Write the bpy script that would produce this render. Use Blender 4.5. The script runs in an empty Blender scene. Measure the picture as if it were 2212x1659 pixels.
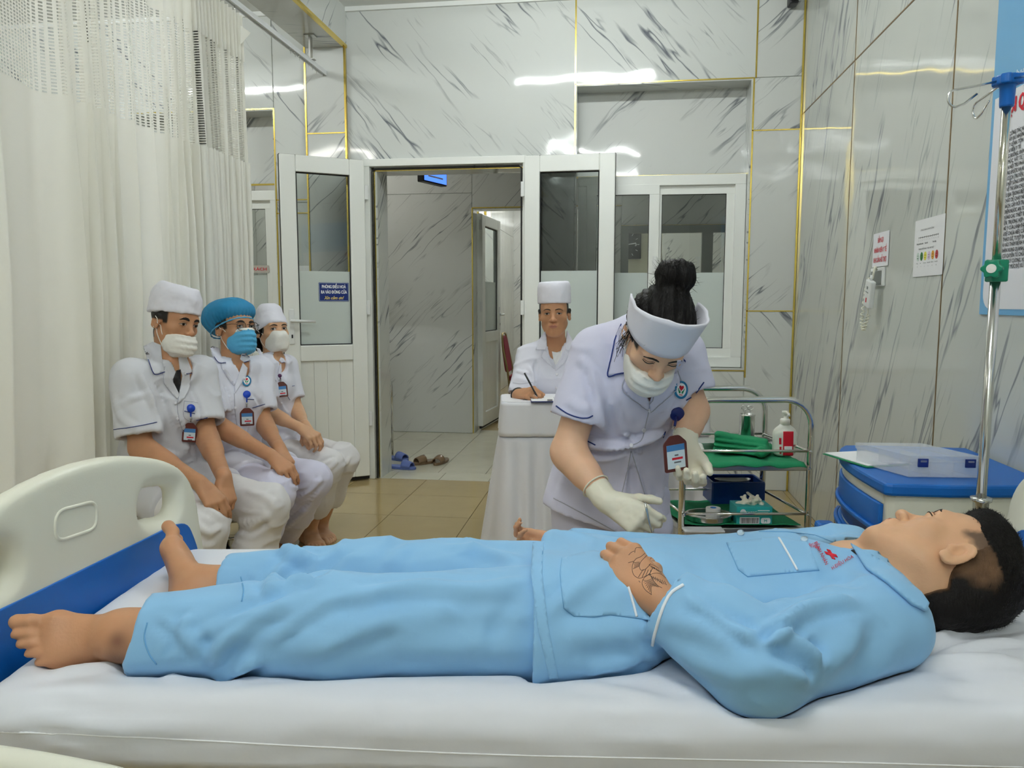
import bpy, bmesh, math, random
import numpy as np
from mathutils import Vector, Matrix
from mathutils.bvhtree import BVHTree
random.seed(7); RNG = np.random.default_rng(7)
SC = bpy.context.scene
COL = SC.collection

# ------------------------------------------------------------ camera, world, lights, exposure
FPX, H = 1661.0, 1.28                      # focal length in pixels of the 2212 px frame, camera height
TH = math.atan(174.5 / FPX); PS = math.atan(229 * math.cos(TH) / FPX)
CAM = np.array([0, 0, H])
RV = np.array([math.cos(PS), math.sin(PS), 0.0])
FV = np.array([-math.sin(PS) * math.cos(TH), math.cos(PS) * math.cos(TH), -math.sin(TH)])
UV = np.cross(RV, FV)
cd = bpy.data.cameras.new('camera'); co = bpy.data.objects.new('camera', cd); COL.objects.link(co)
cd.sensor_fit = 'HORIZONTAL'; cd.sensor_width = 36.0; cd.lens = 36.0 * FPX / 2212; cd.clip_start = 0.02
co.matrix_world = Matrix(((RV[0], UV[0], -FV[0], 0), (RV[1], UV[1], -FV[1], 0), (RV[2], UV[2], -FV[2], H), (0, 0, 0, 1)))
SC.camera = co
SC.view_settings.view_transform = 'Standard'
SC.view_settings.look = 'None'; SC.view_settings.gamma = 1.0; SC.view_settings.use_curve_mapping = False
SC.view_settings.exposure = 0.44
w = bpy.data.worlds.new('world'); SC.world = w; w.use_nodes = True
w.node_tree.nodes['Background'].inputs[0].default_value = (0.9, 0.95, 1.0, 1); w.node_tree.nodes['Background'].inputs[1].default_value = 0.3
TUBE_STRENGTH = 110.0                      # the fluorescent tubes, built in the ceiling section
SC.cycles.use_denoising = True
SC.cycles.max_bounces = 10; SC.cycles.diffuse_bounces = 5; SC.cycles.glossy_bounces = 5; SC.cycles.transmission_bounces = 8
SC.cycles.transparent_max_bounces = 12; SC.cycles.caustics_reflective = False; SC.cycles.caustics_refractive = False

def ray(u, v): return (u - 1106) / FPX * RV - (v - 829.5) / FPX * UV + FV
def atY(u, v, Y): d = ray(u, v); return CAM + d * (Y / d[1])
def atX(u, v, X): d = ray(u, v); return CAM + d * (X / d[0])
def atZ(u, v, Z): d = ray(u, v); return CAM + d * ((Z - H) / d[2])
def atD(u, v, D): return CAM + ray(u, v) * D
V = lambda *a: np.array(a, float)
def nrm(v): v = np.asarray(v, float); return v / max(np.linalg.norm(v), 1e-9)

# ------------------------------------------------------------ materials
def srgb(r, g, b):
    f = lambda c: (c / 255 / 12.92) if c / 255 <= 0.04045 else ((c / 255 + 0.055) / 1.055) ** 2.4
    return (f(r), f(g), f(b), 1.0)
class NT:
    def __init__(s, name):
        s.m = bpy.data.materials.new(name); s.m.use_nodes = True; s.t = s.m.node_tree; s.b = s.t.nodes['Principled BSDF']
        s.out = s.t.nodes['Material Output']
    def n(s, typ, **kw):
        x = s.t.nodes.new('ShaderNode' + typ)
        for k, v in kw.items():
            if k in x.inputs: x.inputs[k].default_value = v
            else: setattr(x, k, v)
        return x
    def l(s, a, b): s.t.links.new(a, b)
def pm(name, col, rough=0.5, metal=0.0, bump=0, scale=40, spec=0.5, trans=0, emis=None, es=0, sheen=0, coat=0, var=0, detail=3, stretch=None, sss=0, alpha=1, ior=1.45, vcol=False, bdist=0.01):
    g = NT(name); b = g.b
    b.inputs['Base Color'].default_value = col; b.inputs['Roughness'].default_value = rough; b.inputs['Metallic'].default_value = metal
    b.inputs['Specular IOR Level'].default_value = spec; b.inputs['Transmission Weight'].default_value = trans; b.inputs['IOR'].default_value = ior
    b.inputs['Alpha'].default_value = alpha
    if coat: b.inputs['Coat Weight'].default_value = coat; b.inputs['Coat Roughness'].default_value = 0.05
    if sheen: b.inputs['Sheen Weight'].default_value = sheen; b.inputs['Sheen Roughness'].default_value = 0.4
    if sss: b.inputs['Subsurface Weight'].default_value = sss; b.inputs['Subsurface Radius'].default_value = (0.012, 0.005, 0.003); b.inputs['Subsurface Scale'].default_value = 1.0
    if emis: b.inputs['Emission Color'].default_value = emis; b.inputs['Emission Strength'].default_value = es
    if bump or var:
        tc = g.n('TexCoord'); src = tc.outputs['Object']
        if stretch:
            mp = g.n('Mapping'); mp.inputs['Scale'].default_value = stretch; g.l(src, mp.inputs[0]); src = mp.outputs[0]
        nz = g.n('TexNoise', Scale=scale, Detail=detail, Roughness=0.55); g.l(src, nz.inputs['Vector'])
        if bump:
            bp = g.n('Bump', Strength=bump, Distance=bdist); g.l(nz.outputs[0], bp.inputs['Height']); g.l(bp.outputs[0], b.inputs['Normal'])
    base = None
    if vcol:
        at = g.n('Attribute'); at.attribute_name = 'Col'; base = at.outputs['Color']; g.l(base, b.inputs['Base Color'])
    if var:
        mx = g.n('MixRGB'); mx.blend_type = 'MULTIPLY'; mx.inputs[0].default_value = 1
        rp = g.n('MapRange'); rp.inputs['To Min'].default_value = 1 - var; rp.inputs['To Max'].default_value = 1 + var
        rp.inputs['From Min'].default_value = 0.3; rp.inputs['From Max'].default_value = 0.7
        g.l(nz.outputs[0], rp.inputs[0])
        if base is not None: g.l(base, mx.inputs[1])
        else: mx.inputs[1].default_value = col
        g.l(rp.outputs[0], mx.inputs[2]); g.l(mx.outputs[0], b.inputs['Base Color'])
    return g.m
def marble(name, base, vein, ang, axes, rough=0.06, dens=1.0, strength=1.0, wob=0.25, cov=0.0):
    """polished marble-print wall panel: slanted broken grey veins; axes says which world axes span the wall"""
    g = NT(name); b = g.b
    geo = g.n('NewGeometry'); oi = g.n('ObjectInfo')
    sp = g.n('SeparateXYZ'); g.l(geo.outputs['Position'], sp.inputs[0])
    cb = g.n('CombineXYZ'); g.l(sp.outputs[axes[0]], cb.inputs[0]); g.l(sp.outputs[axes[1]], cb.inputs[1])
    mr = g.n('Math', operation='MULTIPLY'); mr.inputs[1].default_value = 40; g.l(oi.outputs['Random'], mr.inputs[0]); g.l(mr.outputs[0], cb.inputs[2])
    rot = g.n('VectorRotate'); rot.rotation_type = 'Z_AXIS'; rot.inputs['Angle'].default_value = -math.radians(ang); g.l(cb.outputs[0], rot.inputs['Vector'])
    dn = g.n('TexNoise', Scale=2.2, Detail=3.0); g.l(rot.outputs[0], dn.inputs['Vector'])
    ad = g.n('VectorMath', operation='MULTIPLY_ADD'); g.l(dn.outputs['Color'], ad.inputs[0]); ad.inputs[1].default_value = (0.06, 0.085, 0); g.l(rot.outputs[0], ad.inputs[2])
    def layer(sx, sy, thr, mthr, msc):
        mp = g.n('Mapping'); mp.inputs['Scale'].default_value = (sx, sy, 1); g.l(ad.outputs[0], mp.inputs[0])
        nz = g.n('TexNoise', Scale=1.0, Detail=2.5, Roughness=0.6); g.l(mp.outputs[0], nz.inputs['Vector'])
        s1 = g.n('Math', operation='SUBTRACT'); g.l(nz.outputs[0], s1.inputs[0]); s1.inputs[1].default_value = 0.5
        a1 = g.n('Math', operation='ABSOLUTE'); g.l(s1.outputs[0], a1.inputs[0])
        r1 = g.n('MapRange'); r1.inputs['From Min'].default_value = 0.0; r1.inputs['From Max'].default_value = thr; r1.inputs['To Min'].default_value = 1; r1.inputs['To Max'].default_value = 0; g.l(a1.outputs[0], r1.inputs[0])
        mp2 = g.n('Mapping'); mp2.inputs['Scale'].default_value = (msc * 0.9, msc * 2.6, 1); mp2.inputs['Location'].default_value = (3.1, 7.7, 0); g.l(ad.outputs[0], mp2.inputs[0])
        n2 = g.n('TexNoise', Scale=1.0, Detail=2.0); g.l(mp2.outputs[0], n2.inputs['Vector'])
        r2 = g.n('MapRange'); r2.inputs['From Min'].default_value = mthr; r2.inputs['From Max'].default_value = mthr + 0.12; g.l(n2.outputs[0], r2.inputs[0])
        m = g.n('Math', operation='MULTIPLY'); g.l(r1.outputs[0], m.inputs[0]); g.l(r2.outputs[0], m.inputs[1]); return m.outputs[0]
    A = layer(0.9, 9.5 * dens, 0.026, 0.49 - cov, 1.5); B = layer(1.4, 19 * dens, 0.026, 0.575 - cov, 2.6)
    mxm = g.n('Math', operation='MULTIPLY_ADD'); g.l(B, mxm.inputs[0]); mxm.inputs[1].default_value = 0.6; g.l(A, mxm.inputs[2]); mxm.use_clamp = True
    ms = g.n('Math', operation='MULTIPLY'); g.l(mxm.outputs[0], ms.inputs[0]); ms.inputs[1].default_value = strength
    mx = g.n('MixRGB'); mx.inputs[1].default_value = base; mx.inputs[2].default_value = vein; g.l(ms.outputs[0], mx.inputs[0])
    g.l(mx.outputs[0], b.inputs['Base Color']); b.inputs['Roughness'].default_value = rough; b.inputs['Specular IOR Level'].default_value = 0.42
    wn = g.n('TexNoise', Scale=3.2, Detail=1.0); g.l(geo.outputs['Position'], wn.inputs['Vector'])
    bp = g.n('Bump', Strength=wob, Distance=0.02); g.l(wn.outputs[0], bp.inputs['Height']); g.l(bp.outputs[0], b.inputs['Normal'])
    return g.m
def tilemat(name, base, rough=0.12, var=0.05, scale=5):
    g = NT(name); b = g.b
    geo = g.n('NewGeometry'); oi = g.n('ObjectInfo')
    nz = g.n('TexNoise', Scale=scale, Detail=5.0, Roughness=0.6); g.l(geo.outputs['Position'], nz.inputs['Vector'])
    ad = g.n('Math', operation='MULTIPLY_ADD'); g.l(oi.outputs['Random'], ad.inputs[0]); ad.inputs[1].default_value = var; g.l(nz.outputs[0], ad.inputs[2])
    rp = g.n('MapRange'); rp.inputs['From Min'].default_value = 0.3; rp.inputs['From Max'].default_value = 0.8; rp.inputs['To Min'].default_value = 1 - var; rp.inputs['To Max'].default_value = 1 + var; g.l(ad.outputs[0], rp.inputs[0])
    mx = g.n('MixRGB'); mx.blend_type = 'MULTIPLY'; mx.inputs[0].default_value = 1; mx.inputs[1].default_value = base; g.l(rp.outputs[0], mx.inputs[2])
    g.l(mx.outputs[0], b.inputs['Base Color']); b.inputs['Roughness'].default_value = rough
    return g.m

M = {}
M['marble_back'] = marble('marble back', srgb(205, 208, 205), srgb(100, 104, 113), -48, (0, 2), dens=0.85)
M['marble_rise'] = marble('marble rising veins', srgb(204, 206, 203), srgb(112, 115, 120), 44, (0, 2))
M['marble_right'] = marble('marble right', srgb(202, 205, 199), srgb(118, 121, 128), 115, (1, 2), dens=.8, strength=.95, cov=.045)
M['marble_side'] = marble('marble side', srgb(202, 205, 201), srgb(112, 115, 120), 50, (1, 2))
M['marble_flat'] = marble('marble soffit', srgb(200, 202, 198), srgb(112, 115, 120), 20, (0, 1))
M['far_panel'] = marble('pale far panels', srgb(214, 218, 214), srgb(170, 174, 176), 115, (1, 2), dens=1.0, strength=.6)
M['ceiling'] = pm('ceiling paint', srgb(226, 228, 226), 0.8)
M['paint'] = pm('wall paint', srgb(214, 217, 212), 0.7)
M['gold'] = pm('gold trim', (0.83, 0.62, 0.14, 1), 0.22, 1.0)
M['bronze'] = pm('bronze strip', (0.22, 0.14, 0.06, 1), 0.4, 0.6)
M['upvc'] = pm('white upvc', srgb(232, 234, 230), 0.3)
M['rubber'] = pm('black rubber', (0.01, 0.01, 0.011, 1), 0.5)
M['glass'] = pm('glass', (0.93, 0.98, 0.96, 1), 0.0, trans=1.0, ior=1.45)
M['frost'] = pm('frosted film', srgb(222, 232, 228), 0.55, trans=0.25, bump=0)
M['tile_room'] = tilemat('beige floor tile', srgb(176, 155, 112), 0.1)
M['tile_hall'] = tilemat('cream floor tile', srgb(206, 203, 184), 0.1)
M['grout'] = pm('grout', srgb(128, 112, 82), 0.9)
M['grout_light'] = pm('light grout', srgb(120, 116, 100), 0.9)
M['chrome'] = pm('stainless steel', (0.72, 0.72, 0.7, 1), 0.16, 1.0)
M['chrome_dark'] = pm('brushed steel', (0.5, 0.5, 0.48, 1), 0.3, 1.0)
M['white_metal'] = pm('white enamel', srgb(225, 227, 226), 0.35)
M['cloth_white'] = pm('white cloth', srgb(236, 237, 240), 0.9, bump=0.12, scale=60, sheen=0.1)
M['cream'] = pm('cream moulded plastic', srgb(231, 230, 214), 0.38, bump=0.03, scale=300)
M['blue_panel'] = pm('blue plastic', srgb(10, 98, 182), 0.4, bump=0.02, scale=300)
M['green_cloth'] = pm('green cloth', srgb(22, 128, 84), 0.9, bump=0.15, scale=90)
M['black'] = pm('black plastic', (0.012, 0.012, 0.014, 1), 0.4)
M['paper'] = pm('paper', srgb(240, 240, 242), 0.6)
M['ink_black'] = pm('black ink', (0.02, 0.02, 0.022, 1), 0.7)
M['ink_red'] = pm('red ink', srgb(205, 20, 45), 0.6)
M['ink_white'] = pm('white ink', srgb(240, 242, 245), 0.6)
M['ink_gold'] = pm('yellow ink', srgb(240, 215, 120), 0.5)
M['navy'] = pm('navy plate', srgb(16, 40, 112), 0.3)

# ------------------------------------------------------------ object helpers
WL = {}
def link(o, parent=None):
    COL.objects.link(o)
    if parent is not None: o.parent = parent
    return o
def thing(name, label, cat, loc=(0, 0, 0), group=None):
    o = bpy.data.objects.new(name, None); COL.objects.link(o); o.empty_display_size = 0.05
    o.location = tuple(float(c) for c in loc); WL[o.name] = np.array(loc, float)
    tag(o, label, cat, group); return o
def tag(o, label=None, cat=None, group=None, kind=None):
    if label: o['label'] = label
    if cat: o['category'] = cat
    if group: o['group'] = group
    if kind: o['kind'] = kind
    return o
def mesh_np(name, verts, faces, smooth=True, col=None):
    """faces: (n,4)/(n,3) int array or list of index tuples"""
    me = bpy.data.meshes.new(name); verts = np.asarray(verts, np.float32)
    if isinstance(faces, np.ndarray):
        k = faces.shape[1]; nf = len(faces); me.vertices.add(len(verts)); me.vertices.foreach_set('co', verts.ravel())
        me.loops.add(nf * k); me.loops.foreach_set('vertex_index', faces.astype(np.int32).ravel())
        me.polygons.add(nf); me.polygons.foreach_set('loop_start', np.arange(nf, dtype=np.int32) * k)
        me.update(calc_edges=True)
    else: me.from_pydata([tuple(map(float, v)) for v in verts], [], faces); me.update()
    if smooth: me.polygons.foreach_set('use_smooth', np.ones(len(me.polygons), bool))
    if col is not None:
        ca = me.color_attributes.new('Col', 'FLOAT_COLOR', 'POINT'); c4 = np.ones((len(verts), 4), np.float32); c4[:, :3] = col
        ca.data.foreach_set('color', c4.ravel())
    me.validate(); return me
def obj(name, verts, faces, mat, parent=None, smooth=False, bevel=0, seg=2, col=None, kind=None, label=None):
    verts = np.asarray(verts, float)
    if parent is not None: off = WL[parent.name]; loc = (0, 0, 0)
    else: off = np.zeros(3); loc = (0, 0, 0)
    me = mesh_np(name, verts - off, faces, smooth, col); me.materials.append(mat if not isinstance(mat, str) else M[mat])
    o = bpy.data.objects.new(name, me); link(o, parent); WL[o.name] = off
    if bevel:
        bv = o.modifiers.new('edge', 'BEVEL'); bv.width = bevel; bv.segments = seg; bv.limit_method = 'ANGLE'; bv.harden_normals = False
    if kind: o['kind'] = kind
    if label: o['label'] = label
    return o
class MB:
    def __init__(s): s.v = []; s.f = []
    def add(s, v, f):
        o = len(s.v); s.v += [tuple(map(float, p)) for p in v]; s.f += [tuple(i + o for i in q) for q in f]; return s
    def box(s, a, b):
        (x0, y0, z0), (x1, y1, z1) = np.minimum(a, b), np.maximum(a, b)
        return s.add([(x0, y0, z0), (x1, y0, z0), (x1, y1, z0), (x0, y1, z0), (x0, y0, z1), (x1, y0, z1), (x1, y1, z1), (x0, y1, z1)],
                     [(0, 3, 2, 1), (4, 5, 6, 7), (0, 1, 5, 4), (1, 2, 6, 5), (2, 3, 7, 6), (3, 0, 4, 7)])
    def obox(s, c, ax, ay, az):
        c, ax, ay, az = map(lambda t: np.asarray(t, float), (c, ax, ay, az))
        pts = [c + i * ax + j * ay + k * az for k in (-1, 1) for (i, j) in ((-1, -1), (1, -1), (1, 1), (-1, 1))]
        f = [(0, 3, 2, 1), (4, 5, 6, 7), (0, 1, 5, 4), (1, 2, 6, 5), (2, 3, 7, 6), (3, 0, 4, 7)]
        if np.dot(np.cross(ax, ay), az) < 0: f = [q[::-1] for q in f]
        return s.add(pts, f)
    def tube(s, path, r, n=10, closed=False, caps=True):
        P = [np.asarray(p, float) for p in path]; m = len(P); rs = r if hasattr(r, '__len__') else [r] * m
        up = None; rings = []
        for i in range(m):
            if closed: t = nrm(P[(i + 1) % m] - P[i - 1])
            else: t = nrm(P[min(i + 1, m - 1)] - P[max(i - 1, 0)])
            if up is None:
                up = np.cross(t, (0, 0, 1)) if abs(t[2]) < 0.9 else np.cross(t, (1, 0, 0))
            up = nrm(up - t * np.dot(up, t)); bi = np.cross(t, up)
            rings.append([P[i] + rs[i] * (math.cos(a) * up + math.sin(a) * bi) for a in np.arange(n) * 2 * math.pi / n])
        vs = [p for rr in rings for p in rr]; fs = []
        for i in range(m if closed else m - 1):
            j = (i + 1) % m
            for k in range(n): fs.append((i * n + k, i * n + (k + 1) % n, j * n + (k + 1) % n, j * n + k))
        if caps and not closed: fs += [tuple(range(n))[::-1], tuple(range((m - 1) * n, m * n))]
        return s.add(vs, fs)
    def lathe(s, prof, c=(0, 0, 0), n=24, axis=(0, 0, 1), xa=None, sx=1, sy=1, caps=True):
        az = nrm(axis); ax = nrm(np.cross(az, (0, 1, 0)) if abs(az[1]) < 0.9 else np.cross(az, (1, 0, 0))) if xa is None else nrm(xa); ay = np.cross(az, ax); c = np.asarray(c, float)
        vs = []; fs = []
        for (r, h) in prof:
            for k in range(n): a = 2 * math.pi * k / n; vs.append(c + az * h + r * (sx * math.cos(a) * ax + sy * math.sin(a) * ay))
        for i in range(len(prof) - 1):
            for k in range(n): fs.append((i * n + k, i * n + (k + 1) % n, (i + 1) * n + (k + 1) % n, (i + 1) * n + k))
        if caps: fs += [tuple(range(n))[::-1], tuple(range((len(prof) - 1) * n, len(prof) * n))]
        return s.add(vs, fs)
    def prism(s, poly, ax, ay, az, c):
        """polygon (2D list) extruded along az; ax, ay span it, az full extrusion vector"""
        c, ax, ay, az = map(lambda t: np.asarray(t, float), (c, ax, ay, az)); n = len(poly)
        area = sum(poly[i][0] * poly[(i + 1) % n][1] - poly[(i + 1) % n][0] * poly[i][1] for i in range(n))
        if (area > 0) != (np.dot(np.cross(ax, ay), az) > 0): poly = poly[::-1]
        b = [c + p[0] * ax + p[1] * ay for p in poly]; vs = b + [p + az for p in b]
        return s.add(vs, [tuple(range(n))[::-1], tuple(range(n, 2 * n))] + [(i, (i + 1) % n, n + (i + 1) % n, n + i) for i in range(n)])
    def build(s, name, mat, parent=None, smooth=False, **k): return obj(name, np.array(s.v), s.f, mat, parent, smooth, **k)
def box(name, a, b, mat, parent=None, **k): return MB().box(a, b).build(name, mat, parent, **k)
def copy_tree(o, parent=None, loc=None):
    c = o.copy(); COL.objects.link(c); WL[c.name] = WL.get(o.name, np.zeros(3))
    if parent is not None: c.parent = parent
    if loc is not None: c.location = loc
    for ch in list(o.children): copy_tree(ch, c)
    return c
def rounded(w, h, r, n=5):
    pts = []
    for (cx, cy, a0) in ((w - r, h - r, 0), (r, h - r, 90), (r, r, 180), (w - r, r, 270)):
        for i in range(n + 1): a = math.radians(a0 + 90 * i / n); pts.append((cx + r * math.cos(a), cy + r * math.sin(a)))
    return pts
FONT_CACHE = {}
def raw_text(body, size, shear=0, align='LEFT'):
    cu = bpy.data.curves.new('lettering', 'FONT'); cu.body = body; cu.size = size; cu.shear = shear; cu.align_x = align; cu.resolution_u = 2
    o = bpy.data.objects.new('lettering', cu); COL.objects.link(o)
    dg = bpy.context.evaluated_depsgraph_get(); me = bpy.data.meshes.new_from_object(o.evaluated_get(dg))
    v = np.array([(p.co[0], p.co[1]) for p in me.vertices]) if len(me.vertices) else np.zeros((0, 2)); f = [tuple(p.vertices) for p in me.polygons]
    bpy.data.objects.remove(o); bpy.data.curves.remove(cu); bpy.data.meshes.remove(me); return v, f
def text_mesh(body, size, shear=0, bold=0.0, sx=1.0, align='LEFT'):
    """flat 2D lettering: (verts2d, faces); the stroke of the letter Đ is laid on as a bar, heavier strokes by doubling"""
    HORN = dict(zip('ƠỜỚỢỞỠơờớợởỡ', 'OÒÓỌỎÕoòóọỏõ')); plain = ''.join(HORN.get(c, c) for c in body.replace('Đ', 'D')); v, f = raw_text(plain, size, shear, align)
    if len(v) == 0: return v, f
    if 'Đ' in body:
        base = raw_text(plain, size, 0, 'LEFT')[0][:, 0].min(); x00 = v[:, 0].min(); wD = np.ptp(raw_text('D', size)[0][:, 0])
        for k, ch in enumerate(body):
            if ch == 'Đ':
                x1 = raw_text(plain[:k + 1], size)[0][:, 0].max() - base + x00; a, b = x1 - wD - .10 * size, x1 - wD + .30 * size; y0, y1 = .32 * size, .40 * size; n = len(v)
                v = np.concatenate([v, [(a + shear * y0, y0), (b + shear * y0, y0), (b + shear * y1, y1), (a + shear * y1, y1)]]); f = f + [(n, n + 1, n + 2, n + 3)]
    if any(c in HORN for c in body):
        base = raw_text(plain, size, 0, 'LEFT')[0][:, 0].min(); x00 = v[:, 0].min()
        for k, ch in enumerate(body):
            if ch in HORN:
                x1 = raw_text(plain[:k + 1], size)[0][:, 0].max() - base + x00; y0 = (.60 if ch.isupper() else .44) * size; n = len(v)
                v = np.concatenate([v, np.array([(x1 - .10 * size, y0), (x1 - .02 * size, y0 - .03 * size), (x1 + .05 * size, y0 + .13 * size), (x1 - .02 * size, y0 + .13 * size)]) + np.array([shear * y0, 0])]); f = f + [(n, n + 1, n + 2, n + 3)]
    v = v * np.array([sx, 1.0])
    if bold:
        n = len(v); out, of = [], []
        for i, (dx, dy) in enumerate(((-bold, 0), (bold, 0), (0, bold * .6), (0, -bold * .6))): out.append(v + np.array([dx, dy])); of += [tuple(a + n * i for a in q) for q in f]
        v = np.concatenate(out); f = of
    return v, f
def lettering(name, body, size, org, ax, ay, mat, parent, off=0.0008, shear=0, bold=0.0, sx=1.0, width=None, align='LEFT'):
    v, f = text_mesh(body, size, shear, bold, sx, align)
    if len(v) == 0: return None
    if width:
        ww = v[:, 0].max() - v[:, 0].min(); v[:, 0] *= width / ww
    ax, ay = nrm(ax), nrm(ay); nz = np.cross(ax, ay)
    lay = (np.arange(len(v)) * 4 // len(v))[:, None] * .00005 if bold else 0.0
    P = np.asarray(org) + v[:, :1] * ax + v[:, 1:] * ay + nz * (off + lay)
    return obj(name, P, f, mat, parent)
M['sheet'] = pm('bed linen', srgb(224, 226, 233), 0.9, bump=0.12, scale=14, detail=4, bdist=.01)
# ============================================================ the room
YB, XR, ZC = 5.373, 1.172, 3.32            # back wall, right wall, ceiling
def structure(name, verts, faces, mat, **k): return obj(name, verts, faces, mat, None, kind='structure', **k)
def sbox(name, a, b, mat, **k):
    o = box(name, a, b, mat, None, **k); o['kind'] = 'structure'; return o
def wall_panel(parent, a, b, mat): return box('wall_panel', a, b, mat, parent, bevel=0.0015, seg=1)
G = 0.0025
# ---- floor of the room and of the corridor, every tile a part
floor = sbox('floor', (-5.2, -2.4, -0.12), (XR + 0.15, YB, -0.008), 'grout')
xs0, ys0, T = -1.363 - 0.5 * 6, 4.92 - 0.5 * 12, 0.5
tile_me = None
def tile(parent, x0, y0, x1, y1, mat, g=0.0018):
    return box('tile', (x0 + g, y0 + g, -0.02), (x1 - g, y1 - g, 0.0), mat, parent)
for i in range(-1, 13):
    for j in range(0, 14):
        x0, y0 = xs0 + T * i, ys0 + T * j; x1, y1 = x0 + T, y0 + T
        if x0 > XR or y0 > YB - 0.03 or x1 < -4.7: continue
        if y1 < 0.4: continue
        if j in (12, 13): pass
        tile(floor, x0, y0, min(x1, XR), min(y1, YB), M['tile_room'])
hall_floor = sbox('floor_corridor', (-3.6, YB, -0.12), (1.6, 12.7, -0.008), 'grout_light')
Y2 = 7.40                                   # far wall of the corridor
for (y0, y1) in ((YB, 5.61), (5.61, 6.31), (6.31, 6.94), (6.94, Y2 + 0.2)):
    for i in range(-5, 8):
        x0 = -1.335 + (0.06 if y0 == YB else 0) + 0.365 * i
        tile(hall_floor, x0, y0, x0 + 0.365, y1, M['tile_hall'], 0.002)
for i in range(-2, 6):
    for j in range(0, 10):
        tile(hall_floor, -1.363 + 0.5 * i, Y2 + 0.2 + 0.5 * j, -0.863 + 0.5 * i, Y2 + 0.7 + 0.5 * j, M['tile_room'], 0.002)
# ---- ceilings
ceil = sbox('ceiling', (-5.2, -2.4, ZC), (XR + 0.15, YB + 0.3, ZC + 0.1), 'ceiling')
MB().box((-5.2, YB - 0.02, ZC - 0.03), (XR, YB - 0.0, ZC)).box((XR - 0.02, -2.4, ZC - 0.03), (XR, YB, ZC)).build('cornice', 'ceiling', ceil)
sbox('ceiling_corridor', (-3.6, YB + 0.3, 2.95), (1.6, 12.7, 3.05), 'ceiling')
# ---- right wall: tall printed panels with bronze joint strips
wr = sbox('wall_right', (XR + 0.008, -2.4, 0), (XR + 0.15, YB + 0.3, ZC), 'paint')
ye = [YB, 4.24, 3.02, 1.85, 0.65, -0.6, -1.8, -2.4]
for a, b in zip(ye[:-1], ye[1:]):
    wall_panel(wr, (XR, b + G, 0.0), (XR + 0.008, a - G, 2.503 - G), M['marble_right'])
    wall_panel(wr, (XR, b + G, 2.503 + G), (XR + 0.008, a - G, ZC), M['marble_right'])
for y in ye[1:-1]: box('joint_strip', (XR - 0.0015, y - 0.004, 0), (XR + 0.006, y + 0.004, ZC), 'bronze', wr)
box('joint_strip', (XR - 0.0015, -2.4, 2.499), (XR + 0.006, YB, 2.507), 'bronze', wr)
# ---- near wall and far left wall of the ward (seen only in reflections)
sbox('wall_near', (-5.2, -2.5, 0), (XR + 0.15, -2.4, ZC), 'paint')
sbox('wall_left', (-5.3, -2.5, 0), (-5.2, YB + 0.3, ZC), 'paint')
# ---- back wall in solid pieces around the door and the two window niches
TK = 0.26
DX0, DX1, DZ = -1.746, -0.659, 2.235
NX0, NX1, NZ0, NZ1 = -0.305, 0.857, 0.827, 2.745
LX0, LX1, LZ1 = -3.55, -2.452, 2.66
CX0, CX1, CY = -2.20, -1.91, 5.345          # column at the beam
m = MB()
for a, b in (((-5.2, YB + .008, 0), (LX0, YB + TK, ZC)), ((LX0, YB + .008, LZ1), (LX1, YB + TK, ZC)), ((LX0, YB + .008, 0), (LX1, YB + TK, NZ0)), ((LX1, YB + .008, 0), (DX0 - .012, YB + TK, ZC)),
             ((DX0 - .012, YB + .008, DZ + .012), (DX1 + .012, YB + TK, ZC)), ((DX1 + .012, YB + .008, 0), (NX0 - .01, YB + TK, ZC)),
             ((NX0 - .01, YB + .008, NZ1 + .01), (NX1 + .01, YB + TK, ZC)), ((NX0 - .01, YB + .008, 0), (NX1 + .01, YB + TK, NZ0 - .01)), ((NX1 + .01, YB + .008, 0), (XR, YB + TK, ZC))):
    m.box(a, b)
wb = m.build('wall_back', 'paint'); wb['kind'] = 'structure'
def bp(x0, x1, z0, z1, mat='marble_back', y=YB): return wall_panel(wb, (x0 + G, y, z0 + G), (x1 - G, y + 0.008, z1 - G), M[mat])
def vtrim(x, z0, z1, y=YB, w=0.005, mat='gold'): return box('trim_strip', (x - w, y - 0.003, z0), (x + w, y + 0.006, z1), mat, wb)
def htrim(x0, x1, z, y=YB, w=0.004, mat='gold'): return box('trim_strip', (x0, y - 0.003, z - w), (x1, y + 0.006, z + w), mat, wb)
bp(CX1, NX0, DZ + 0.035, ZC)                               # over the door
bp(CX1, DX0 - .06, 0, DZ + 0.035); bp(DX1 + .03, NX0, 0, DZ + 0.035)
bp(NX0, 0.872, NZ1, ZC); bp(NX0, NX1, 0, NZ0)
bp(NX1, XR, 2.41, NZ1, 'marble_rise'); bp(0.872, XR, NZ1, ZC, 'marble_rise')
bp(NX1, XR, 1.228, 2.41, 'marble_rise'); bp(NX1, XR, 0, 1.228, 'marble_back')
bp(-5.2, LX0, 0, ZC); bp(LX0, LX1, LZ1, ZC); bp(LX1, CX0, 2.0, ZC); bp(LX1, CX0, 0, 2.0); bp(LX0, LX1, 0, NZ0)
vtrim(NX0, 2.2, ZC); vtrim(0.872, NZ1, ZC); vtrim(NX1 + .004, NZ0 - .05, NZ1); htrim(NX0, NX1, NZ1); htrim(NX1, XR, 2.41); htrim(NX1, XR, 1.228); htrim(NX0, NX1, NZ0 - .004)
vtrim(XR - .008, 0, ZC, YB - .004, .006)
htrim(LX0, LX1, LZ1); vtrim(LX1, NZ0, LZ1); htrim(LX1, CX0, 2.02); htrim(LX1, CX0, 1.925); htrim(LX1, CX0, 0.93)
htrim(DX1 + .02, NX0, 2.262)
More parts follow.
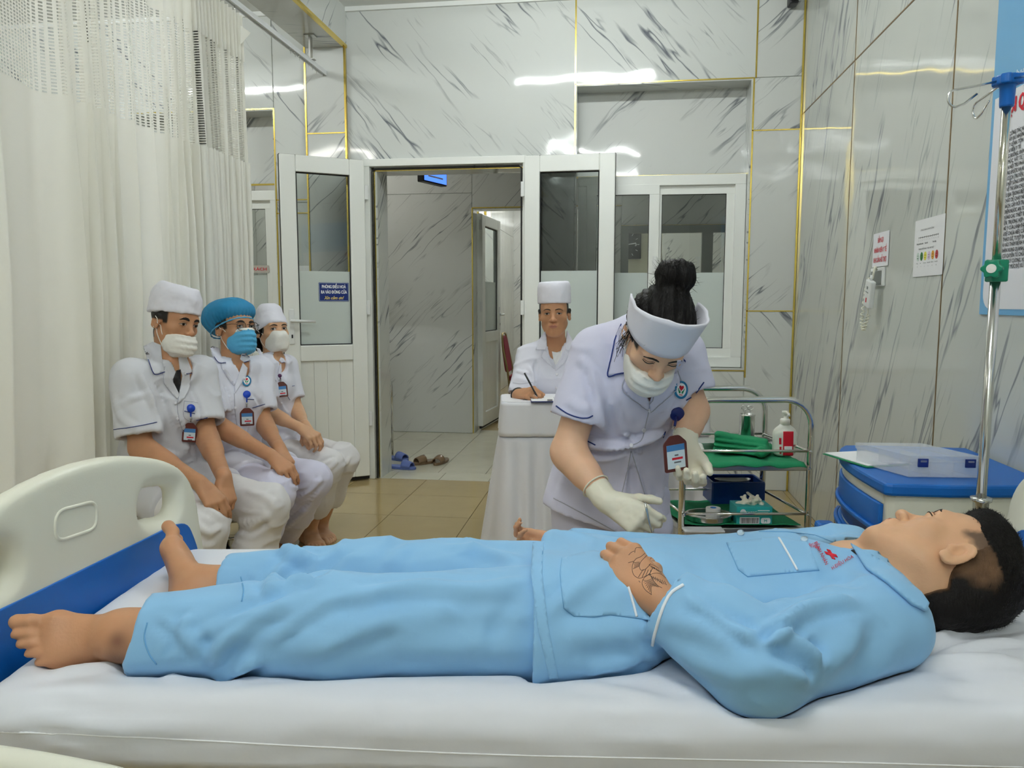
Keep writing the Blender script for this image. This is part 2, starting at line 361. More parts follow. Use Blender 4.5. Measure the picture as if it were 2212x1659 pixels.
# niche linings
ND = 0.2
def lining(name, a, b, mat): return box(name, a, b, M[mat], wb)
for (x0, x1, z1, pm_) in ((NX0, NX1, NZ1, 'marble_rise'), (LX0, LX1, LZ1, 'marble_rise')):
    lining('niche_soffit', (x0 + .012, YB + .001, z1 - .012), (x1 - .012, YB + ND, z1 - .0005), 'marble_flat')
    lining('niche_side', (x0 + .0005, YB + .001, NZ0 + .012), (x0 + .012, YB + ND, z1 - .0005), 'marble_side'); lining('niche_side', (x1 - .012, YB + .001, NZ0 + .012), (x1 - .0005, YB + ND, z1 - .0005), 'marble_side')
    lining('niche_panel', (x0 + .012, YB + ND - .012, 2.16), (x1 - .012, YB + ND, z1 - .012), pm_)
    lining('niche_sill', (x0 + .0005, YB + .001, NZ0 + .0005), (x1 - .0005, YB + ND, NZ0 + .012), 'marble_flat')
    box('trim_strip', (x0 + .013, YB + ND - .024, 2.154), (x1 - .013, YB + ND - .008, 2.166), 'gold', wb)
# column face and beam
clm = sbox('trim_1', (CX0 + .004, CY + .008, 0), (CX1 - .004, YB + .004, ZC), 'paint')
for z0, z1 in ((0, 1.2), (1.2, 2.472), (2.472, 3.062)): wall_panel(clm, (CX0 + .006, CY, z0 + G), (CX1 - .006, CY + .008, z1 - G), M['marble_rise'])
for x in (CX0, CX1): box('trim_strip', (x - .006, CY - .004, 0), (x + .006, CY + .02, 3.062), 'gold', clm)
box('trim_strip', (CX0, CY - .003, 2.468), (CX1, CY + .004, 2.476), 'gold', clm)
beam = sbox('trim_2', (CX0, -2.4, 3.062), (CX1, YB, ZC), 'marble_flat')
for j in range(6): wall_panel(beam, (CX1, YB - 1.22 * (j + 1) + G, 3.07), (CX1 + .008, YB - 1.22 * j - G, ZC), M['marble_side'])
for j in range(6): wall_panel(beam, (CX0 + .01, YB - 1.22 * (j + 1) + G, 3.054), (CX1 - .01, YB - 1.22 * j - G, 3.062), M['marble_flat'])
box('trim_strip', (CX1 - .012, -2.4, 3.05), (CX1 + .012, YB, 3.07), 'gold', beam)
# ---- door frame and reveal
df = sbox('door_1', (DX0 - .055, YB - .03, DZ), (DX1 + .025, YB + .03, DZ + .05), 'upvc', bevel=.004); WLd = df
tag(df, None); df['kind'] = 'structure'
box('frame_post', (DX0 - .055, YB - .03, 0), (DX0, YB + .03, DZ), 'upvc', df, bevel=.004); box('frame_post', (DX1, YB - .03, 0), (DX1 + .025, YB + .03, DZ), 'upvc', df, bevel=.004)
MB().tube([(DX0 + .012, YB, .0), (DX0 + .012, YB, DZ - .03), (DX0 + .03, YB, DZ - .014), (DX1 - .03, YB, DZ - .014), (DX1 - .012, YB, DZ - .03), (DX1 - .012, YB, 0)], .006, 6).build('seal', 'rubber', df)
rv = MB().box((DX0 + .02, YB + .02, 0), (DX0 + .04, YB + TK, DZ - .02)).box((DX1 - .0, YB + .02, 0), (DX1 + .02, YB + TK, DZ - .02)); rv.build('door_reveal', 'marble_side', df)
box('door_reveal', (DX0 + .02, YB + .02, DZ - .02), (DX1, YB + TK, DZ), 'marble_flat', df)
box('trim_strip', (DX0 + .02, YB + .016, 0), (DX0 + .026, YB + .022, DZ - .02), 'gold', df); box('trim_strip', (DX1 - .016, YB + .016, 0), (DX1 - .010, YB + .022, DZ - .02), 'gold', df); box('trim_strip', (DX0 + .02, YB + .016, DZ - .027), (DX1, YB + .022, DZ - .02), 'gold', df)
def leaf(name, hinge, d, n, wd, zt=2.27, planks=4, handle=True, sgn=1):
    """one uPVC door leaf; hinge point, d = direction of the leaf from the hinge, n = normal of the face we see"""
    hinge = np.array(hinge, float); d = nrm(d); n = nrm(n); up = V(0, 0, 1); th = 0.03
    def bar(mb, s0, s1, z0, z1, t=th): mb.obox(hinge + d * (s0 + s1) / 2 + up * (z0 + z1) / 2, d * (s1 - s0) / 2, n * t, up * (z1 - z0) / 2); return mb
    z0 = .035; st = .105
    root = bar(MB(), 0, st, z0, zt).build(name, 'upvc', bevel=.006); root['kind'] = 'structure'
    P = lambda nm, mb, mt, **k: mb.build(nm, mt, root, **k)
    P('stile', bar(MB(), wd - st, wd, z0, zt), 'upvc', bevel=.006)
    P('rail', bar(MB(), st, wd - st, zt - .11, zt), 'upvc', bevel=.006); P('rail', bar(MB(), st, wd - st, .88, .99), 'upvc', bevel=.006); P('rail', bar(MB(), st, wd - st, z0, .17), 'upvc', bevel=.006)
    pw = (wd - 2 * st) / planks
    P('backing_panel', bar(MB(), st, wd - st, .17, .88, .006), 'upvc')
    for i in range(planks): P('plank', bar(MB(), st + pw * i + .0006, st + pw * (i + 1) - .0006, .17, .88, .011), 'upvc', bevel=.0018)
    P('glass_pane', bar(MB(), st, wd - st, 1.50, zt - .11, .003), 'glass'); P('frosted_pane', bar(MB(), st, wd - st, .99, 1.50, .004), 'frost')
    gk = MB()
    for a, b in (((st + .004, .994), (wd - st - .004, .994)), ((wd - st - .004, .994), (wd - st - .004, zt - .114)), ((wd - st - .004, zt - .114), (st + .004, zt - .114)), ((st + .004, zt - .114), (st + .004, .994))):
        gk.tube([hinge + d * a[0] + up * a[1] + n * .012, hinge + d * b[0] + up * b[1] + n * .012], .005, 6)
    P('gasket', gk, 'rubber')
    e = MB(); e.obox(hinge + d * (wd + .001) + up * (zt + z0) / 2, d * .002, n * .012, up * (zt - z0) / 2); e.obox(hinge + d * wd / 2 + up * (zt + .001), d * wd / 2, n * .012, up * .002)
    P('edge_seal', e, 'rubber')
    e = MB(); e.obox(hinge + d * wd / 2 + up * (z0 - .012), d * wd / 2, n * .01, up * .012); P('bottom_brush', e, 'rubber')
    for zz in (.45, 1.25, 2.05):
        P('hinge_knuckle', MB().obox(hinge + up * zz - d * .012 + n * .02, d * .012, n * .014, up * .05), 'white_metal', bevel=.003)
    if handle:
        c = hinge + d * (wd - .05) + n * th
        hp = P('lock_plate', MB().obox(c + up * 1.12 + n * .004, d * .018, n * .005, up * .12), 'white_metal', bevel=.006)
        MB().tube([c + up * 1.16, c + up * 1.16 + n * .05, c + up * 1.16 + n * .055 - d * .02, c + up * 1.155 + n * .055 - d * .15], [.01, .01, .011, .009], 10).build('handle_lever', 'white_metal', hp, smooth=True)
        MB().obox(c + up * 1.055 + n * .0095, d * .005, n * .001, up * .012).build('keyhole', 'rubber', hp)
    return root
hL = V(DX0 - .035, YB - .055, 0); tipL = atZ(638, 1052, 0.0); dL = tipL - hL; dL[2] = 0; wL = np.linalg.norm(dL)
nL = np.cross(dL, (0, 0, 1)); 
if np.dot(nL, CAM - hL) < 0: nL = -nL
door_left = leaf('door_2', hL, dL, nL, 0.575)
hR = V(DX1 + .02, YB - .062, 0); tR = atY(1325, 700, YB - .09); dR = V(tR[0], tR[1], 0) - hR; dR[2] = 0; nR = np.cross(dR, (0, 0, 1))
if np.dot(nR, CAM - hR) < 0: nR = -nR
door_right = leaf('door_3', hR, dR, nR, float(np.linalg.norm(dR)), handle=False)
# ---- sliding windows in the niches
def sliding_window(name, x0, x1, z0, z1, y):
    f = MB().box((x0, y - .05, z1 - .07), (x1, y + .03, z1)).build(name, 'upvc', bevel=.004); f['kind'] = 'structure'
    box('frame_bar', (x0, y - .05, z0), (x1, y + .03, z0 + .07), 'upvc', f, bevel=.004); box('frame_bar', (x0, y - .05, z0 + .07), (x0 + .07, y + .03, z1 - .07), 'upvc', f, bevel=.002); box('frame_bar', (x1 - .07, y - .05, z0 + .07), (x1, y + .03, z1 - .07), 'upvc', f, bevel=.002)
    xm = x0 + (x1 - x0) * 0.475; s = .068
    for (a, b, yy) in ((x0 + .06, xm + .02, y - .035), (xm - .03, x1 - .055, y - .005)):
        so = MB().box((a, yy - .016, z0 + .06), (b, yy + .016, z0 + .06 + s)).build('sash', 'upvc', f, bevel=.002)
        box('sash_bar', (a, yy - .016, z1 - .06 - s), (b, yy + .016, z1 - .06), 'upvc', so, bevel=.002); box('sash_bar', (a, yy - .016, z0 + .06 + s), (a + s, yy + .016, z1 - .06 - s), 'upvc', so, bevel=.002); box('sash_bar', (b - s, yy - .016, z0 + .06 + s), (b, yy + .016, z1 - .06 - s), 'upvc', so, bevel=.002)
        box('glass_pane', (a + s, yy - .003, 1.49), (b - s, yy + .003, z1 - .06 - s), 'glass', so); box('frosted_pane', (a + s, yy - .004, z0 + .06 + s), (b - s, yy + .004, 1.49), 'frost', so)
        g = MB()
        for p, q in (((a + s, z0 + .06 + s), (b - s, z0 + .06 + s)), ((a + s, z1 - .06 - s), (b - s, z1 - .06 - s)), ((a + s, z0 + .06 + s), (a + s, z1 - .06 - s)), ((b - s, z0 + .06 + s), (b - s, z1 - .06 - s))):
            g.tube([(p[0], yy - .008, p[1]), (q[0], yy - .008, q[1])], .004, 6)
        g.build('gasket', 'rubber', so)
    MB().box((xm - .015, y - .06, 1.5), (xm + .01, y - .05, 1.6)).build('latch', 'white_metal', f, bevel=.002)
    return f
sliding_window('window_1', NX0 + .02, NX1 - .014, NZ0 + .014, 2.148, YB + .12)
sliding_window('window_2', LX0 + .014, LX1 - .014, NZ0 + .014, 2.10, YB + .12)
# ---- the corridor and the room beyond it
OX0, OX1, OZ = -1.40, -0.35, 2.19
m = MB()
for a, b in (((-3.6, Y2, 0), (OX0, Y2 + .2, 2.95)), ((OX0, Y2, OZ), (OX1, Y2 + .2, 2.95)), ((OX1, Y2, 0), (.02, Y2 + .2, 2.95)), ((.02, Y2, 0), (1.6, Y2 + .2, .9)), ((.02, Y2, 2.0), (1.6, Y2 + .2, 2.95))): m.box(a, b)
wc = m.build('wall_corridor', 'paint'); wc['kind'] = 'structure'
def cp(x0, x1, z0, z1): wall_panel(wc, (x0 + G, Y2 - .008, z0 + G), (x1 - G, Y2, z1 - G), M['marble_rise'])
for x0, x1 in ((-3.6, -2.6), (-2.6, OX0)): cp(x0, x1, 0, 2.33); cp(x0, x1, 2.33, 2.95)
cp(OX0, .02, OZ, 2.95); cp(OX1, .02, 0, OZ); cp(.02, 1.6, 0, .9); cp(.02, 1.6, 2.0, 2.95)
vt = lambda x, z0, z1: box('trim_strip', (x - .005, Y2 - .012, z0), (x + .005, Y2, z1), 'gold', wc)
vt(OX0, 0, OZ); box('trim_strip', (OX0, Y2 - .012, OZ - .005), (.02, Y2, OZ + .005), 'gold', wc); box('trim_strip', (.02, Y2 - .012, 1.995), (1.6, Y2, 2.005), 'gold', wc)
box('opening_lining', (OX0, Y2, 0), (OX0 + .01, Y2 + .2, OZ), 'marble_side', wc); box('opening_lining', (OX0, Y2, OZ - .01), (OX1, Y2 + .2, OZ), 'marble_flat', wc)
sbox('wall_corridor_left', (-3.7, YB + TK, 0), (-3.6, 7.6, 2.95), 'marble_side'); sbox('wall_corridor_right', (1.6, YB + TK, 0), (1.7, 12.7, 2.95), 'marble_side')
# far room
wfl = sbox('wall_far_left', (-1.80, Y2 + .2, 0), (-1.708, 12.6, 2.95), 'paint')
for j in range(5):
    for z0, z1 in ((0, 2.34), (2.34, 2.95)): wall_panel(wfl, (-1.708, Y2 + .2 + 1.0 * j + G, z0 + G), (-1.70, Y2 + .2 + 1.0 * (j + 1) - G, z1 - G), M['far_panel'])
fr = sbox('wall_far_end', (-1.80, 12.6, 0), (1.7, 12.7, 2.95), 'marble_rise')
# ============================================================ fluorescent tubes under the ceiling
M['tube'] = pm('lit tube', (1, 1, 1, 1), 0.4, emis=(0.95, 1.0, 0.985, 1), es=TUBE_STRENGTH)
M['tube_dim'] = pm('dim lit tube', (1, 1, 1, 1), 0.4, emis=(1.0, 0.97, 0.9, 1), es=TUBE_STRENGTH * .3)
def tube_light(x0, x1, y, z, label, mat='tube'):
    t = thing('tube_light', label, 'lamp', ((x0 + x1) / 2, y, z), 'fluorescent tubes')
    box('housing', (x0 - .02, y - .03, z - .03), (x1 + .02, y + .03, z), 'white_metal', t, bevel=.004)
    MB().tube([(x0, y, z - .055), (x1, y, z - .055)], .016, 12).build('glowing_tube', mat, t, smooth=True)
    for x in (x0 - .01, x1 + .01): box('tube_socket', (x - .012, y - .014, z - .078), (x + .012, y + .014, z - .03), 'white_metal', t, bevel=.003)
    return t
tube_light(-0.92, 0.28, 3.72, ZC, 'lit fluorescent tube on the ceiling near the back wall')
tube_light(-0.95, 0.25, 0.5, ZC, 'lit fluorescent tube on the ceiling above the bed')
tube_light(-4.1, -2.9, 3.70, ZC, 'lit fluorescent tube on the ceiling behind the curtain')
tube_light(-4.1, -2.9, 0.5, ZC, 'lit fluorescent tube on the ceiling at the curtained bay near the camera', 'tube_dim')
tube_light(-0.95, 0.25, -1.6, ZC, 'lit fluorescent tube on the ceiling behind the camera')
tube_light(-1.4, -0.2, 9.6, 2.95, 'lit fluorescent tube on the ceiling of the room beyond the corridor')
tube_light(-1.4, -0.2, 11.4, 2.95, 'lit fluorescent tube at the far end of the room beyond the corridor', 'tube_dim')
tube_light(-3.4, -2.2, 6.4, 2.95, 'added unseen dim tube brightening the corridor, left of the doorway', 'tube_dim')  # added fill lamp, out of view, so the corridor renders less dark
# ============================================================ modelling soft bodies: distance fields turned into one continuous mesh
from mathutils.geometry import delaunay_2d_cdt
FH = nrm(V(FV[0], FV[1], 0))
def P(u, v, d):                             # point on the sight line through (u, v) at horizontal distance d
    r = ray(u, v); return CAM + r * (d / np.dot(r, FH))
def px(p):
    q = np.asarray(p, float) - CAM; z = q @ FV; return np.stack([1106 + FPX * (q @ RV) / z, 829.5 - FPX * (q @ UV) / z], -1)
def axis_pts(lo, hi, h, fine):
    out = [lo]; x = lo
    while x < hi:
        st = h
        for a, b, hf in fine:
            if a - hf <= x <= b: st = min(st, hf)
            elif x < a and x + st > a: st = min(st, max(hf, a - x))
        x += st; out.append(x)
    return np.array(out)
class Fld:
    def __init__(s, lo, hi, h, fine=(), like=None):
        if like is not None: s.ax = like.ax
        else: s.ax = [axis_pts(lo[i], hi[i], h, [(a[i], b[i], hf) for a, b, hf in fine]) for i in range(3)]
        s.D = np.full([len(a) for a in s.ax], 0.2, np.float32)
    def like(s): return Fld(None, None, 0, like=s)
    def loc(s, lo, hi):
        sl = []
        for i in range(3):
            a = int(np.searchsorted(s.ax[i], lo[i])); b = int(np.searchsorted(s.ax[i], hi[i])); sl.append(slice(max(a - 1, 0), b + 1))
        X = s.ax[0][sl[0]].astype(np.float32)[:, None, None]; Y = s.ax[1][sl[1]].astype(np.float32)[None, :, None]; Z = s.ax[2][sl[2]].astype(np.float32)[None, None, :]
        return tuple(sl), X, Y, Z
    def comb(s, sl, d, k, op):
        c = s.D[sl]
        if c.size == 0: return
        if op == 'sub': d = -d
        if k <= 0: r = np.minimum(c, d) if op == 'add' else np.maximum(c, d)
        else:
            sg = 1.0 if op == 'add' else -1.0
            h = np.clip(0.5 + 0.5 * sg * (c - d) / k, 0, 1); r = c + (d - c) * h - sg * k * h * (1 - h)
        s.D[sl] = r
    def ec(s, a, b, ra, rb=None, k=0.02, side=None, op='add', pad=0.03):
        a = np.asarray(a, float); b = np.asarray(b, float); rb = ra if rb is None else rb
        two = hasattr(ra, '__len__'); m = max(np.max(ra), np.max(rb)) + k + pad
        sl, X, Y, Z = s.loc(np.minimum(a, b) - m, np.maximum(a, b) + m)
        ab = b - a; L2 = max(float(ab @ ab), 1e-9)
        qx, qy, qz = X - a[0], Y - a[1], Z - a[2]
        t = np.clip((qx * ab[0] + qy * ab[1] + qz * ab[2]) / L2, 0, 1)
        qx = qx - t * ab[0]; qy = qy - t * ab[1]; qz = qz - t * ab[2]
        if not two:
            d = np.sqrt(qx * qx + qy * qy + qz * qz) - (ra + t * (rb - ra))
        else:
            az = nrm(ab); sx = nrm(np.asarray(side, float) - az * np.dot(side, az)); sy = np.cross(az, sx)
            r1 = ra[0] + t * (rb[0] - ra[0]); r2 = ra[1] + t * (rb[1] - ra[1]); r3 = np.minimum(r1, r2)
            u = (qx * sx[0] + qy * sx[1] + qz * sx[2]) / r1; v = (qx * sy[0] + qy * sy[1] + qz * sy[2]) / r2; w_ = (qx * az[0] + qy * az[1] + qz * az[2]) / r3
            k0 = np.sqrt(u * u + v * v + w_ * w_); k1 = np.sqrt((u / r1) ** 2 + (v / r2) ** 2 + (w_ / r3) ** 2)
            d = k0 * (k0 - 1) / np.maximum(k1, 1e-6)
        s.comb(sl, d, k, op); return s
    def ell(s, c, r, R=None, k=0.02, op='add', pad=0.03):
        c = np.asarray(c, float); r = np.asarray(r, float) * np.ones(3); m = r.max() + k + pad
        sl, X, Y, Z = s.loc(c - m, c + m); qx, qy, qz = X - c[0], Y - c[1], Z - c[2]
        R = np.eye(3) if R is None else R
        u, v, w_ = [(qx * R[0, i] + qy * R[1, i] + qz * R[2, i]) / r[i] for i in range(3)]
        k0 = np.sqrt(u * u + v * v + w_ * w_); k1 = np.sqrt((u / r[0]) ** 2 + (v / r[1]) ** 2 + (w_ / r[2]) ** 2)
        s.comb(sl, k0 * (k0 - 1) / np.maximum(k1, 1e-6), k, op); return s
    def cut(s, p, n, k=0.0):
        """keep only the half space behind the plane (dot(P-p, n) < 0)"""
        n = nrm(n); X = s.ax[0].astype(np.float32)[:, None, None]; Y = s.ax[1].astype(np.float32)[None, :, None]; Z = s.ax[2].astype(np.float32)[None, None, :]
        d = (X - p[0]) * n[0] + (Y - p[1]) * n[1] + (Z - p[2]) * n[2]
        s.D = np.maximum(s.D, d.astype(np.float32)); return s
    def union(s, g, k=0.0):
        s.comb((slice(None),) * 3, g.D, k, 'add'); return s
    def minus(s, g, off=0.0):
        s.D = np.maximum(s.D, -(g.D - off)); return s
    def mesh(s):
        D = s.D; D[0] = D[-1] = 0.2; D[:, 0] = D[:, -1] = 0.2; D[:, :, 0] = D[:, :, -1] = 0.2
        S = D < 0; c = np.zeros([n - 1 for n in D.shape], np.uint8)
        for i in (0, 1):
            for j in (0, 1):
                for k in (0, 1): c += S[i:S.shape[0] - 1 + i, j:S.shape[1] - 1 + j, k:S.shape[2] - 1 + k]
        act = (c > 0) & (c < 8); I, J, K = np.nonzero(act); n = len(I)
        vid = np.full(act.shape, -1, np.int32); vid[act] = np.arange(n)
        vals = {(i, j, k): D[I + i, J + j, K + k] for i in (0, 1) for j in (0, 1) for k in (0, 1)}
        acc = np.zeros((n, 3)); cnt = np.zeros(n)
        for ax_ in range(3):
            for p in (0, 1):
                for q in (0, 1):
                    c0 = [p, q]; c0.insert(ax_, 0); c1 = list(c0); c1[ax_] = 1
                    a, b = vals[tuple(c0)], vals[tuple(c1)]; m = (a < 0) != (b < 0)
                    t = np.where(m, a / np.where(m, a - b, 1), 0)
                    for d_ in range(3): acc[:, d_] += m * (t if d_ == ax_ else c0[d_])
                    cnt += m
        acc /= cnt[:, None]; vv = np.empty((n, 3))
        for d_, idx in enumerate((I, J, K)): A = s.ax[d_]; vv[:, d_] = A[idx] + acc[:, d_] * (A[idx + 1] - A[idx])
        F = []
        for ax_ in range(3):
            A = np.moveaxis(S, ax_, 0); ch = A[:-1] != A[1:]; ch[:, 0, :] = ch[:, -1, :] = False; ch[:, :, 0] = ch[:, :, -1] = False
            i, j, k = np.nonzero(ch); sg = A[:-1][i, j, k]; Vd = np.moveaxis(vid, ax_, 0)
            q = np.stack([Vd[i, j - 1, k - 1], Vd[i, j, k - 1], Vd[i, j, k], Vd[i, j - 1, k]], 1)
            if ax_ == 1: sg = ~sg
            q[~sg] = q[~sg][:, ::-1]; F.append(q)
        F = np.concatenate(F); F = F[(F >= 0).all(1)]
        return vv, F
_LAT = RNG.random((32, 32, 32)).astype(np.float32)
def noise3(p):
    p = np.asarray(p); i = np.floor(p).astype(int); f = p - i; f = f * f * (3 - 2 * f); i &= 31; j = (i + 1) & 31; r = 0
    for a in (0, 1):
        for b in (0, 1):
            for c in (0, 1):
                w_ = (f[:, 0] if a else 1 - f[:, 0]) * (f[:, 1] if b else 1 - f[:, 1]) * (f[:, 2] if c else 1 - f[:, 2])
                r = r + w_ * _LAT[(j if a else i)[:, 0], (j if b else i)[:, 1], (j if c else i)[:, 2]]
    return r - 0.5
def fbm(p, o=3):
    r = 0; a = 1.0
    for i in range(o): r = r + a * noise3(p * 2 ** i + 7.3 * i); a *= 0.5
    return r
def crisp(p, a=.0065, f=(9, 9, 15)):
    p = p + .05 * np.stack([noise3(p * 7 + 5), noise3(p * 7 + 11), noise3(p * 7 + 17)], 1); r = np.maximum(0, 1 - 4.2 * np.abs(noise3(p * np.array(f)))) ** 1.5; m = np.clip(noise3(p * 4 + 9) * 3 + .55, 0, 1)
    return a * r * m
def vnormals(v, f):
    n = np.zeros_like(v); a = np.cross(v[f[:, 2]] - v[f[:, 0]], v[f[:, 3 if f.shape[1] > 3 else 1]] - v[f[:, 1]]) if f.shape[1] > 3 else np.cross(v[f[:, 1]] - v[f[:, 0]], v[f[:, 2]] - v[f[:, 0]])
    for k in range(f.shape[1]): np.add.at(n, f[:, k], a)
    return n / np.maximum(np.linalg.norm(n, axis=1), 1e-12)[:, None]
def relax(v, f, it=1, lam=0.5):
    E = np.concatenate([np.stack([f[:, k], f[:, (k + 1) % f.shape[1]]], 1) for k in range(f.shape[1])]); E = np.concatenate([E, E[:, ::-1]])
    deg = np.bincount(E[:, 0], minlength=len(v)).astype(float)
    for _ in range(it):
        m = np.stack([np.bincount(E[:, 0], weights=v[E[:, 1], k], minlength=len(v)) for k in range(3)], 1) / np.maximum(deg, 1)[:, None]
        v = v + lam * (m - v)
    return v
def BV(*meshes):
    vs, fs, o = [], [], 0
    for v, f in meshes: vs += v.tolist(); fs += (f + o).tolist(); o += len(v)
    return BVHTree.FromPolygons(vs, fs)
def hit(b, o, d, far=20.0):
    r = b.ray_cast(Vector([float(c) for c in o]), Vector([float(c) for c in nrm(d)]), far)
    return (np.array(r[0]), np.array(r[1])) if r[0] is not None else (None, None)
def hit_px(b, u, v): return hit(b, CAM, ray(u, v))
def resample(path, step):
    path = np.asarray(path, float); out = [path[0]]
    for a, b in zip(path[:-1], path[1:]):
        n = max(1, int(np.linalg.norm(b - a) / step)); out += [a + (b - a) * i / n for i in range(1, n + 1)]
    return np.array(out)
def curve_path(path, n=6):
    p = np.asarray(path, float)
    if len(p) < 3: return p
    q = np.concatenate([[2 * p[0] - p[1]], p, [2 * p[-1] - p[-2]]]); out = []
    for i in range(1, len(q) - 2):
        a, b, c, d = q[i - 1], q[i], q[i + 1], q[i + 2]
        for t in np.arange(n) / n:
            out.append(0.5 * (2 * b + (c - a) * t + (2 * a - 5 * b + 4 * c - d) * t * t + (3 * b - a - 3 * c + d) * t ** 3))
    return np.array(out + [p[-1]])
def fold(v, f, b, strokes, n=None):
    """press folds and creases into a cloth mesh; a stroke is (picture path on the cloth, width, height)"""
    n = vnormals(v, f) if n is None else n; v = v.copy()
    for path, wd, amp in strokes:
        pts = []
        for uv in resample(curve_path(path), 6):
            h, _ = hit_px(b, *uv)
            if h is not None: pts.append(h)
        if len(pts) < 2: continue
        pts = np.array(pts); lo, hi = pts.min(0) - 3 * wd, pts.max(0) + 3 * wd
        idx = np.nonzero(((v > lo) & (v < hi)).all(1))[0]
        if len(idx) == 0: continue
        q = v[idx]; best = np.full(len(idx), 1e9); tt = np.zeros(len(idx)); L = max(len(pts) - 1, 1)
        for i, p_ in enumerate(pts):
            d = ((q - p_) ** 2).sum(1); m = d < best; best[m] = d[m]; tt[m] = i / L
        taper = np.clip(np.minimum(tt, 1 - tt) * 5 + 0.15, 0, 1); d = np.sqrt(best) / wd
        v[idx] += n[idx] * (amp * taper * (np.exp(-d * d) - 0.35 * np.exp(-(d - 1.7) ** 2 * 1.5)))[:, None]
    return v
def drape_tube(name, b, od, r, mat, parent, lift=0.0, n=6, label=None):
    """a cord, seam or drawn line lying on a surface; od = list of (origin, direction) sight lines"""
    pts = []
    for o, d in od:
        h, nn = hit(b, o, d)
        if h is not None:
            if np.dot(nn, d) > 0: nn = -nn
            pts.append(h + nn * lift)
    if len(pts) < 2: return None
    pts = [pts[0]] + [q for p_, q in zip(pts[:-1], pts[1:]) if np.linalg.norm(q - p_) > 1e-5]
    if len(pts) < 2: return None
    rs = r if not hasattr(r, '__len__') else np.interp(np.linspace(0, 1, len(pts)), np.linspace(0, 1, len(r)), r)
    o = MB().tube(pts, rs, n).build(name, mat, parent, smooth=True)
    if label: o['label'] = label
    return o
def od_px(path, step=4, curve=True):
    return [(CAM, ray(u, v)) for u, v in resample(curve_path(path) if curve else path, step)]
def drape_patch(name, b, poly, mapf, sp, off, mat, parent, thick=0.002, relaxit=2, label=None, maxjump=0.05, kind=None):
    """a thin flat piece (collar, pocket, print) laid on a surface; mapf turns 2D into (origin, direction)"""
    poly = resample(list(poly) + [poly[0]], sp)[:-1]; n = len(poly)
    lo, hi = poly.min(0), poly.max(0); xs, ys = np.arange(lo[0] + sp / 2, hi[0], sp), np.arange(lo[1] + sp / 2, hi[1], sp)
    g = np.array([(x + (sp / 2 if j % 2 else 0), y) for j, y in enumerate(ys) for x in xs]).reshape(-1, 2)
    allp = np.concatenate([poly, g]) if len(g) else poly
    r = delaunay_2d_cdt([Vector(p_) for p_ in allp], [], [list(range(n))], 1, 1e-6)
    p2 = np.array([tuple(c) for c in r[0]]); tris = np.array([t for t in r[2] if len(t) == 3])
    if len(tris) == 0: return None
    T = np.full(len(p2), np.nan); O = np.zeros((len(p2), 3)); Dr = np.zeros((len(p2), 3)); N = np.zeros((len(p2), 3))
    for i, q in enumerate(p2):
        o, d = mapf(*q); d = nrm(d); h, nn = hit(b, o, d); O[i] = o; Dr[i] = d
        if h is not None: T[i] = np.linalg.norm(h - o); N[i] = nn if np.dot(nn, d) < 0 else -nn
    if np.isnan(T).all(): return None
    E = np.concatenate([tris[:, [0, 1]], tris[:, [1, 2]], tris[:, [2, 0]]]); E = np.concatenate([E, E[:, ::-1]])
    for _ in range(30):
        bad = np.isnan(T)
        if not bad.any(): break
        m = ~np.isnan(T[E[:, 1]]); c = np.bincount(E[m, 0], minlength=len(T)); sm = np.bincount(E[m, 0], weights=T[E[m, 1]], minlength=len(T)); sn = np.stack([np.bincount(E[m, 0], weights=N[E[m, 1], k], minlength=len(T)) for k in range(3)], 1)
        ok = bad & (c > 0); T[ok] = sm[ok] / c[ok]; N[ok] = sn[ok]
    T0 = T.copy()
    for _ in range(relaxit):
        c = np.bincount(E[:, 0], minlength=len(T)); T = 0.5 * T + 0.5 * np.bincount(E[:, 0], weights=T[E[:, 1]], minlength=len(T)) / np.maximum(c, 1)
        N = 0.5 * N + 0.5 * np.stack([np.bincount(E[:, 0], weights=N[E[:, 1], k], minlength=len(T)) for k in range(3)], 1) / np.maximum(c, 1)[:, None]
    T = np.minimum(T, T0 + 0.001)
    N = N / np.maximum(np.linalg.norm(N, axis=1), 1e-9)[:, None]; N = 0.5 * N - 0.5 * Dr; N /= np.linalg.norm(N, axis=1)[:, None]
    top = O + Dr * T[:, None] + N * off; bot = top - N * thick
    a, b_, c_ = top[tris[:, 0]], top[tris[:, 1]], top[tris[:, 2]]
    flip = np.einsum('ij,ij->i', np.cross(b_ - a, c_ - a), N[tris[:, 0]]) < 0; tris[flip] = tris[flip][:, ::-1]
    es = {}
    for t in tris:
        for i in range(3): es[(t[i], t[(i + 1) % 3])] = 1
    used = np.zeros(len(top), bool); used[tris.ravel()] = True; mp_ = np.cumsum(used) - 1; es = {(int(mp_[a]), int(mp_[b])): 1 for a, b in es}; tris = mp_[tris]; top, bot = top[used], bot[used]
    m = len(top); faces = [tuple(int(i) for i in t) for t in tris] + [tuple(int(i) + m for i in t[::-1]) for t in tris]
    faces += [(int(b2), int(a2), int(a2) + m, int(b2) + m) for (a2, b2) in es if (b2, a2) not in es]
    o = obj(name, np.concatenate([top, bot]), faces, mat, parent, True)
    if label: o['label'] = label
    if kind: o['kind'] = kind
    return o
def mpx(u, v): return CAM, ray(u, v)
def mlocal(c, R, s, axis=1, side=1.0, dist=0.25):
    """2D (x, z) in a head or hand frame -> a line towards it"""
    def f(x, z):
        p_ = np.asarray(c) + R[:, 0] * x * s + R[:, 2] * z * s; d = -R[:, 1] * side
        return p_ - d * dist, d
    return f
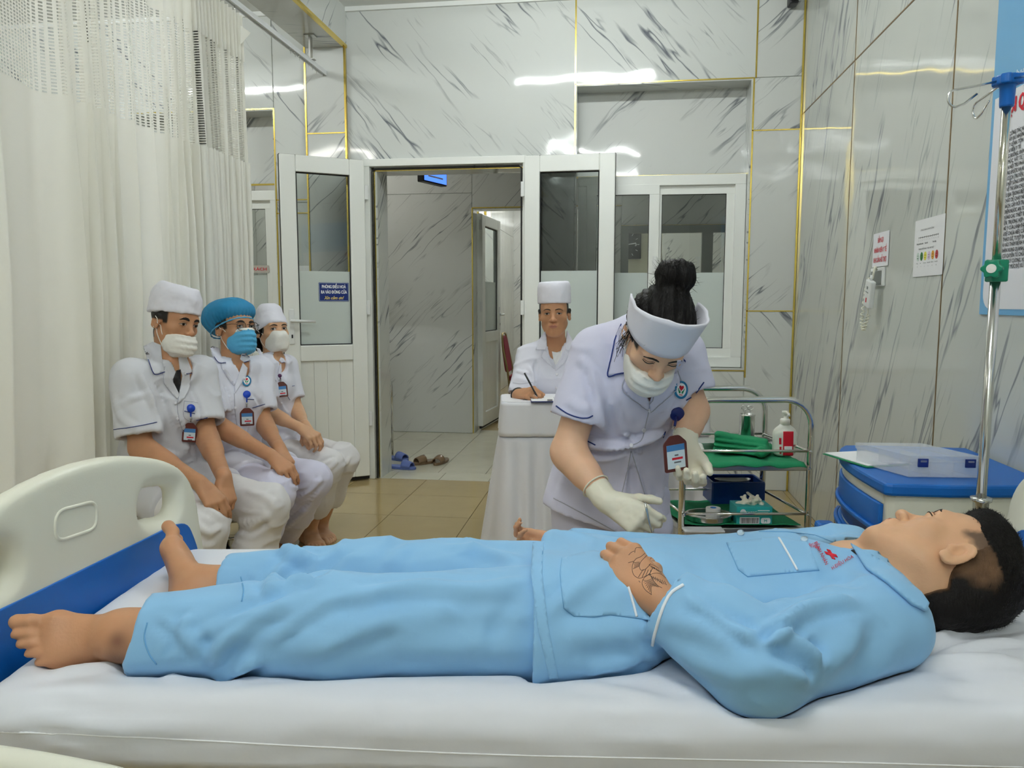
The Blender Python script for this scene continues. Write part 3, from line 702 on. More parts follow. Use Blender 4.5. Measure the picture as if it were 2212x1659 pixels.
def rounded_poly(pts, r, n=5):
    out = []; m = len(pts)
    for i in range(m):
        p0, p1, p2 = [np.array(pts[(i + k) % m], float) for k in (-1, 0, 1)]; a, b_ = nrm(p0 - p1), nrm(p2 - p1)
        rr = min(r, np.linalg.norm(p0 - p1) * .45, np.linalg.norm(p2 - p1) * .45); A, B_ = p1 + a * rr, p1 + b_ * rr
        for t in np.linspace(0, 1, n): out.append(tuple((1 - t) ** 2 * A + 2 * t * (1 - t) * p1 + t * t * B_))
    return out
# ------------------------------------------------------------ heads, hands, feet
def head(f, c, R, s=1.0, ears=True, nose=1.0):
    c = np.asarray(c, float); R = np.asarray(R, float)
    q = lambda x, y, z: c + R @ (np.array([x, y, z]) * s)
    el = lambda p_, r, k=.02, op='add', RR=None: f.ell(q(*p_), np.array(r) * s, R if RR is None else RR, k * s, op)
    cp_ = lambda a, b, r1, r2, k=.02, op='add': f.ec(q(*a), q(*b), r1 * s, r2 * s, k * s, op=op)
    el((0, -.014, .036), (.074, .092, .087), .01)
    el((0, .03, .03), (.059, .06, .062), .03); el((0, .035, -.022), (.057, .05, .062), .03); el((0, .022, -.06), (.05, .05, .048), .03)
    for x in (1, -1):
        cp_((.044 * x, -.004, -.05), (.02 * x, .06, -.098), .021, .018, .03)
        el((.046 * x, .05, -.024), (.022, .022, .018), .02)
    el((0, .066, -.1), (.024, .02, .019), .02)
    cp_((-.036, .075, .021), (.036, .075, .021), .012, .012, .018)
    el((0, .08, -.066), (.026, .014, .018), .02)
    for x in (1, -1): el((.031 * x, .095, .001), (.016, .011, .0095), .012, 'sub')
    for x in (1, -1): el((.031 * x, .0775, .001), (.0135, .0125, .0115), .004)
    cp_((0, .084, .004), (0, .102, -.031), .007, .0105, .014); el((0, .105, -.034), (.0115, .011, .0105), .008)
    for x in (1, -1): el((.0135 * x, .095, -.037), (.0085, .010, .0075), .006)
    for x in (1, -1): el((.0065 * x, .102, -.0445), (.0035, .005, .004), .003, 'sub')
    cp_((-.019, .088, -.0605), (.019, .088, -.0605), .0055, .0055, .008); cp_((-.0155, .0875, -.0695), (.0155, .0875, -.0695), .0065, .0065, .008)
    cp_((0, .0935, -.0605), (0, .0935, -.0605), .005, .005, .008); cp_((-.021, .0955, -.065), (.021, .0955, -.065), .0016, .0016, .004, 'sub')
    if ears:
        for x in (1, -1):
            a = math.radians(14); RR = R @ np.array([[1, 0, 0], [0, math.cos(a), -math.sin(a)], [0, math.sin(a), math.cos(a)]]).T @ np.array([[math.cos(.35 * x), -math.sin(.35 * x), 0], [math.sin(.35 * x), math.cos(.35 * x), 0], [0, 0, 1]])
            el((.077 * x, -.012, -.006), (.0068, .0185, .032), .006, 'add', RR); el((.0865 * x, -.008, -.001), (.0108, .0125, .022), .003, 'sub', RR)
            ec_ = [q(*(V(.0795 * x, -.012, -.004) + (R.T @ RR) @ V(.001 * x, .0165 * math.cos(t), .0285 * math.sin(t)))) for t in np.linspace(-2.2, 2.6, 13)]
            for a_, b_ in zip(ec_[:-1], ec_[1:]): f.ec(a_, b_, .0033 * s, .0033 * s, .0025 * s)
            el((.0795 * x, -.008, -.029), (.0045, .009, .009), .005, 'add', RR); ec2 = [q(*(V(.0785 * x, -.010, -.002) + (R.T @ RR) @ V(.0, .0085 * math.cos(t), .017 * math.sin(t)))) for t in np.linspace(1.2, 4.4, 7)]
            for a_, b_ in zip(ec2[:-1], ec2[1:]): f.ec(a_, b_, .0026 * s, .0026 * s, .003 * s)
            el((.076 * x, .004, -.01), (.005, .006, .008), .004)
def face_parts(b, c, R, s, person, gaze=(0, 0), open_=1.0, lipcol='lip', brow_t=1.0, lips=True, sides=(1, -1), closed=False):
    mp = mlocal(c, R, s)
    for x in sides:
        up = [(.0165, -.0015), (.021, .0035), (.027, .0058), (.033, .0058), (.040, .003), (.0455, -.002)]
        lo = [(.040, -.0045), (.033, -.0062), (.026, -.006), (.020, -.0042)]
        if open_ != 1.0: up = [(a, -0.002 + (b_ + .002) * open_) for a, b_ in up]; lo = [(a, -0.002 + (b_ + .002) * open_) for a, b_ in lo]
        alm = [(a * x, b_) for a, b_ in curve_path(up, 4)] + [(a * x, b_) for a, b_ in lo]
        if not closed:
            drape_patch('eye', b, alm, mp, .003, .0007 * s, 'eye_white', person, .0012)
            gx = .0312 * x + gaze[0]; gz = .0005 + gaze[1]
            ir = [(gx + .0056 * math.cos(t), min(gz + .0056 * math.sin(t), (.0052 if open_ == 1 else .0052 * open_))) for t in np.linspace(0, 2 * math.pi, 18, endpoint=False)]
            drape_patch('iris', b, ir, mp, .003, .0013 * s, 'iris', person, .0012)
        drape_tube('eyelid_line', b, [mp(a * x, b_) for a, b_ in curve_path(up, 4)], [.0006 * s, .0013 * s, .0013 * s, .0014 * s, .0009 * s], 'lash', person, .0006 * s)
        drape_tube('eyelid_crease', b, [mp(a * x, b_ + .0055) for a, b_ in curve_path(up, 4)], .0008 * s, 'skin_line', person, .0002 * s)
        br = [(.012, .017), (.020, .0205), (.030, .0225), (.040, .021), (.050, .015)]
        t_ = [.0025 * brow_t, .0042 * brow_t, .004 * brow_t, .003 * brow_t, .0006]
        pl = [(a * x, z + w_) for (a, z), w_ in zip(br, t_)] + [(a * x, z - w_) for (a, z), w_ in list(zip(br, t_))[::-1]]
        drape_patch('eyebrow', b, pl, mp, .004, .0012 * s, 'brow_hair', person, .0016)
    if lips:
        drape_patch('lip', b, [(-.024, -.0655), (-.012, -.0600), (-.004, -.0575), (0, -.0588), (.004, -.0575), (.012, -.0600), (.024, -.0655), (.012, -.0662), (-.012, -.0662)], mp, .004, .0007 * s, lipcol, person, .0012)
        drape_patch('lip', b, [(-.022, -.0665), (.022, -.0665), (.014, -.0735), (0, -.0760), (-.014, -.0735)], mp, .004, .0007 * s, lipcol, person, .0012)
def frame_of(y, z):
    """right-handed frame: y = fingers or toes, z = back of the hand or instep (as near as possible)"""
    y = nrm(y); z = nrm(np.asarray(z, float) - y * np.dot(z, y)); return np.stack([np.cross(y, z), y, z], 1)
FING = [(.031, .090, (.040, .025, .021), .0088), (.0105, .094, (.044, .029, .022), .009), (-.0105, .089, (.041, .027, .022), .0087), (-.030, .080, (.033, .021, .019), .0077)]
def hand(f, w, R, s=1.0, curl=((30, 35, 25),) * 4, thumb=(38, 25, 30, 20), tside=1, spread=3, grow=0.0, bend=0, fk=.004):
    """w wrist, R frame (x across, y to the fingers, z back of the hand); tside=+1 puts the thumb at +x"""
    w = np.asarray(w, float); q = lambda x, y, z: w + R @ (np.array([x * tside, y, z]) * s)
    for i, (x, y, ph, r) in enumerate(FING):
        f.ec(q(x * .55, .012, 0), q(x, y - .003, .002), (.0135 + grow), (.0112 + grow), .014)
    f.ec(q(-.016, .035, -.006), q(.014, .05, -.007), .013 + grow, .013 + grow, .014)
    f.ec(q(0, -.03, 0), q(0, .015, 0), (.024 + grow, .0175 + grow), (.025 + grow, .017 + grow), .014, side=R[:, 0])
    for i, (x, y, ph, r) in enumerate(FING):
        p_ = np.array([x, y, .001]); a = 0.0; ya = math.radians(-spread * (i - 1.5) * -1)
        cu = curl[i] if i < len(curl) else curl[-1]
        for j in range(3):
            a += math.radians(cu[j]); d = np.array([math.sin(-ya if tside else ya) * -1 * math.cos(a), math.cos(a) * math.cos(ya), -math.sin(a)])
            n_ = p_ + d * ph[j]; f.ec(q(*p_), q(*n_), (r - .0007 * j + grow) * s, (r - .0007 * (j + 1) + grow) * s, fk if j else .007); p_ = n_
    a1, a2, b1, b2 = [math.radians(t) for t in thumb]   # out to the side, towards the palm, then bends
    p0 = np.array([.018, .02, -.004]); d = np.array([math.sin(a1) * math.cos(a2), math.cos(a1) * math.cos(a2), -math.sin(a2)])
    p1 = p0 + d * .046; f.ec(q(*p0), q(*p1), (.0155 + grow) * s, (.0112 + grow) * s, .016)
    inw = nrm(np.array([-math.cos(a1), math.sin(a1) * .9, -.35]))
    d2 = nrm(d * math.cos(b1) + inw * math.sin(b1)); p2 = p1 + d2 * .032; f.ec(q(*p1), q(*p2), (.0108 + grow) * s, (.0100 + grow) * s, .006)
    d3 = nrm(d * math.cos(b1 + b2) + inw * math.sin(b1 + b2)); p3 = p2 + d3 * .024; f.ec(q(*p2), q(*p3), (.0102 + grow) * s, (.0082 + grow) * s, .005)
    return q
def foot(f, a, R, s=1.0, big=1, toe_curl=8):
    """a ankle joint, R frame (x across, y to the toes, z instep); big=+1: big toe at +x"""
    a = np.asarray(a, float); q = lambda x, y, z: a + R @ (np.array([x * big, y, z]) * s)
    f.ell(q(0, -.045, -.045), np.array([.031, .034, .033]) * s, R, .02)
    f.ec(q(0, -.02, .0), q(0, -.035, -.04), .034 * s, .032 * s, .03)
    f.ec(q(.004, .0, -.018), q(.008, .10, -.052), (.034 * s, .036 * s), (.040 * s, .021 * s), .03, side=R[:, 0])
    f.ec(q(-.014, -.03, -.058), q(-.022, .09, -.062), .022 * s, .018 * s, .03)
    f.ec(q(.026, .115, -.055), q(-.030, .092, -.060), .021 * s, .0165 * s, .025)
    for x in (1, -1): f.ell(q(.031 * x, -.01, -.006), np.array([.012, .014, .014]) * s, R, .012)
    for (x, y, L, r) in ((.029, .128, .050, .0135), (.007, .128, .046, .0088), (-.010, .120, .042, .0084), (-.0255, .109, .036, .008), (-.0395, .095, .030, .0078)):
        p0 = q(x, y - .012, -.056); p1 = q(x, y + L * .45, -.055 + .003); p2 = q(x, y + L * .9, -.063)
        f.ec(p0, p1, r * s, r * .95 * s, .006); f.ec(p1, p2, r * .95 * s, r * 1.02 * s, .004)
    return q
M['skin'] = pm('skin', (0.5, 0.28, 0.17, 1), 0.5, sss=0.12, bump=0.06, scale=180, vcol=True)
M['eye_white'] = pm('eye white', srgb(205, 196, 190), 0.25); M['iris'] = pm('dark iris', (0.012, 0.007, 0.005, 1), 0.12); M['lash'] = pm('eye lashes', (0.012, 0.009, 0.008, 1), 0.6)
M['skin_line'] = pm('skin crease', srgb(128, 84, 62), 0.6); M['brow_hair'] = pm('eyebrow hair', (0.014, 0.010, 0.008, 1), 0.8)
M['lip'] = pm('lip', srgb(176, 118, 100), 0.45); M['hair'] = pm('black hair', (0.005, 0.0042, 0.004, 1), 0.5, bump=0.4, scale=160, stretch=(1, 1, 0.15), spec=0.16)
M['hair_fade'] = pm('clipped hair', (0.005, 0.0042, 0.004, 1), 0.6, bump=0.4, scale=220, stretch=(1, 1, 0.2), spec=0.15, vcol=True)
SKIN_A = np.array(srgb(214, 168, 132)[:3]); SKIN_D = np.array(srgb(190, 140, 104)[:3]); SKIN_L = np.array(srgb(226, 182, 150)[:3])
HAIRC = np.array([0.012, 0.010, 0.009])
def skin_col(v, base, red=()):
    n = fbm(v * 30, 3)[:, None]; c = base * (1 + 0.10 * n)
    for p_, r, col, a in red:
        d = np.exp(-(((v - p_) / r) ** 2).sum(1))[:, None]; c = c * (1 - a * d) + np.array(col) * a * d
    return c
def to_local(v, c, R, s): return (v - np.asarray(c)) @ np.asarray(R) / s
def cap_hair(col, v, c, R, s, line, soft=.004):
    """short hair grows on the scalp: line(l) > 0 inside the hairline"""
    l = to_local(v, c, R, s); m = np.clip(line(l) / soft, 0, 1)[:, None]; m[np.linalg.norm(l, axis=1) > .2] = 0
    return col * (1 - m) + HAIRC * m
# ============================================================ the patient lying on the bed
ZM = 0.70                                   # top of the mattress
M['shirt_blue'] = pm('pale blue cotton', srgb(140, 189, 228), 0.85, bump=0.22, scale=11, detail=5, sheen=0.15, bdist=0.006)
M['white_cord'] = pm('white piping', srgb(238, 242, 248), 0.8)
M['seam_blue'] = pm('blue seam', srgb(108, 164, 212), 0.9)
def patient():
    root = thing('person', 'young man lying on the bed in a pale blue patient suit', 'person', (0.05, 1.45, ZM))
    hc = V(0.599, 1.468, 0.802); HR = np.array([[-0.001, -0.2, 0.98], [0.76, 0.636, 0.13], [-0.65, 0.745, 0.151]]); U_, _, Vt = np.linalg.svd(HR); HR = U_ @ Vt
    nb = P(1868, 1258, 1.42); chest = P(1720, 1268, 1.42); waist = P(1420, 1280, 1.395); pel = P(1160, 1298, 1.365)
    shN, elN, wrN = P(1905, 1348, 1.225), P(1632, 1428, 1.105), P(1418, 1292, 1.195)
    shF, elF, wrF = P(1830, 1202, 1.60), P(1520, 1212, 1.66), P(1222, 1186, 1.665)
    hiN, knN, anN = P(1130, 1345, 1.25), P(720, 1352, 1.215), P(262, 1372, 1.215)
    hiF, knF, anF = P(1130, 1268, 1.455), P(800, 1256, 1.50), P(440, 1266, 1.50)
    # ---- skin: one continuous body
    hn = P(1372, 1238, 1.235)                # back of the near hand
    lo, hi = V(-1.25, .9, .6), V(1.0, 2.0, 1.08)
    fine = [(hc - .13, hc + .13, .0029), (P(1370, 1245, 1.23) - .085, P(1370, 1245, 1.23) + .085, .0032), (V(-1.05, 1.05, .66), V(-.62, 1.75, .98), .005)]
    f = Fld(lo, hi, .011, fine)
    e = Fh_ = FH
    f.ec(chest, waist, (.135, .065), (.125, .06), .03, side=FH); f.ec(waist, pel, (.125, .06), (.13, .062), .03, side=FH)
    f.ec(nb, chest, (.09, .055), (.135, .065), .05, side=FH)
    for (sh, el_, wr) in ((shN, elN, wrN), (shF, elF, wrF)):
        f.ec(nb + (sh - nb) * .3, sh, .05, .05, .03); f.ec(sh, el_, .047, .036, .03); f.ec(el_, wr, .038, .025, .02)
    for (hp, kn, an) in ((hiN, knN, anN), (hiF, knF, anF)):
        f.ec(hp, kn, .066, .05, .03); f.ec(kn, an, .048, .034, .03)
    f.ec(hc + HR @ V(0, -.03, -.04), nb + V(.0, 0, .005), .056, .064, .03)
    f.ec(hc + HR @ V(.03, .01, -.07), nb + V(-.03, .03, .03), .03, .035, .03)
    head(f, hc, HR, 1.0)
    # near hand resting on the belly, knuckles up, fingers curled under
    hy = P(1338, 1205, 1.262) - wrN; Rn = frame_of(hy, V(-.25, -.42, .86)); 
    qn = hand(f, wrN + nrm(hy) * .004, Rn, .98, curl=((28, 82, 50), (30, 86, 50), (30, 86, 50), (28, 82, 50)), thumb=(40, 30, 25, 20), tside=1, spread=3, fk=.003)
    f.ec(elN, wrN, .036, .026, .01)
    # far hand lying palm up beyond the belly
    Rf = frame_of(-RV * .97 + FH * .12 + V(0, 0, .05), V(.0, .55, -.8)); hand(f, wrF, Rf, .88, curl=((38, 44, 30), (44, 46, 30), (50, 46, 30), (54, 46, 30)), thumb=(14, 8, 12, 10), tside=-1)
    # feet
    tN = P(88, 1352, 1.10) - anN; tF = P(352, 1205, 1.50) - anF
    RfN = frame_of(P(75, 1362, 1.165) - anN, V(-.20, -.78, .55)); foot(f, anN, RfN, .90, big=1)
    RfF = frame_of(V(0, 0, .50) + FH * .80 - RV * .30, nrm(RV) * .95 + V(0, 0, .3)); foot(f, anF, RfF, 1.02, big=-1)
    f.ec(anF + (knF - anF) * .3, anF, .040, .035, .02); f.ec(anN + (knN - anN) * .3, anN, .040, .035, .02)
    v, q = f.mesh(); v = relax(v, q, 1, .3)
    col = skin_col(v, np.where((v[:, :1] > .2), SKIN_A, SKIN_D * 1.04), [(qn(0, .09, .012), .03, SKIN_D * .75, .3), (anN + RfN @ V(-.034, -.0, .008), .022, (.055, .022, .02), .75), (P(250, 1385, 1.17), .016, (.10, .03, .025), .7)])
    l = to_local(v, hc, HR, 1.0)
    near = np.linalg.norm(l, axis=1) < .17
    nz = fbm(v * 90, 2) * .01
    # fade of clipped hair round the ear and nape
    hl = np.where(l[:, 2] > .0, -.012 - l[:, 1] + .35 * np.clip(l[:, 2] - .03, -.05, .03) + .02, 0)
    side_ = np.minimum(.030 - l[:, 1] + .1 * l[:, 2], l[:, 2] - .022)          # temple and above the ear
    nape = np.minimum(-.050 - l[:, 1] + .25 * (l[:, 2]), l[:, 2] + .062)
    m = np.clip((np.maximum(side_, nape) + nz) / .016, 0, .82) * near; col = col * (1 - m[:, None]) + HAIRC * 1.4 * m[:, None]
    lipm = near & (np.abs(l[:, 0]) < .024) & (l[:, 1] > .07); d = np.exp(-((l[:, 2] + .066) / .0062) ** 2) * lipm; col = col * (1 - .55 * d[:, None]) + np.array(srgb(160, 92, 88)[:3]) * .55 * d[:, None]
    obj('body', v, q, 'skin', root, True, col=col)
    bb = BV((v, q))
    face_parts(bb, hc, HR, 1.0, root, closed=True, open_=.3, lips=True, sides=(-1,))
    MP = mlocal(hc, HR, 1.0)
    for x in (): drape_patch('nostril', bb, [(x * .0065 + .0028 * math.cos(t), -.0425 + .0020 * math.sin(t)) for t in np.linspace(0, 6.28, 12, endpoint=False)], MP, .002, .0006, 'lash', root, .001)
    # ---- hair: thick on top, clipped at the sides
    g = Fld(hc - .18, hc + .18, .0048)
    g.ell(hc + HR @ V(0, -.022, .040), (.0775, .100, .094), HR, 0); g.ell(hc + HR @ V(0, -.075, -.03), (.058, .046, .07), HR, .03); g.ell(hc + HR @ V(0, .03, .098), (.058, .062, .042), HR, .03)
    g.cut(hc + HR @ V(0, .085, .046), HR @ V(0, .84, -.54), 0)
    g2 = g.like(); g2.ell(hc + HR @ V(0, -.085, .045), (.2, .085, .085), HR, 0); g3 = g.like(); g3.ell(hc + HR @ V(0, -.01, .128), (.2, .16, .080), HR, 0); g2.union(g3)
    g4 = g.like(); g4.ell(hc + HR @ V(0, -.108, -.035), (.075, .062, .085), HR, 0); g2.union(g4)
    g.D = np.maximum(g.D, g2.D)
    hv, hq = g.mesh(); hn_ = vnormals(hv, hq); ll = to_local(hv, hc, HR, 1)
    hv = hv + hn_ * (.006 * fbm(np.stack([ll[:, 0] * 60, ll[:, 1] * 22, ll[:, 2] * 22], 1), 3))[:, None]
    td = np.array([bb.find_nearest(Vector(p_))[3] for p_ in hv.tolist()]); fw_ = np.clip(1.15 - (td + .004 * fbm(hv * 60, 2)) / .0085, 0, 1)[:, None] * (ll[:, 2] < .055)[:, None]; hcol = HAIRC * .5 * (1 - fw_) + np.array(srgb(104, 78, 56)[:3]) * fw_
    ho = obj('hair', hv, hq, 'hair_fade', root, True, col=hcol)
    # loose strands standing off the hair
    sel = np.nonzero((ll[:, 2] > .02) & (np.linalg.norm(ll - V(0, 0, .03), axis=1) > .07))[0]; sel = RNG.choice(sel, 2600); mb_v, mb_f = [], []
    sel = [i for i in sel if fw_[i] < .15]
    for i in sel:
        p_ = hv[i]; n_ = hn_[i]; t_ = HR @ V(RNG.normal(0, .5), .55 + RNG.normal(0, .3), RNG.normal(.1, .4)); t_ = nrm(t_ - n_ * np.dot(t_, n_)); L = RNG.uniform(.006, .014)
        sd = nrm(np.cross(n_, t_)) * .0005; a = p_ - n_ * .002; b_ = p_ + t_ * L * .7 + n_ * L * .18; c_ = p_ + t_ * L * 1.3 + n_ * L * .28; o = len(mb_v)
        mb_v += [a - sd, a + sd, b_ + sd * .7, b_ - sd * .7, c_]; mb_f += [(o, o + 1, o + 2, o + 3), (o + 3, o + 2, o + 4)]
    st = obj('hair_strands', mb_v, mb_f, 'hair', ho); st['kind'] = 'stuff'
    # ---- trousers
    t = Fld(V(-1.1, .95, .62), V(.4, 1.85, .95), .0075)
    pl = t.like(); pl.ec(pel + RV * .16, pel - RV * .02, (.165, .080), (.17, .084), .02, side=FH)
    t.union(pl)
    for (hp, kn, an, r0, r1, r2) in ((hiN, knN, anN, .094, .082, .062), (hiF, knF, anF, .088, .080, .058)):
        gl = t.like(); gl.ec(hp + RV * .02, kn, r0, r1, .02); gl.ec(kn, an - nrm(kn - an) * .02, r1, r2, .03)
        ce = an + (kn - an) * (.085 if an is anN else .135); gl.cut(ce, an - kn + (V(0, -.05, .1) if an is anN else V(0, 0, 0)))
        cav = t.like(); cav.ec(an - (kn - an) * .1, an + (kn - an) * .26, r2 - .015, r2 - .012); gl.minus(cav); t.union(gl, .03)
    t.cut(P(1192, 1300, 1.3), RV)
    tv, tq = t.mesh(); tv = relax(tv, tq, 2); tb = BV((tv, tq))
    st_ = [([(1130, 1215), (1050, 1190), (950, 1180)], .014, .008), ([(1140, 1250), (1040, 1275), (900, 1268), (760, 1285)], .014, .011), ([(1120, 1400), (950, 1395), (820, 1390)], .02, .007), ([(870, 1330), (760, 1370), (660, 1420)], .014, .010),
           ([(640, 1300), (560, 1330), (480, 1390), (470, 1455)], .014, .016), ([(620, 1310), (500, 1340), (420, 1380)], .010, .010), ([(560, 1420), (500, 1455), (470, 1462)], .014, .014), ([(420, 1330), (400, 1360), (440, 1420)], .010, .010), ([(330, 1345), (370, 1380), (360, 1420)], .008, -.006),
           ([(680, 1215), (620, 1190), (600, 1178)], .014, .018), ([(640, 1200), (600, 1240), (580, 1285)], .012, .012), ([(700, 1250), (640, 1255), (560, 1290)], .010, .010), ([(760, 1190), (700, 1230), (650, 1275)], .012, -.008), ([(530, 1245), (560, 1275), (580, 1300)], .008, -.006),
           ([(900, 1170), (860, 1200), (840, 1240)], .016, .008), ([(1000, 1310), (900, 1340), (820, 1345)], .022, .008), ([(1130, 1290), (1080, 1330), (1060, 1420)], .014, -.006), ([(780, 1310), (700, 1330), (600, 1400)], .012, -.009)]
    tv = fold(tv, tq, tb, st_); nn = vnormals(tv, tq); tv += nn * (.006 * fbm(tv * V(9, 22, 22), 3) + crisp(tv, .008, (12, 9, 12)))[:, None]
    obj('trousers', tv, tq, 'shirt_blue', root, True); tb = BV((tv, tq))
    for path in ([(318, 1345), (312, 1378), (322, 1412), (338, 1435)], [(520, 1246), (526, 1275), (522, 1300)]): drape_tube('cuff_seam', tb, od_px(path), .0012, 'seam_blue', root, .0004)
    # ---- shirt
    s_ = Fld(V(-.32, .9, .62), V(.78, 1.95, 1.0), .0068)
    to = s_.like(); Tc = chest + V(0, 0, .0)
    to.ec(nb - RV * .035, chest, (.12, .072), (.178, .090), .03, side=FH); to.ec(chest, waist, (.178, .090), (.172, .082), .03, side=FH); to.ec(waist, pel - RV * .06 - FH * .012, (.172, .082), (.228, .108), .03, side=FH)
    to.ec(hiN - RV * .06, hiN + RV * .14, .110, .094, .05); to.ec(hiF - RV * .06, hiF + RV * .14, .103, .085, .05)
    to.ec(nb, shN - (shN - nb) * .12, .062, .062, .05); to.ec(nb, shF, .06, .062, .05)
    to.cut(P(1165, 1330, 1.3), -RV + V(0, .10, 0))
    s_.union(to)
    sl = s_.like(); sl.ec(shN, elN, .078, .073, .02); sl.ec(elN, elN + (wrN - elN) * .5, .073, .064, .03); sl.ec(elN + (wrN - elN) * .4, wrN + (wrN - elN) * .2, .066, .054, .02)
    cp0 = elN + (wrN - elN) * .88; sl.cut(cp0, wrN - elN + V(.02, 0, .0)); cav = s_.like(); cav.ec(elN + (wrN - elN) * .62, wrN + (wrN - elN) * .5, .040, .048); sl.minus(cav)
    s_.union(sl, .022)
    sf = s_.like(); sf.ec(shF, elF, .066, .056, .02); sf.ec(elF, wrF, .056, .046, .02); sf.cut(wrF + RV * .0, -RV + V(0, 0, .25)); cav = s_.like(); cav.ec(wrF + RV * .06, wrF - RV * .1, .028, .034); sf.minus(cav); s_.union(sf, .02)
    nk = s_.like(); nk.ec(hc + HR @ V(0, -.03, -.04), nb + V(-.02, 0, .01), .060, .072, .02); nk.ec(nb + V(0, 0, .04), chest + V(0, 0.02, .13), .05, .03); s_.minus(nk)
    sv, sq = s_.mesh(); sv = relax(sv, sq, 2); sb = BV((sv, sq))
    st_ = [([(1655, 1380), (1700, 1340), (1760, 1310), (1850, 1300)], .012, .015), ([(1660, 1395), (1700, 1375), (1740, 1400), (1770, 1430)], .011, .016), ([(1640, 1380), (1690, 1360), (1700, 1370)], .008, -.016), ([(1650, 1390), (1700, 1420), (1740, 1440), (1760, 1470)], .010, -.012),
           ([(1770, 1380), (1765, 1410), (1720, 1395)], .010, -.010), ([(1590, 1350), (1640, 1385)], .010, .010), ([(1480, 1290), (1530, 1320), (1580, 1350), (1640, 1385)], .010, .010), ([(1445, 1400), (1560, 1445), (1700, 1450), (1800, 1470)], .020, .008), ([(1850, 1340), (1820, 1400), (1780, 1450)], .02, .008), ([(1900, 1330), (1890, 1400), (1850, 1460)], .022, -.007),
           ([(1420, 1330), (1520, 1365), (1600, 1400)], .016, .006), ([(1210, 1370), (1300, 1370), (1420, 1350)], .018, .008), ([(1180, 1330), (1230, 1280), (1330, 1220)], .016, .008), ([(1260, 1450), (1350, 1430), (1400, 1405)], .016, .008), ([(1180, 1300), (1250, 1250), (1310, 1240)], .012, -.006), ([(1340, 1380), (1380, 1395), (1440, 1440)], .010, .008),
           ([(1500, 1300), (1560, 1330), (1640, 1350)], .016, -.007), ([(1520, 1240), (1600, 1290), (1700, 1300)], .022, .006), ([(1455, 1180), (1500, 1220), (1540, 1280)], .02, -.005), ([(1730, 1260), (1790, 1250), (1860, 1265)], .018, -.006)]
    sv = fold(sv, sq, sb, st_); nn = vnormals(sv, sq); sv += nn * (.0055 * fbm(sv * V(14, 14, 18), 3) + crisp(sv, .007, (10, 12, 10)))[:, None]
    obj('shirt', sv, sq, 'shirt_blue', root, True); sb = BV((sv, sq)); ab = BV((sv, sq), (v, q))
    pk = drape_patch('pocket', sb, [(1570, 1173), (1595, 1231), (1615, 1246), (1769, 1232), (1745, 1172), (1683, 1160)], mpx, 9, .003, 'shirt_blue', root, .004)
    pk2 = drape_patch('pocket', sb, [(1214, 1206), (1210, 1240), (1218, 1314), (1240, 1331), (1283, 1333), (1319, 1328), (1404, 1340), (1372, 1270), (1340, 1200), (1280, 1190)], mpx, 9, .003, 'shirt_blue', root, .004)
    drape_tube('piping', sb, od_px([(1683, 1166), (1700, 1195), (1722, 1234)]), .0022, 'white_cord', root, .004); drape_tube('piping', sb, od_px([(1356, 1272), (1374, 1335)]), .0022, 'white_cord', root, .004)
    drape_tube('piping', sb, od_px([(1476, 1264), (1450, 1282), (1434, 1310), (1420, 1352), (1408, 1395)]), .0026, 'white_cord', root, .001)
    for pth in ([(1173, 1178), (1170, 1240), (1182, 1350), (1205, 1464)], [(1570, 1173), (1595, 1231), (1615, 1246), (1769, 1232)], [(1214, 1206), (1210, 1240), (1218, 1314), (1240, 1331), (1283, 1333), (1319, 1328), (1404, 1340)], [(1640, 1148), (1700, 1149), (1760, 1156), (1840, 1186)]):
        drape_tube('seam', sb, od_px(pth, curve=False), .0010, 'seam_blue', root, .0004)
    drape_patch('hem', sb, [(1152, 1172), (1148, 1240), (1160, 1350), (1186, 1465), (1206, 1464), (1184, 1350), (1171, 1240), (1176, 1170)], mpx, 9, .0026, 'shirt_blue', root, .005)
    drape_patch('collar', ab, [(1838, 1178), (1880, 1202), (1935, 1236), (1985, 1283), (2001, 1306), (1996, 1322), (1968, 1308), (1915, 1262), (1872, 1232), (1862, 1218)], mpx, 8, .010, 'shirt_blue', root, .008, relaxit=6)
    drape_patch('undershirt', ab, [(1838, 1190), (1852, 1186), (1872, 1196), (1884, 1208), (1860, 1206)], mpx, 5, .003, 'black', root, .003)
    # red print on the chest
    for (u, vv) in ((1600, 1152), (1737, 1165)):
        drape_patch('button', sb, [(u + 8 * math.cos(a), vv + 6 * math.sin(a)) for a in np.linspace(0, 6.28, 14, endpoint=False)], mpx, 4, .003, 'button_clear', root, .003)
    A = nrm(V(1, .16)); B = nrm(V(-.16, 1))
    for half in ((7, 20), (20, 7)): pass
    cx, cy = 1795, 1198; k = .42
    cr = [(-4, -13), (4, -13), (4, -4), (13, -4), (13, 4), (4, 4), (4, 13), (-4, 13), (-4, 4), (-13, 4), (-13, -4), (-4, -4)]
    drape_patch('red_cross', sb, [(cx + x * 1.0 + y * .45, cy + x * .28 + y * .8) for x, y in cr], mpx, 5, .0016, 'ink_red', root, .001)
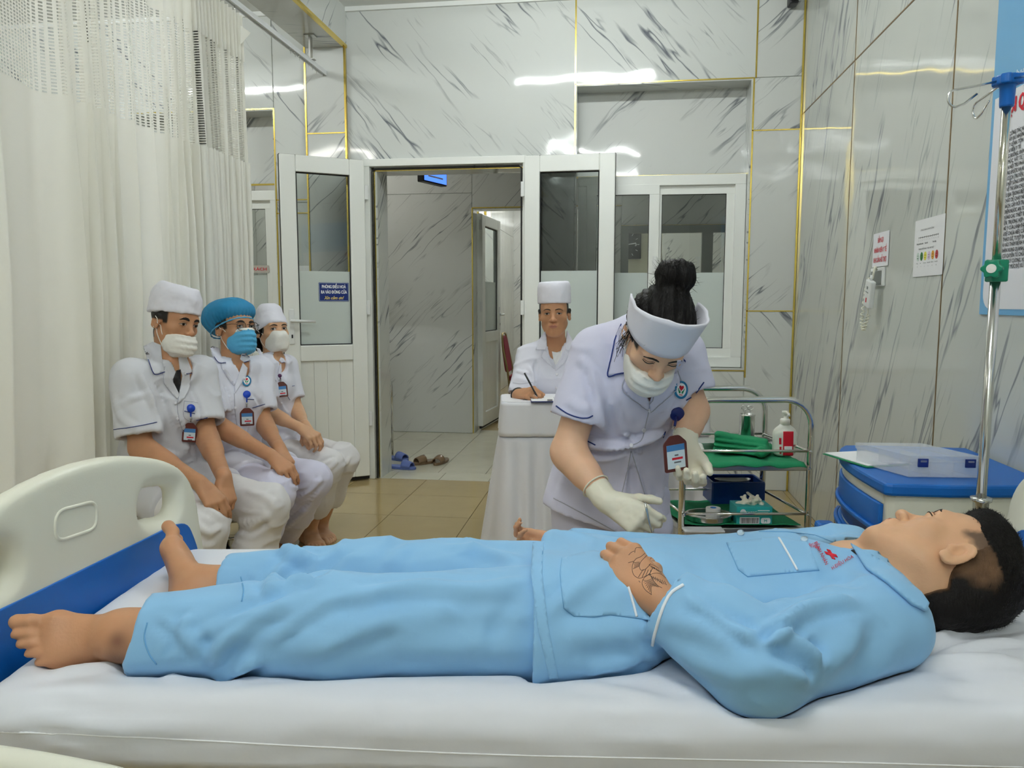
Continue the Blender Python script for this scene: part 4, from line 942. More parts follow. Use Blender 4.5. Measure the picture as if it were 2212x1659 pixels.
    def draped_text(body, pos, ang, size, mat, target, sx=1.0, arc=0):
        tv_, tf_ = text_mesh(body, size, 0, .0, sx, 'CENTER')
        if len(tv_) == 0: return
        pts = []
        for x, y in tv_:
            a = ang + (arc * x / 100); xr = x; 
            if arc: xr = math.sin(math.radians(arc) * x / 100) * 100 / math.radians(arc); y = y - (1 - math.cos(math.radians(arc) * x / 100)) * 100 / math.radians(arc)
            ca, sa = math.cos(math.radians(ang)), math.sin(math.radians(ang)); u, w_ = pos[0] + xr * ca + y * sa, pos[1] + xr * sa - y * ca
            h_, n_ = hit_px(target, u, w_)
            if h_ is None: return
            pts.append(h_ + (n_ if np.dot(n_, ray(u, w_)) < 0 else -n_) * .0014)
        obj('printed_text', np.array(pts), tf_, mat, root)
    draped_text('BỆNH NHÂN', (1770, 1198), 63, 11, 'ink_red', sb, .85)
    draped_text('H.ĐIỆU HÓA', (1821, 1219), -30, 11, 'ink_red', sb, .85)
    draped_text('BỆNH', (1757, 1184), 18, 9, 'ink_red', sb)
    # tattoo: inked snake coils on the back of the hand
    ink = []
    ink += [[(1371, 1194), (1375, 1183), (1395, 1186), (1410, 1192)], [(1358, 1199), (1364, 1193), (1372, 1190)], [(1357, 1216), (1363, 1214), (1369, 1212)], [(1403, 1192), (1415, 1192), (1425, 1206), (1432, 1216), (1430, 1222)], [(1402, 1212), (1412, 1212), (1422, 1213), (1428, 1218)], [(1404, 1195), (1411, 1200), (1406, 1206), (1402, 1211)]]
    ink += [[(1398, 1190), (1385, 1202), (1373, 1208), (1366, 1222), (1368, 1240), (1380, 1249), (1394, 1245), (1404, 1238), (1410, 1226)], [(1401, 1196), (1392, 1205), (1384, 1214), (1381, 1224), (1386, 1232), (1396, 1228), (1405, 1218)], [(1404, 1218), (1415, 1223), (1428, 1232), (1436, 1240)], [(1411, 1226), (1420, 1232), (1430, 1240)]]
    ink += [[(1404, 1240), (1392, 1248), (1387, 1260), (1394, 1274), (1408, 1285)], [(1404, 1240), (1410, 1252), (1420, 1264), (1430, 1270)], [(1404, 1241), (1418, 1238), (1430, 1242), (1444, 1254)], [(1406, 1246), (1420, 1252), (1432, 1262)], [(1380, 1255), (1383, 1258)]]
    for i in range(9):
        t0 = i / 8; a = np.array([1367 + 3 * math.sin(t0 * 6), 1216 + 26 * t0]); ink.append([tuple(a), (1382 - 1 * t0, 1214 + 17 * t0)] if i < 5 else [(1371 + 8 * (i - 4), 1246 + (1 if i < 7 else -2)), (1384 + 5.5 * (i - 4), 1229 + (i - 4) * .6)])
    for i in range(8):
        t0 = i / 7; ink.append([(1389 + 18 * t0 ** 1.3, 1253 + 30 * t0), (1398 + 10 * t0, 1254 + 12 * t0), (1409 + 14 * t0, 1250 + 18 * t0)])
    for i in range(7): ink.append([(1405 + 5 * i, 1242 + 2.2 * i), (1412 + 4.6 * i, 1252 + 2.0 * i)])
    for i in range(6): ink.append([(1402 + 5 * i, 1219 + 3.0 * i), (1409 + 4.6 * i, 1227 + 2.2 * i)])
    tt = MB()
    for path in ink:
        pts = []
        for u, w_ in resample(curve_path(path, 5), 2.0):
            h_, n_ = hit_px(bb, u, w_)
            if h_ is not None and np.linalg.norm(h_ - hn) < .105 and abs(np.dot(n_, nrm(ray(u, w_)))) > .12: pts.append(h_ + n_ * .00005)
        if len(pts) > 1:
            cutp = [0] + [i_ + 1 for i_ in range(len(pts) - 1) if np.linalg.norm(pts[i_ + 1] - pts[i_]) > .008] + [len(pts)]; pts = max((pts[a_:b_] for a_, b_ in zip(cutp[:-1], cutp[1:])), key=len)
            pts = [pts[0]] + [b_ for a_, b_ in zip(pts[:-1], pts[1:]) if np.linalg.norm(a_ - b_) > 1e-5]
            if len(pts) > 1: tt.tube(pts, .00042, 5)
    tt.build('tattoo', 'tattoo_ink', root, kind='stuff')
    return root, (v, q), (sv, sq), (tv, tq)
M['button_clear'] = pm('clear button', srgb(190, 215, 235), 0.15); M['tattoo_ink'] = pm('tattoo ink', (0.02, 0.018, 0.02, 1), 0.6); M['nail'] = pm('toenail', srgb(120, 84, 66), 0.35)
PAT, PB, PSH, PTR = patient()
# ============================================================ the bed
B1 = nrm(RV * math.cos(math.radians(1.5)) - FH * math.sin(math.radians(1.5))); B2 = V(-B1[1], B1[0], 0)
def bedpt(r, t, z): return P(1106, 655, 1.415) * V(1, 1, 0) + B1 * r + B2 * t + V(0, 0, z)
BW = .365                                   # half width of the mattress
RL, RH = -.80, 1.10                         # foot and head end
def poly_sdf(pts, X, Y):
    d = np.full(X.shape, 1e9); ins = np.zeros(X.shape, bool); n = len(pts)
    for i in range(n):
        (x0, y0), (x1, y1) = pts[i], pts[(i + 1) % n]; ex, ey = x1 - x0, y1 - y0; wx, wy = X - x0, Y - y0
        t = np.clip((wx * ex + wy * ey) / max(ex * ex + ey * ey, 1e-12), 0, 1); d = np.minimum(d, (wx - ex * t) ** 2 + (wy - ey * t) ** 2)
        c = ((y0 <= Y) & (y1 > Y)) | ((y1 <= Y) & (y0 > Y)); ins ^= c & (wx < (ex * (Y - y0) / (ey if abs(ey) > 1e-12 else 1e-12)))
    d = np.sqrt(d); return np.where(ins, -d, d)
def board(name, org, ax, ay_n, parent, flip=1):
    """moulded bed end: org at the middle of its foot line, ax across the bed, ay_n normal towards the mattress"""
    hw = .46; zt = .915
    half = [(.0, zt + .062), (.10, zt + .056), (.2, zt + .038), (.30, zt + .008), (.365, zt - .03), (.405, zt - .085), (.425, zt - .17), (.44, zt - .26), (.452, zt - .40), (.452, .42), (.40, .38), (.0, .38)]
    half = [(x * .935, z) for x, z in half]; half = [tuple(p_) for p_ in curve_path(half[:9], 4)] + half[9:]
    out = half + [(-x, z) for x, z in half[::-1]]
    f = Fld(V(-.48, -.06, .34), V(.48, .06, 1.02), .008)
    X, Z = np.meshgrid(f.ax[0], f.ax[2], indexing='ij'); d2 = poly_sdf(out, X, Z)
    th = .022
    def ext(d2_, th_, r_): 
        a = d2_[:, None, :] + r_; b_ = np.abs(f.ax[1])[None, :, None] - th_ + r_
        return np.minimum(np.maximum(a, b_), 0) + np.sqrt(np.maximum(a, 0) ** 2 + np.maximum(b_, 0) ** 2) - r_
    f.D = ext(d2, th, .016).astype(np.float32)
    rb = lambda cx, cz, hx, hz, r_, ang=0: (lambda q, w_: np.sqrt(np.maximum(np.abs(q) - hx + r_, 0) ** 2 + np.maximum(np.abs(w_) - hz + r_, 0) ** 2) + np.minimum(np.maximum(np.abs(q) - hx + r_, np.abs(w_) - hz + r_), 0) - r_)((X - cx) * math.cos(ang) + (Z - cz) * math.sin(ang), -(X - cx) * math.sin(ang) + (Z - cz) * math.cos(ang))
    Yb = f.ax[1][None, :, None]
    for sx in (1, -1):
        h = rb(.240 * sx, zt - .078, .066, .036, .03, -.15 * sx)[:, None, :] + .0 * Yb
        hole = h + .55 * np.maximum(0, -Yb * 1 + .0) - .004 - .55 * np.maximum(Yb - .004, 0) * 1.6
        k = .012; a, b_ = f.D, -hole; hh = np.clip(.5 - .5 * (a - b_) / k, 0, 1) if False else np.clip(.5 + .5 * (a - b_) / k, 0, 1)
        f.D = (b_ + (a - b_) * hh + k * hh * (1 - hh)).astype(np.float32)
    v, q = f.mesh(); v = relax(v, q, 2, .4)
    T = np.stack([ax, ay_n, V(0, 0, 1)], 1)
    if np.linalg.det(T) < 0: q = q[:, ::-1]
    w_ = org + v @ T.T
    o = obj('end_board', w_, q, 'cream', parent, True)
    ovp = rounded_poly([(-.084, zt - .066), (.026, zt - .072), (.030, zt - .018), (-.080, zt - .010)], .026, 7); MB().tube([org + ax * x + V(0, 0, z) + ay_n * (th - .0015) for x, z in ovp], .0042, 8, closed=True).build('moulded_oval', 'cream', o, smooth=True)
    pan = rounded_poly([(-.37, .45), (.37, .45), (.378, zt - .235), (.335, zt - .150), (.28, zt - .138), (-.28, zt - .138), (-.335, zt - .150), (-.378, zt - .235)], .045)
    MB().prism(pan, ax, V(0, 0, 1), ay_n * .012, org + ay_n * (th - .009)).build('colour_panel', 'blue_panel', o, bevel=.0025)
    return o
bed = thing('hospital_bed', 'cream moulded hospital bed with a blue panelled end board', 'bed', bedpt(.15, 0, 0))
fa = P(0, 1417, 1.216) ; fb = P(385, 1202, 1.723); fax = nrm((fb - fa) * V(1, 1, 0)); fnm = V(fax[1], -fax[0], 0)
FO = bedpt(RL, 0, 0) ; tt_ = np.dot(FO - fa, fax); FO = V(*(fa + fax * tt_)[:2], 0) - fnm * .024
board('end_board', FO, fax, fnm, bed)
board('end_board', bedpt(RH + .075, 0, 0), B2, -B1, bed)
m = MB()
for t in (-.30, .30): m.obox(bedpt((RL + RH) / 2, t, .56), B1 * .93, B2 * .02, V(0, 0, .025))
for r in (RL + .05, -.15, .45, RH - .05): m.obox(bedpt(r, 0, .56), B1 * .02, B2 * .3, V(0, 0, .02))
m.build('bed_frame', 'white_metal', bed)
MB().obox(bedpt((RL + RH) / 2, 0, .592), B1 * .93, B2 * .345, V(0, 0, .006)).build('deck_panel', 'cream', bed, bevel=.004)
for r in (RL + .12, RH - .12):
    for t in (-.28, .28):
        lg = MB().tube([bedpt(r, t, .535), bedpt(r, t, .12)], .022, 10).build('leg', 'white_metal', bed, smooth=True)
        MB().lathe([(.0, -.014), (.05, -.014), (.058, -.008), (.058, .008), (.05, .014), (.0, .014)], bedpt(r, t, .06), 16, B2, caps=False).build('caster', 'black', lg, smooth=True)
        MB().obox(bedpt(r, t, .105), B1 * .02, B2 * .025, V(0, 0, .02)).build('caster_fork', 'chrome', lg, bevel=.004)
# folded-down side rail along the near edge
rr = []
for (u, v_, d) in ((-190, 1600, 1.0), (-60, 1606, 1.0), (60, 1622, 1.0), (160, 1640, 1.0), (260, 1662, 1.0), (340, 1700, 1.0)): rr.append(P(u, v_ + 34, d))
MB().tube(curve_path(rr, 4), .021, 12).build('side_rail', 'cream', bed, smooth=True)
MB().tube([bedpt(-.62, -BW - .055, .585), bedpt(-.62, -BW - .055, .40), bedpt(.9, -BW - .055, .40), bedpt(.9, -BW - .055, .585)], .02, 12).build('side_rail', 'cream', bed, smooth=True)
# mattress and the fitted white sheet, pressed in by the patient's weight
mat_ = MB().prism(rounded(1.88, .70, .05), B1, B2, V(0, 0, .062), bedpt(RL + .02, -.35, .60)).build('mattress', 'cloth_white', None, bevel=.012); tag(mat_, 'thin mattress under the white sheet on the hospital bed', 'mattress')
prof = []
R_ = .034; zb = .603
for z in np.linspace(zb, ZM - R_, 6): prof.append((-BW - .004 * math.sin((z - zb) * 30), z))
for a in np.linspace(180, 90, 6)[1:]: prof.append((-BW + R_ + R_ * math.cos(math.radians(a)), ZM - R_ + R_ * math.sin(math.radians(a))))
for t in np.linspace(-BW + R_, BW - R_, 86)[1:]: prof.append((t, ZM))
for a in np.linspace(90, 0, 6)[1:]: prof.append((BW - R_ + R_ * math.cos(math.radians(a)), ZM - R_ + R_ * math.sin(math.radians(a))))
for z in np.linspace(ZM - R_, zb, 5)[1:]: prof.append((BW, z))
NR, NP = 250, len(prof); rs = np.linspace(RL - .004, RH + .03, NR); pr = np.array(prof)
gv = np.zeros((NR, NP, 3)); C0 = P(1106, 655, 1.415) * V(1, 1, 0)
for i, r in enumerate(rs):
    e_ = min(r - rs[0], rs[-1] - r); dz = 0 if e_ > .05 else -(.05 - math.sqrt(max(.05 ** 2 - (.05 - e_) ** 2, 0))) * .55
    sh = pr[:, 0] * (1 - .02 * max(0, 1 - e_ / .05))
    gv[i] = C0 + B1 * r + sh[:, None] * B2; gv[i, :, 2] = np.where(pr[:, 1] > .65, pr[:, 1] + dz, pr[:, 1])
top = (pr[:, 1] > ZM - .012)
flat = gv.reshape(-1, 3); tmask = np.tile(top, NR)
n1 = .004 * fbm(flat * V(3, 3, 1), 3) + .0022 * fbm(np.stack([flat @ B1 * 5 + flat @ B2 * 4, flat @ B2 * 22 - flat @ B1 * 6, flat[:, 2] * 4], 1), 3)
flat[:, 2] += n1 * tmask
fr_ = np.tile(np.abs(pr[:, 0]) > BW - .006, NR) & ~tmask
bulge = .006 * fbm(np.stack([flat @ B1 * 7 + flat[:, 2] * 9, flat[:, 2] * 26 - flat @ B1 * 4, flat @ B2], 1), 3)
flat -= np.where(fr_ & (np.tile(pr[:, 0], NR) < 0), bulge, 0)[:, None] * B2
pb = BV(PB, PSH, PTR)
press = np.zeros(len(flat))
for i in np.nonzero(tmask)[0]:
    h_, n_ = hit(pb, flat[i] * V(1, 1, 0) + V(0, 0, .45), (0, 0, 1), .5)
    if h_ is not None and h_[2] < flat[i, 2] + .004: press[i] = flat[i, 2] + .004 - h_[2]
pg = press.reshape(NR, NP); ps = pg.copy()
for _ in range(6):
    q_ = ps.copy(); q_[1:-1, 1:-1] = (ps[:-2, 1:-1] + ps[2:, 1:-1] + ps[1:-1, :-2] + ps[1:-1, 2:]) / 4; ps = np.maximum(q_, pg)
flat[:, 2] -= np.minimum(ps.ravel(), .085) * tmask
idx = np.arange(NR * NP).reshape(NR, NP); qf = np.stack([idx[:-1, :-1], idx[1:, :-1], idx[1:, 1:], idx[:-1, 1:]], -1).reshape(-1, 4)
sbv = BV((flat, qf))
flat = fold(flat, qf, sbv, [([(1990, 1350), (2060, 1335), (2180, 1330)], .010, .012), ([(1985, 1400), (2060, 1370), (2200, 1350)], .011, .012), ([(1960, 1440), (2080, 1425), (2210, 1430)], .014, .011), ([(1900, 1470), (1960, 1420), (2010, 1370)], .011, .010), ([(2030, 1480), (2120, 1490), (2210, 1470)], .02, .006), ([(1995, 1375), (2100, 1345), (2205, 1340)], .007, -.007), ([(2010, 1420), (2110, 1395), (2210, 1385)], .010, .009),
   ([(1400, 1462), (1450, 1482), (1500, 1500)], .014, .004), ([(1250, 1482), (1330, 1492), (1420, 1512)], .014, .004), ([(100, 1455), (260, 1440), (420, 1475)], .014, .006), ([(0, 1500), (300, 1490), (700, 1500)], .02, .004), ([(500, 1490), (800, 1480), (1200, 1490)], .02, .004), ([(0, 1545), (140, 1560), (300, 1590)], .010, .007), ([(0, 1560), (90, 1590), (160, 1610)], .008, .006), ([(30, 1530), (200, 1560), (420, 1580)], .010, .005), ([(1250, 1570), (1350, 1590), (1500, 1600)], .012, .004)])
sheet = obj('bed_sheet', flat, qf, 'sheet', None, True); sheet.modifiers.new('thick', 'SOLIDIFY').thickness = .0015; sheet.modifiers['thick'].offset = 1
tag(sheet, 'white cotton sheet stretched over the mattress under the patient', 'sheet')
drape_tube('sheet_seam', BV((flat, qf)), od_px([(0, 1580), (300, 1592), (700, 1613), (1100, 1630), (1700, 1643), (2211, 1656)], 8), .0016, 'cloth_white', sheet, .001)
# ============================================================ the staff in white coats
M['coat'] = pm('white coat cotton', srgb(226, 227, 240), 0.85, bump=0.2, scale=12, detail=5, sheen=0.1, bdist=.006)
M['coat_grey'] = pm('greyish white cotton', srgb(214, 215, 222), 0.85, bump=0.2, scale=12, detail=5, sheen=0.1, bdist=.006)
M['slacks'] = pm('white trousers cotton', srgb(226, 224, 226), 0.85, bump=0.22, scale=10, detail=5, bdist=.006)
M['lilac'] = pm('lilac white cotton', srgb(216, 215, 236), 0.85, bump=0.2, scale=12, detail=5, sheen=0.1, bdist=.006)
M['cap_white'] = pm('white cap cotton', srgb(232, 231, 242), 0.85, bump=0.2, scale=22, detail=4, bdist=.004)
M['trim_navy'] = pm('navy piping', srgb(28, 50, 120), 0.7)
M['mask_white'] = pm('white mask fabric', srgb(238, 236, 230), 0.8, bump=0.1, scale=60)
M['mask_blue'] = pm('blue mask fabric', srgb(88, 176, 222), 0.75, bump=0.1, scale=60)
M['bouffant'] = pm('blue bouffant gauze', srgb(34, 140, 192), 0.7, bump=0.6, scale=26, detail=5, alpha=.86, stretch=(1, 1, .5), bdist=.01)
M['glove'] = pm('latex glove', srgb(234, 228, 208), 0.42, bump=0.12, scale=60, detail=4, sss=.05, bdist=.003)
M['reel_blue'] = pm('blue plastic reel', srgb(24, 70, 190), 0.3); M['badge_brown'] = pm('brown leather holder', srgb(92, 40, 34), 0.45); M['card'] = pm('card print', srgb(214, 228, 236), 0.35); M['card_blue'] = pm('card blue', srgb(70, 130, 190), 0.4)
M['emblem_blue'] = pm('emblem blue', srgb(30, 120, 168), 0.7); M['emblem_green'] = pm('emblem green', srgb(40, 140, 90), 0.7); M['specs'] = pm('spectacle frame', (0.02, 0.017, 0.015, 1), 0.25); M['lens'] = pm('spectacle lens', (1, 1, 1, 1), 0.0, trans=1, alpha=.22)
def mix(a, b, t): return np.asarray(a) * (1 - t) + np.asarray(b) * t
def dressed(name, label, hc, HR, hs, J, skin, hands, sw=(.155, .16, .165), sd=(.095, .095, .11), sleeve=(.45, .062, .062), coat='coat', pants='slacks', h=.009, lap=.5, armr=(.046, .039, .026), legr=(.09, .078, .062), feet=None, neckr=.054, seated=True, cuff=.1, folds=(), pfolds=(), hairline=None, faceargs=None, pant_taper=None, shirtbot=None, female=False, gl=None, bodyextra=None):
    hc = np.asarray(hc, float); HR = np.asarray(HR, float); U_, _, Vt = np.linalg.svd(HR); HR = U_ @ Vt
    J = {k: np.asarray(v, float) for k, v in J.items()}
    root = thing(name, label, 'person', (*J['pel'][:2], 0))
    side = nrm(J['shR'] - J['shL']); chest, waist, pel, nb = J['chest'], J['waist'], J['pel'], J['neck']
    pts = np.array(list(J.values()) + [hc]); lo, hi = pts.min(0) - .2, pts.max(0) + .2; lo[2] = max(lo[2], -.02)
    fine = [(hc - .13, hc + .13, .0036)]
    for k in ('R', 'L'):
        if hands.get(k) and hands[k].get('fine', True):
            c = J['wr' + k] + nrm(hands[k]['y']) * .085; fine.append((c - .075, c + .075, .0036))
    if feet:
        for k in feet: c = J['an' + k] + nrm(feet[k][0]) * .06; fine.append((c - .13, c + .13, .0065))
    f = Fld(lo, hi, .0125, fine)
    f.ec(nb, chest, (.09, .055), (sw[0] - .03, sd[0] - .03), .04, side=side); f.ec(chest, waist, (sw[0] - .03, sd[0] - .03), (sw[1] - .03, sd[1] - .03), .03, side=side); f.ec(waist, pel, (sw[1] - .03, sd[1] - .03), (sw[2] - .035, sd[2] - .03), .03, side=side)
    f.ec(hc + HR @ V(0, -.022, -.045) * hs, nb, neckr, neckr * 1.12, .03)
    for k in ('R', 'L'):
        f.ec(mix(nb, J['sh' + k], .35), J['sh' + k], .05, .05, .03); f.ec(J['sh' + k], J['el' + k], armr[0], armr[1], .03); f.ec(J['el' + k], J['wr' + k], armr[1] + .002, armr[2], .02)
        f.ec(mix(J['el' + k], J['wr' + k], .12), mix(J['el' + k], J['wr' + k], .45), armr[1] + .003, armr[1] - .004, .02)
        f.ec(J['hip' + k], J['kn' + k], legr[0] - .022, legr[1] - .022, .03); f.ec(J['kn' + k], J['an' + k], legr[1] - .026, .038, .03)
        if not (feet and k in feet): f.ec(J['an' + k], J['an' + k] + V(*(nrm((J['kn' + k] - J['hip' + k]) * V(1, 1, 0)) * .13)) - V(0, 0, .05), .038, .028, .03)
    head(f, hc, HR, hs)
    for k in ('R', 'L'):
        hd = hands.get(k)
        if hd:
            hd = dict(hd); fr = frame_of(hd.pop('y'), hd.pop('z')); hd.pop('fine', 0); hand(f, J['wr' + k] + fr[:, 1] * .01, fr, tside=-1 if k == 'R' else 1, **hd)
    if feet:
        for k in feet: foot(f, J['an' + k], frame_of(*feet[k]), 1.0, big=-1 if k == 'R' else 1)
    if bodyextra: bodyextra(f)
    v, q = f.mesh(); v = relax(v, q, 1, .3)
    l = to_local(v, hc, HR, hs); col = skin_col(v, skin)
    if hairline is not None: col = cap_hair(col, v, hc, HR, hs, hairline, .006)
    nearh = np.linalg.norm(l, axis=1) < .16
    d = np.exp(-(((l - V(0, .1, -.034)) / V(.02, .02, .014)) ** 2).sum(1)) * nearh; col = col * (1 - .12 * d[:, None]) + np.array([.5, .16, .1]) * .12 * d[:, None]
    obj('body', v, q, 'skin', root, True, col=col); bb = BV((v, q))
    if faceargs is not None: face_parts(bb, hc, HR, hs, root, **faceargs)
    # ---- trousers
    lo2 = np.min([J[k] for k in ('pel', 'hipR', 'hipL', 'knR', 'knL', 'anR', 'anL')], 0) - .16; hi2 = np.max([J[k] for k in ('pel', 'hipR', 'hipL', 'knR', 'knL', 'anR', 'anL')], 0) + .16
    t = Fld(lo2, hi2, h); t.ec(mix(pel, waist, .25), pel, (sw[1] - .015, sd[1] - .015), (sw[2] - .012, sd[2] - .01), .02, side=side)
    for k in ('R', 'L'):
        g = t.like(); hp, kn, an = J['hip' + k], J['kn' + k], J['an' + k]; g.ec(hp, kn, legr[0], legr[1], .02); g.ec(kn, mix(kn, an, .55), legr[1], (legr[1] + legr[2]) / 2, .035); g.ec(mix(kn, an, .5), mix(kn, an, 1.05), (legr[1] + legr[2]) / 2, legr[2], .03)
        c_ = cuff[k] if isinstance(cuff, dict) else cuff
        ce = an + (kn - an) * c_; g.cut(ce, an - kn); cv = t.like(); cv.ec(mix(an, kn, -.2), mix(an, kn, c_ + .16), legr[2] - .016, legr[2] - .014); g.minus(cv); t.union(g, .03)
    tv, tq = t.mesh(); tv = relax(tv, tq, 2)
    if pfolds: tv = fold(tv, tq, BV((tv, tq)), pfolds)
    tv += vnormals(tv, tq) * (.006 * fbm(tv * V(14, 14, 9), 3) + 1.2 * crisp(tv + 3.3))[:, None]
    obj('trousers', tv, tq, pants, root, True)
    # ---- coat
    lo3 = np.min([J[k] for k in ('neck', 'pel', 'shR', 'shL', 'elR', 'elL', 'hipR', 'hipL')], 0) - .24; hi3 = np.max([J[k] for k in ('neck', 'pel', 'shR', 'shL', 'elR', 'elL', 'hipR', 'hipL')], 0) + .24; hi3[2] = nb[2] + .12
    s = Fld(lo3, hi3, h * .85)
    s.ec(mix(nb, chest, .25), chest, (.115, .07), (sw[0], sd[0]), .03, side=side); s.ec(chest, waist, (sw[0], sd[0]), (sw[1], sd[1]), .03, side=side); s.ec(waist, pel, (sw[1], sd[1]), (sw[2], sd[2]), .03, side=side)
    for k in ('R', 'L'): s.ec(nb, J['sh' + k], .058, sleeve[1] - .004, .045)
    if seated:
        for k in ('R', 'L'):
            g = s.like(); a, b_ = J['hip' + k], J['kn' + k]; g.ec(a, mix(a, b_, lap + .3), legr[0] + .012, mix(legr[0], legr[1], lap) + .014, .02); g.cut(mix(a, b_, lap), b_ - a + side * (.06 if k == 'R' else -.06)); s.union(g, .03)
    elif shirtbot: shirtbot(s)
    for k in ('R', 'L'):
        g = s.like(); a, b_ = J['sh' + k], J['el' + k]; fr_, r0, r1 = sleeve; g.ec(a, mix(a, b_, fr_ + .4), r0, r1 + .006, .02); g.cut(mix(a, b_, fr_ * 1.6 if fr_ < .6 else fr_), b_ - a)
        cv = s.like(); e_ = fr_ * 1.6 if fr_ < .6 else fr_; cv.ec(mix(a, b_, e_ - .28), mix(a, b_, e_ + .6), r1 - .016, r1 - .008); g.minus(cv); s.union(g, .03)
    cv = s.like(); cv.ec(hc + HR @ V(0, -.022, -.045) * hs, nb - V(0, 0, .005), neckr + .006, neckr + .012, .02)
    fw = nrm(np.cross(V(0, 0, 1), side)) if not J.get('front') is not None else J['front']
    cv.ec(nb + fw * .05 + V(0, 0, .03), mix(nb, chest, .66) + fw * (sd[0] + .0), neckr * .93, .004, .01); s.minus(cv)
    sv, sq = s.mesh(); sv = relax(sv, sq, 2)
    if folds: sv = fold(sv, sq, BV((sv, sq)), folds)
    sv += vnormals(sv, sq) * (.0055 * fbm(sv * V(13, 13, 11), 3) + crisp(sv))[:, None]
    obj('coat', sv, sq, coat, root, True)
    return dict(root=root, hc=hc, HR=HR, hs=hs, body=bb, coat=BV((sv, sq)), all=BV((sv, sq), (v, q)), allp=BV((sv, sq), (v, q), (tv, tq)), J=J, mats=coat, v=v, q=q)
def cap(p, zf, zb_, top, wid=(.083, .1), mat='cap_white', lean=-.012, taper=.92, puff=.004, rnd=.045):
    hc, HR, hs = p['hc'], p['HR'], p['hs']; q = lambda *a: hc + HR @ (np.array(a) * hs)
    f = Fld(hc - .24, hc + .24, .0055); w0, d0 = wid
    f.ec(q(0, lean, .03), q(0, lean * 1.6, top - rnd), (w0 * hs, d0 * hs), (w0 * taper * hs, d0 * taper * hs), 0, side=HR[:, 0])
    f.cut(q(0, .09, zf), HR @ V(0, (zf - zb_) / .19, -1)); f.cut(q(0, lean * 1.6, top), HR @ V(0, .08, 1))
    v, qd = f.mesh(); v = relax(v, qd, 2); v += vnormals(v, qd) * (puff * fbm(v * 24, 3))[:, None]
    return obj('cap', v, qd, mat, p['root'], True)
def mask(p, zt, zb_, mat, nose=True, width=.07, back=.014, pleats=True, tilt=.35, loops='mask_white', drop=0, out=0.0):
    hc, HR, hs = p['hc'], p['HR'], p['hs']; q = lambda *a: hc + HR @ (np.array(a) * hs)
    f = Fld(hc - .2, hc + .2, .0042)
    f.ell(q(0, .036 + out, -.07 - drop), np.array([width - .003, .076, .062]) * hs, HR, 0); f.ell(q(0, .06 + out, -.095 - drop), np.array([.046, .048, .036]) * hs, HR, .03)
    if nose: f.ell(q(0, .062, -.038), np.array([.048, .062, .04]) * hs, HR, .03)
    f.cut(q(0, .1, zt), HR @ V(0, tilt, 1)); f.cut(q(0, back, 0), HR @ V(0, -1, .12)); f.cut(q(0, .06, zb_), HR @ V(0, .25, -1))
    v, qd = f.mesh(); v = relax(v, qd, 2); l = to_local(v, hc, HR, hs)
    if pleats: v += vnormals(v, qd) * (.0016 * np.sign(np.sin((l[:, 2] + .3 * l[:, 1] * 0) * 2 * math.pi / .024)) * np.clip((.06 - np.abs(l[:, 0])) / .02, 0, 1))[:, None]
    v += vnormals(v, qd) * (.0022 * fbm(v * 45, 2))[:, None]
    o = obj('face_mask', v, qd, mat, p['root'], True); mbv = BV((v, qd), (p['v'], p['q']))
    for x in (1, -1):
        for (z0, z1) in ((zt - .012 - .03 * 0, .012), (zb_ + .028, -.03)):
            a = q(x * (width - .006), back + .008, z0 - (.0 if z0 > -.08 else 0)); b_ = q(x * .084, -.012, z1)
            pts = []
            for t in np.linspace(0, 1, 9):
                c_ = mix(a, b_, t); nn = HR @ V(x, .15, 0); h_, _ = hit(mbv, c_ + nn * .1, -nn, .2); pts.append((h_ if h_ is not None and np.linalg.norm(h_ - c_) < .04 else c_) + nn * .0015)
            MB().tube(pts, .0016, 6).build('ear_loop', loops, o, smooth=True)
    return o
def lapels(p, pieces, mat=None, off=.006, sp=5):
    for (nm, poly) in pieces: drape_patch(nm, p['all'], poly, mpx, sp, off, mat or p['mats'], p['root'], .005, relaxit=6)
def lines(p, paths, mat='trim_navy', r=.0016, lift=.0012, name='piping', tgt='coat', curve=True):
    for pa in paths: drape_tube(name, p[tgt], od_px(pa, 3, curve), r, mat, p['root'], lift)
def buttons(p, pts, r=4.5, mat='button_white'):
    for u, v_ in pts: drape_patch('button', p['coat'], [(u + r * math.cos(a), v_ + r * math.sin(a)) for a in np.linspace(0, 6.28, 12, endpoint=False)], mpx, 3, .0035, mat, p['root'], .003)
M['button_white'] = pm('white button', srgb(236, 236, 244), 0.3)
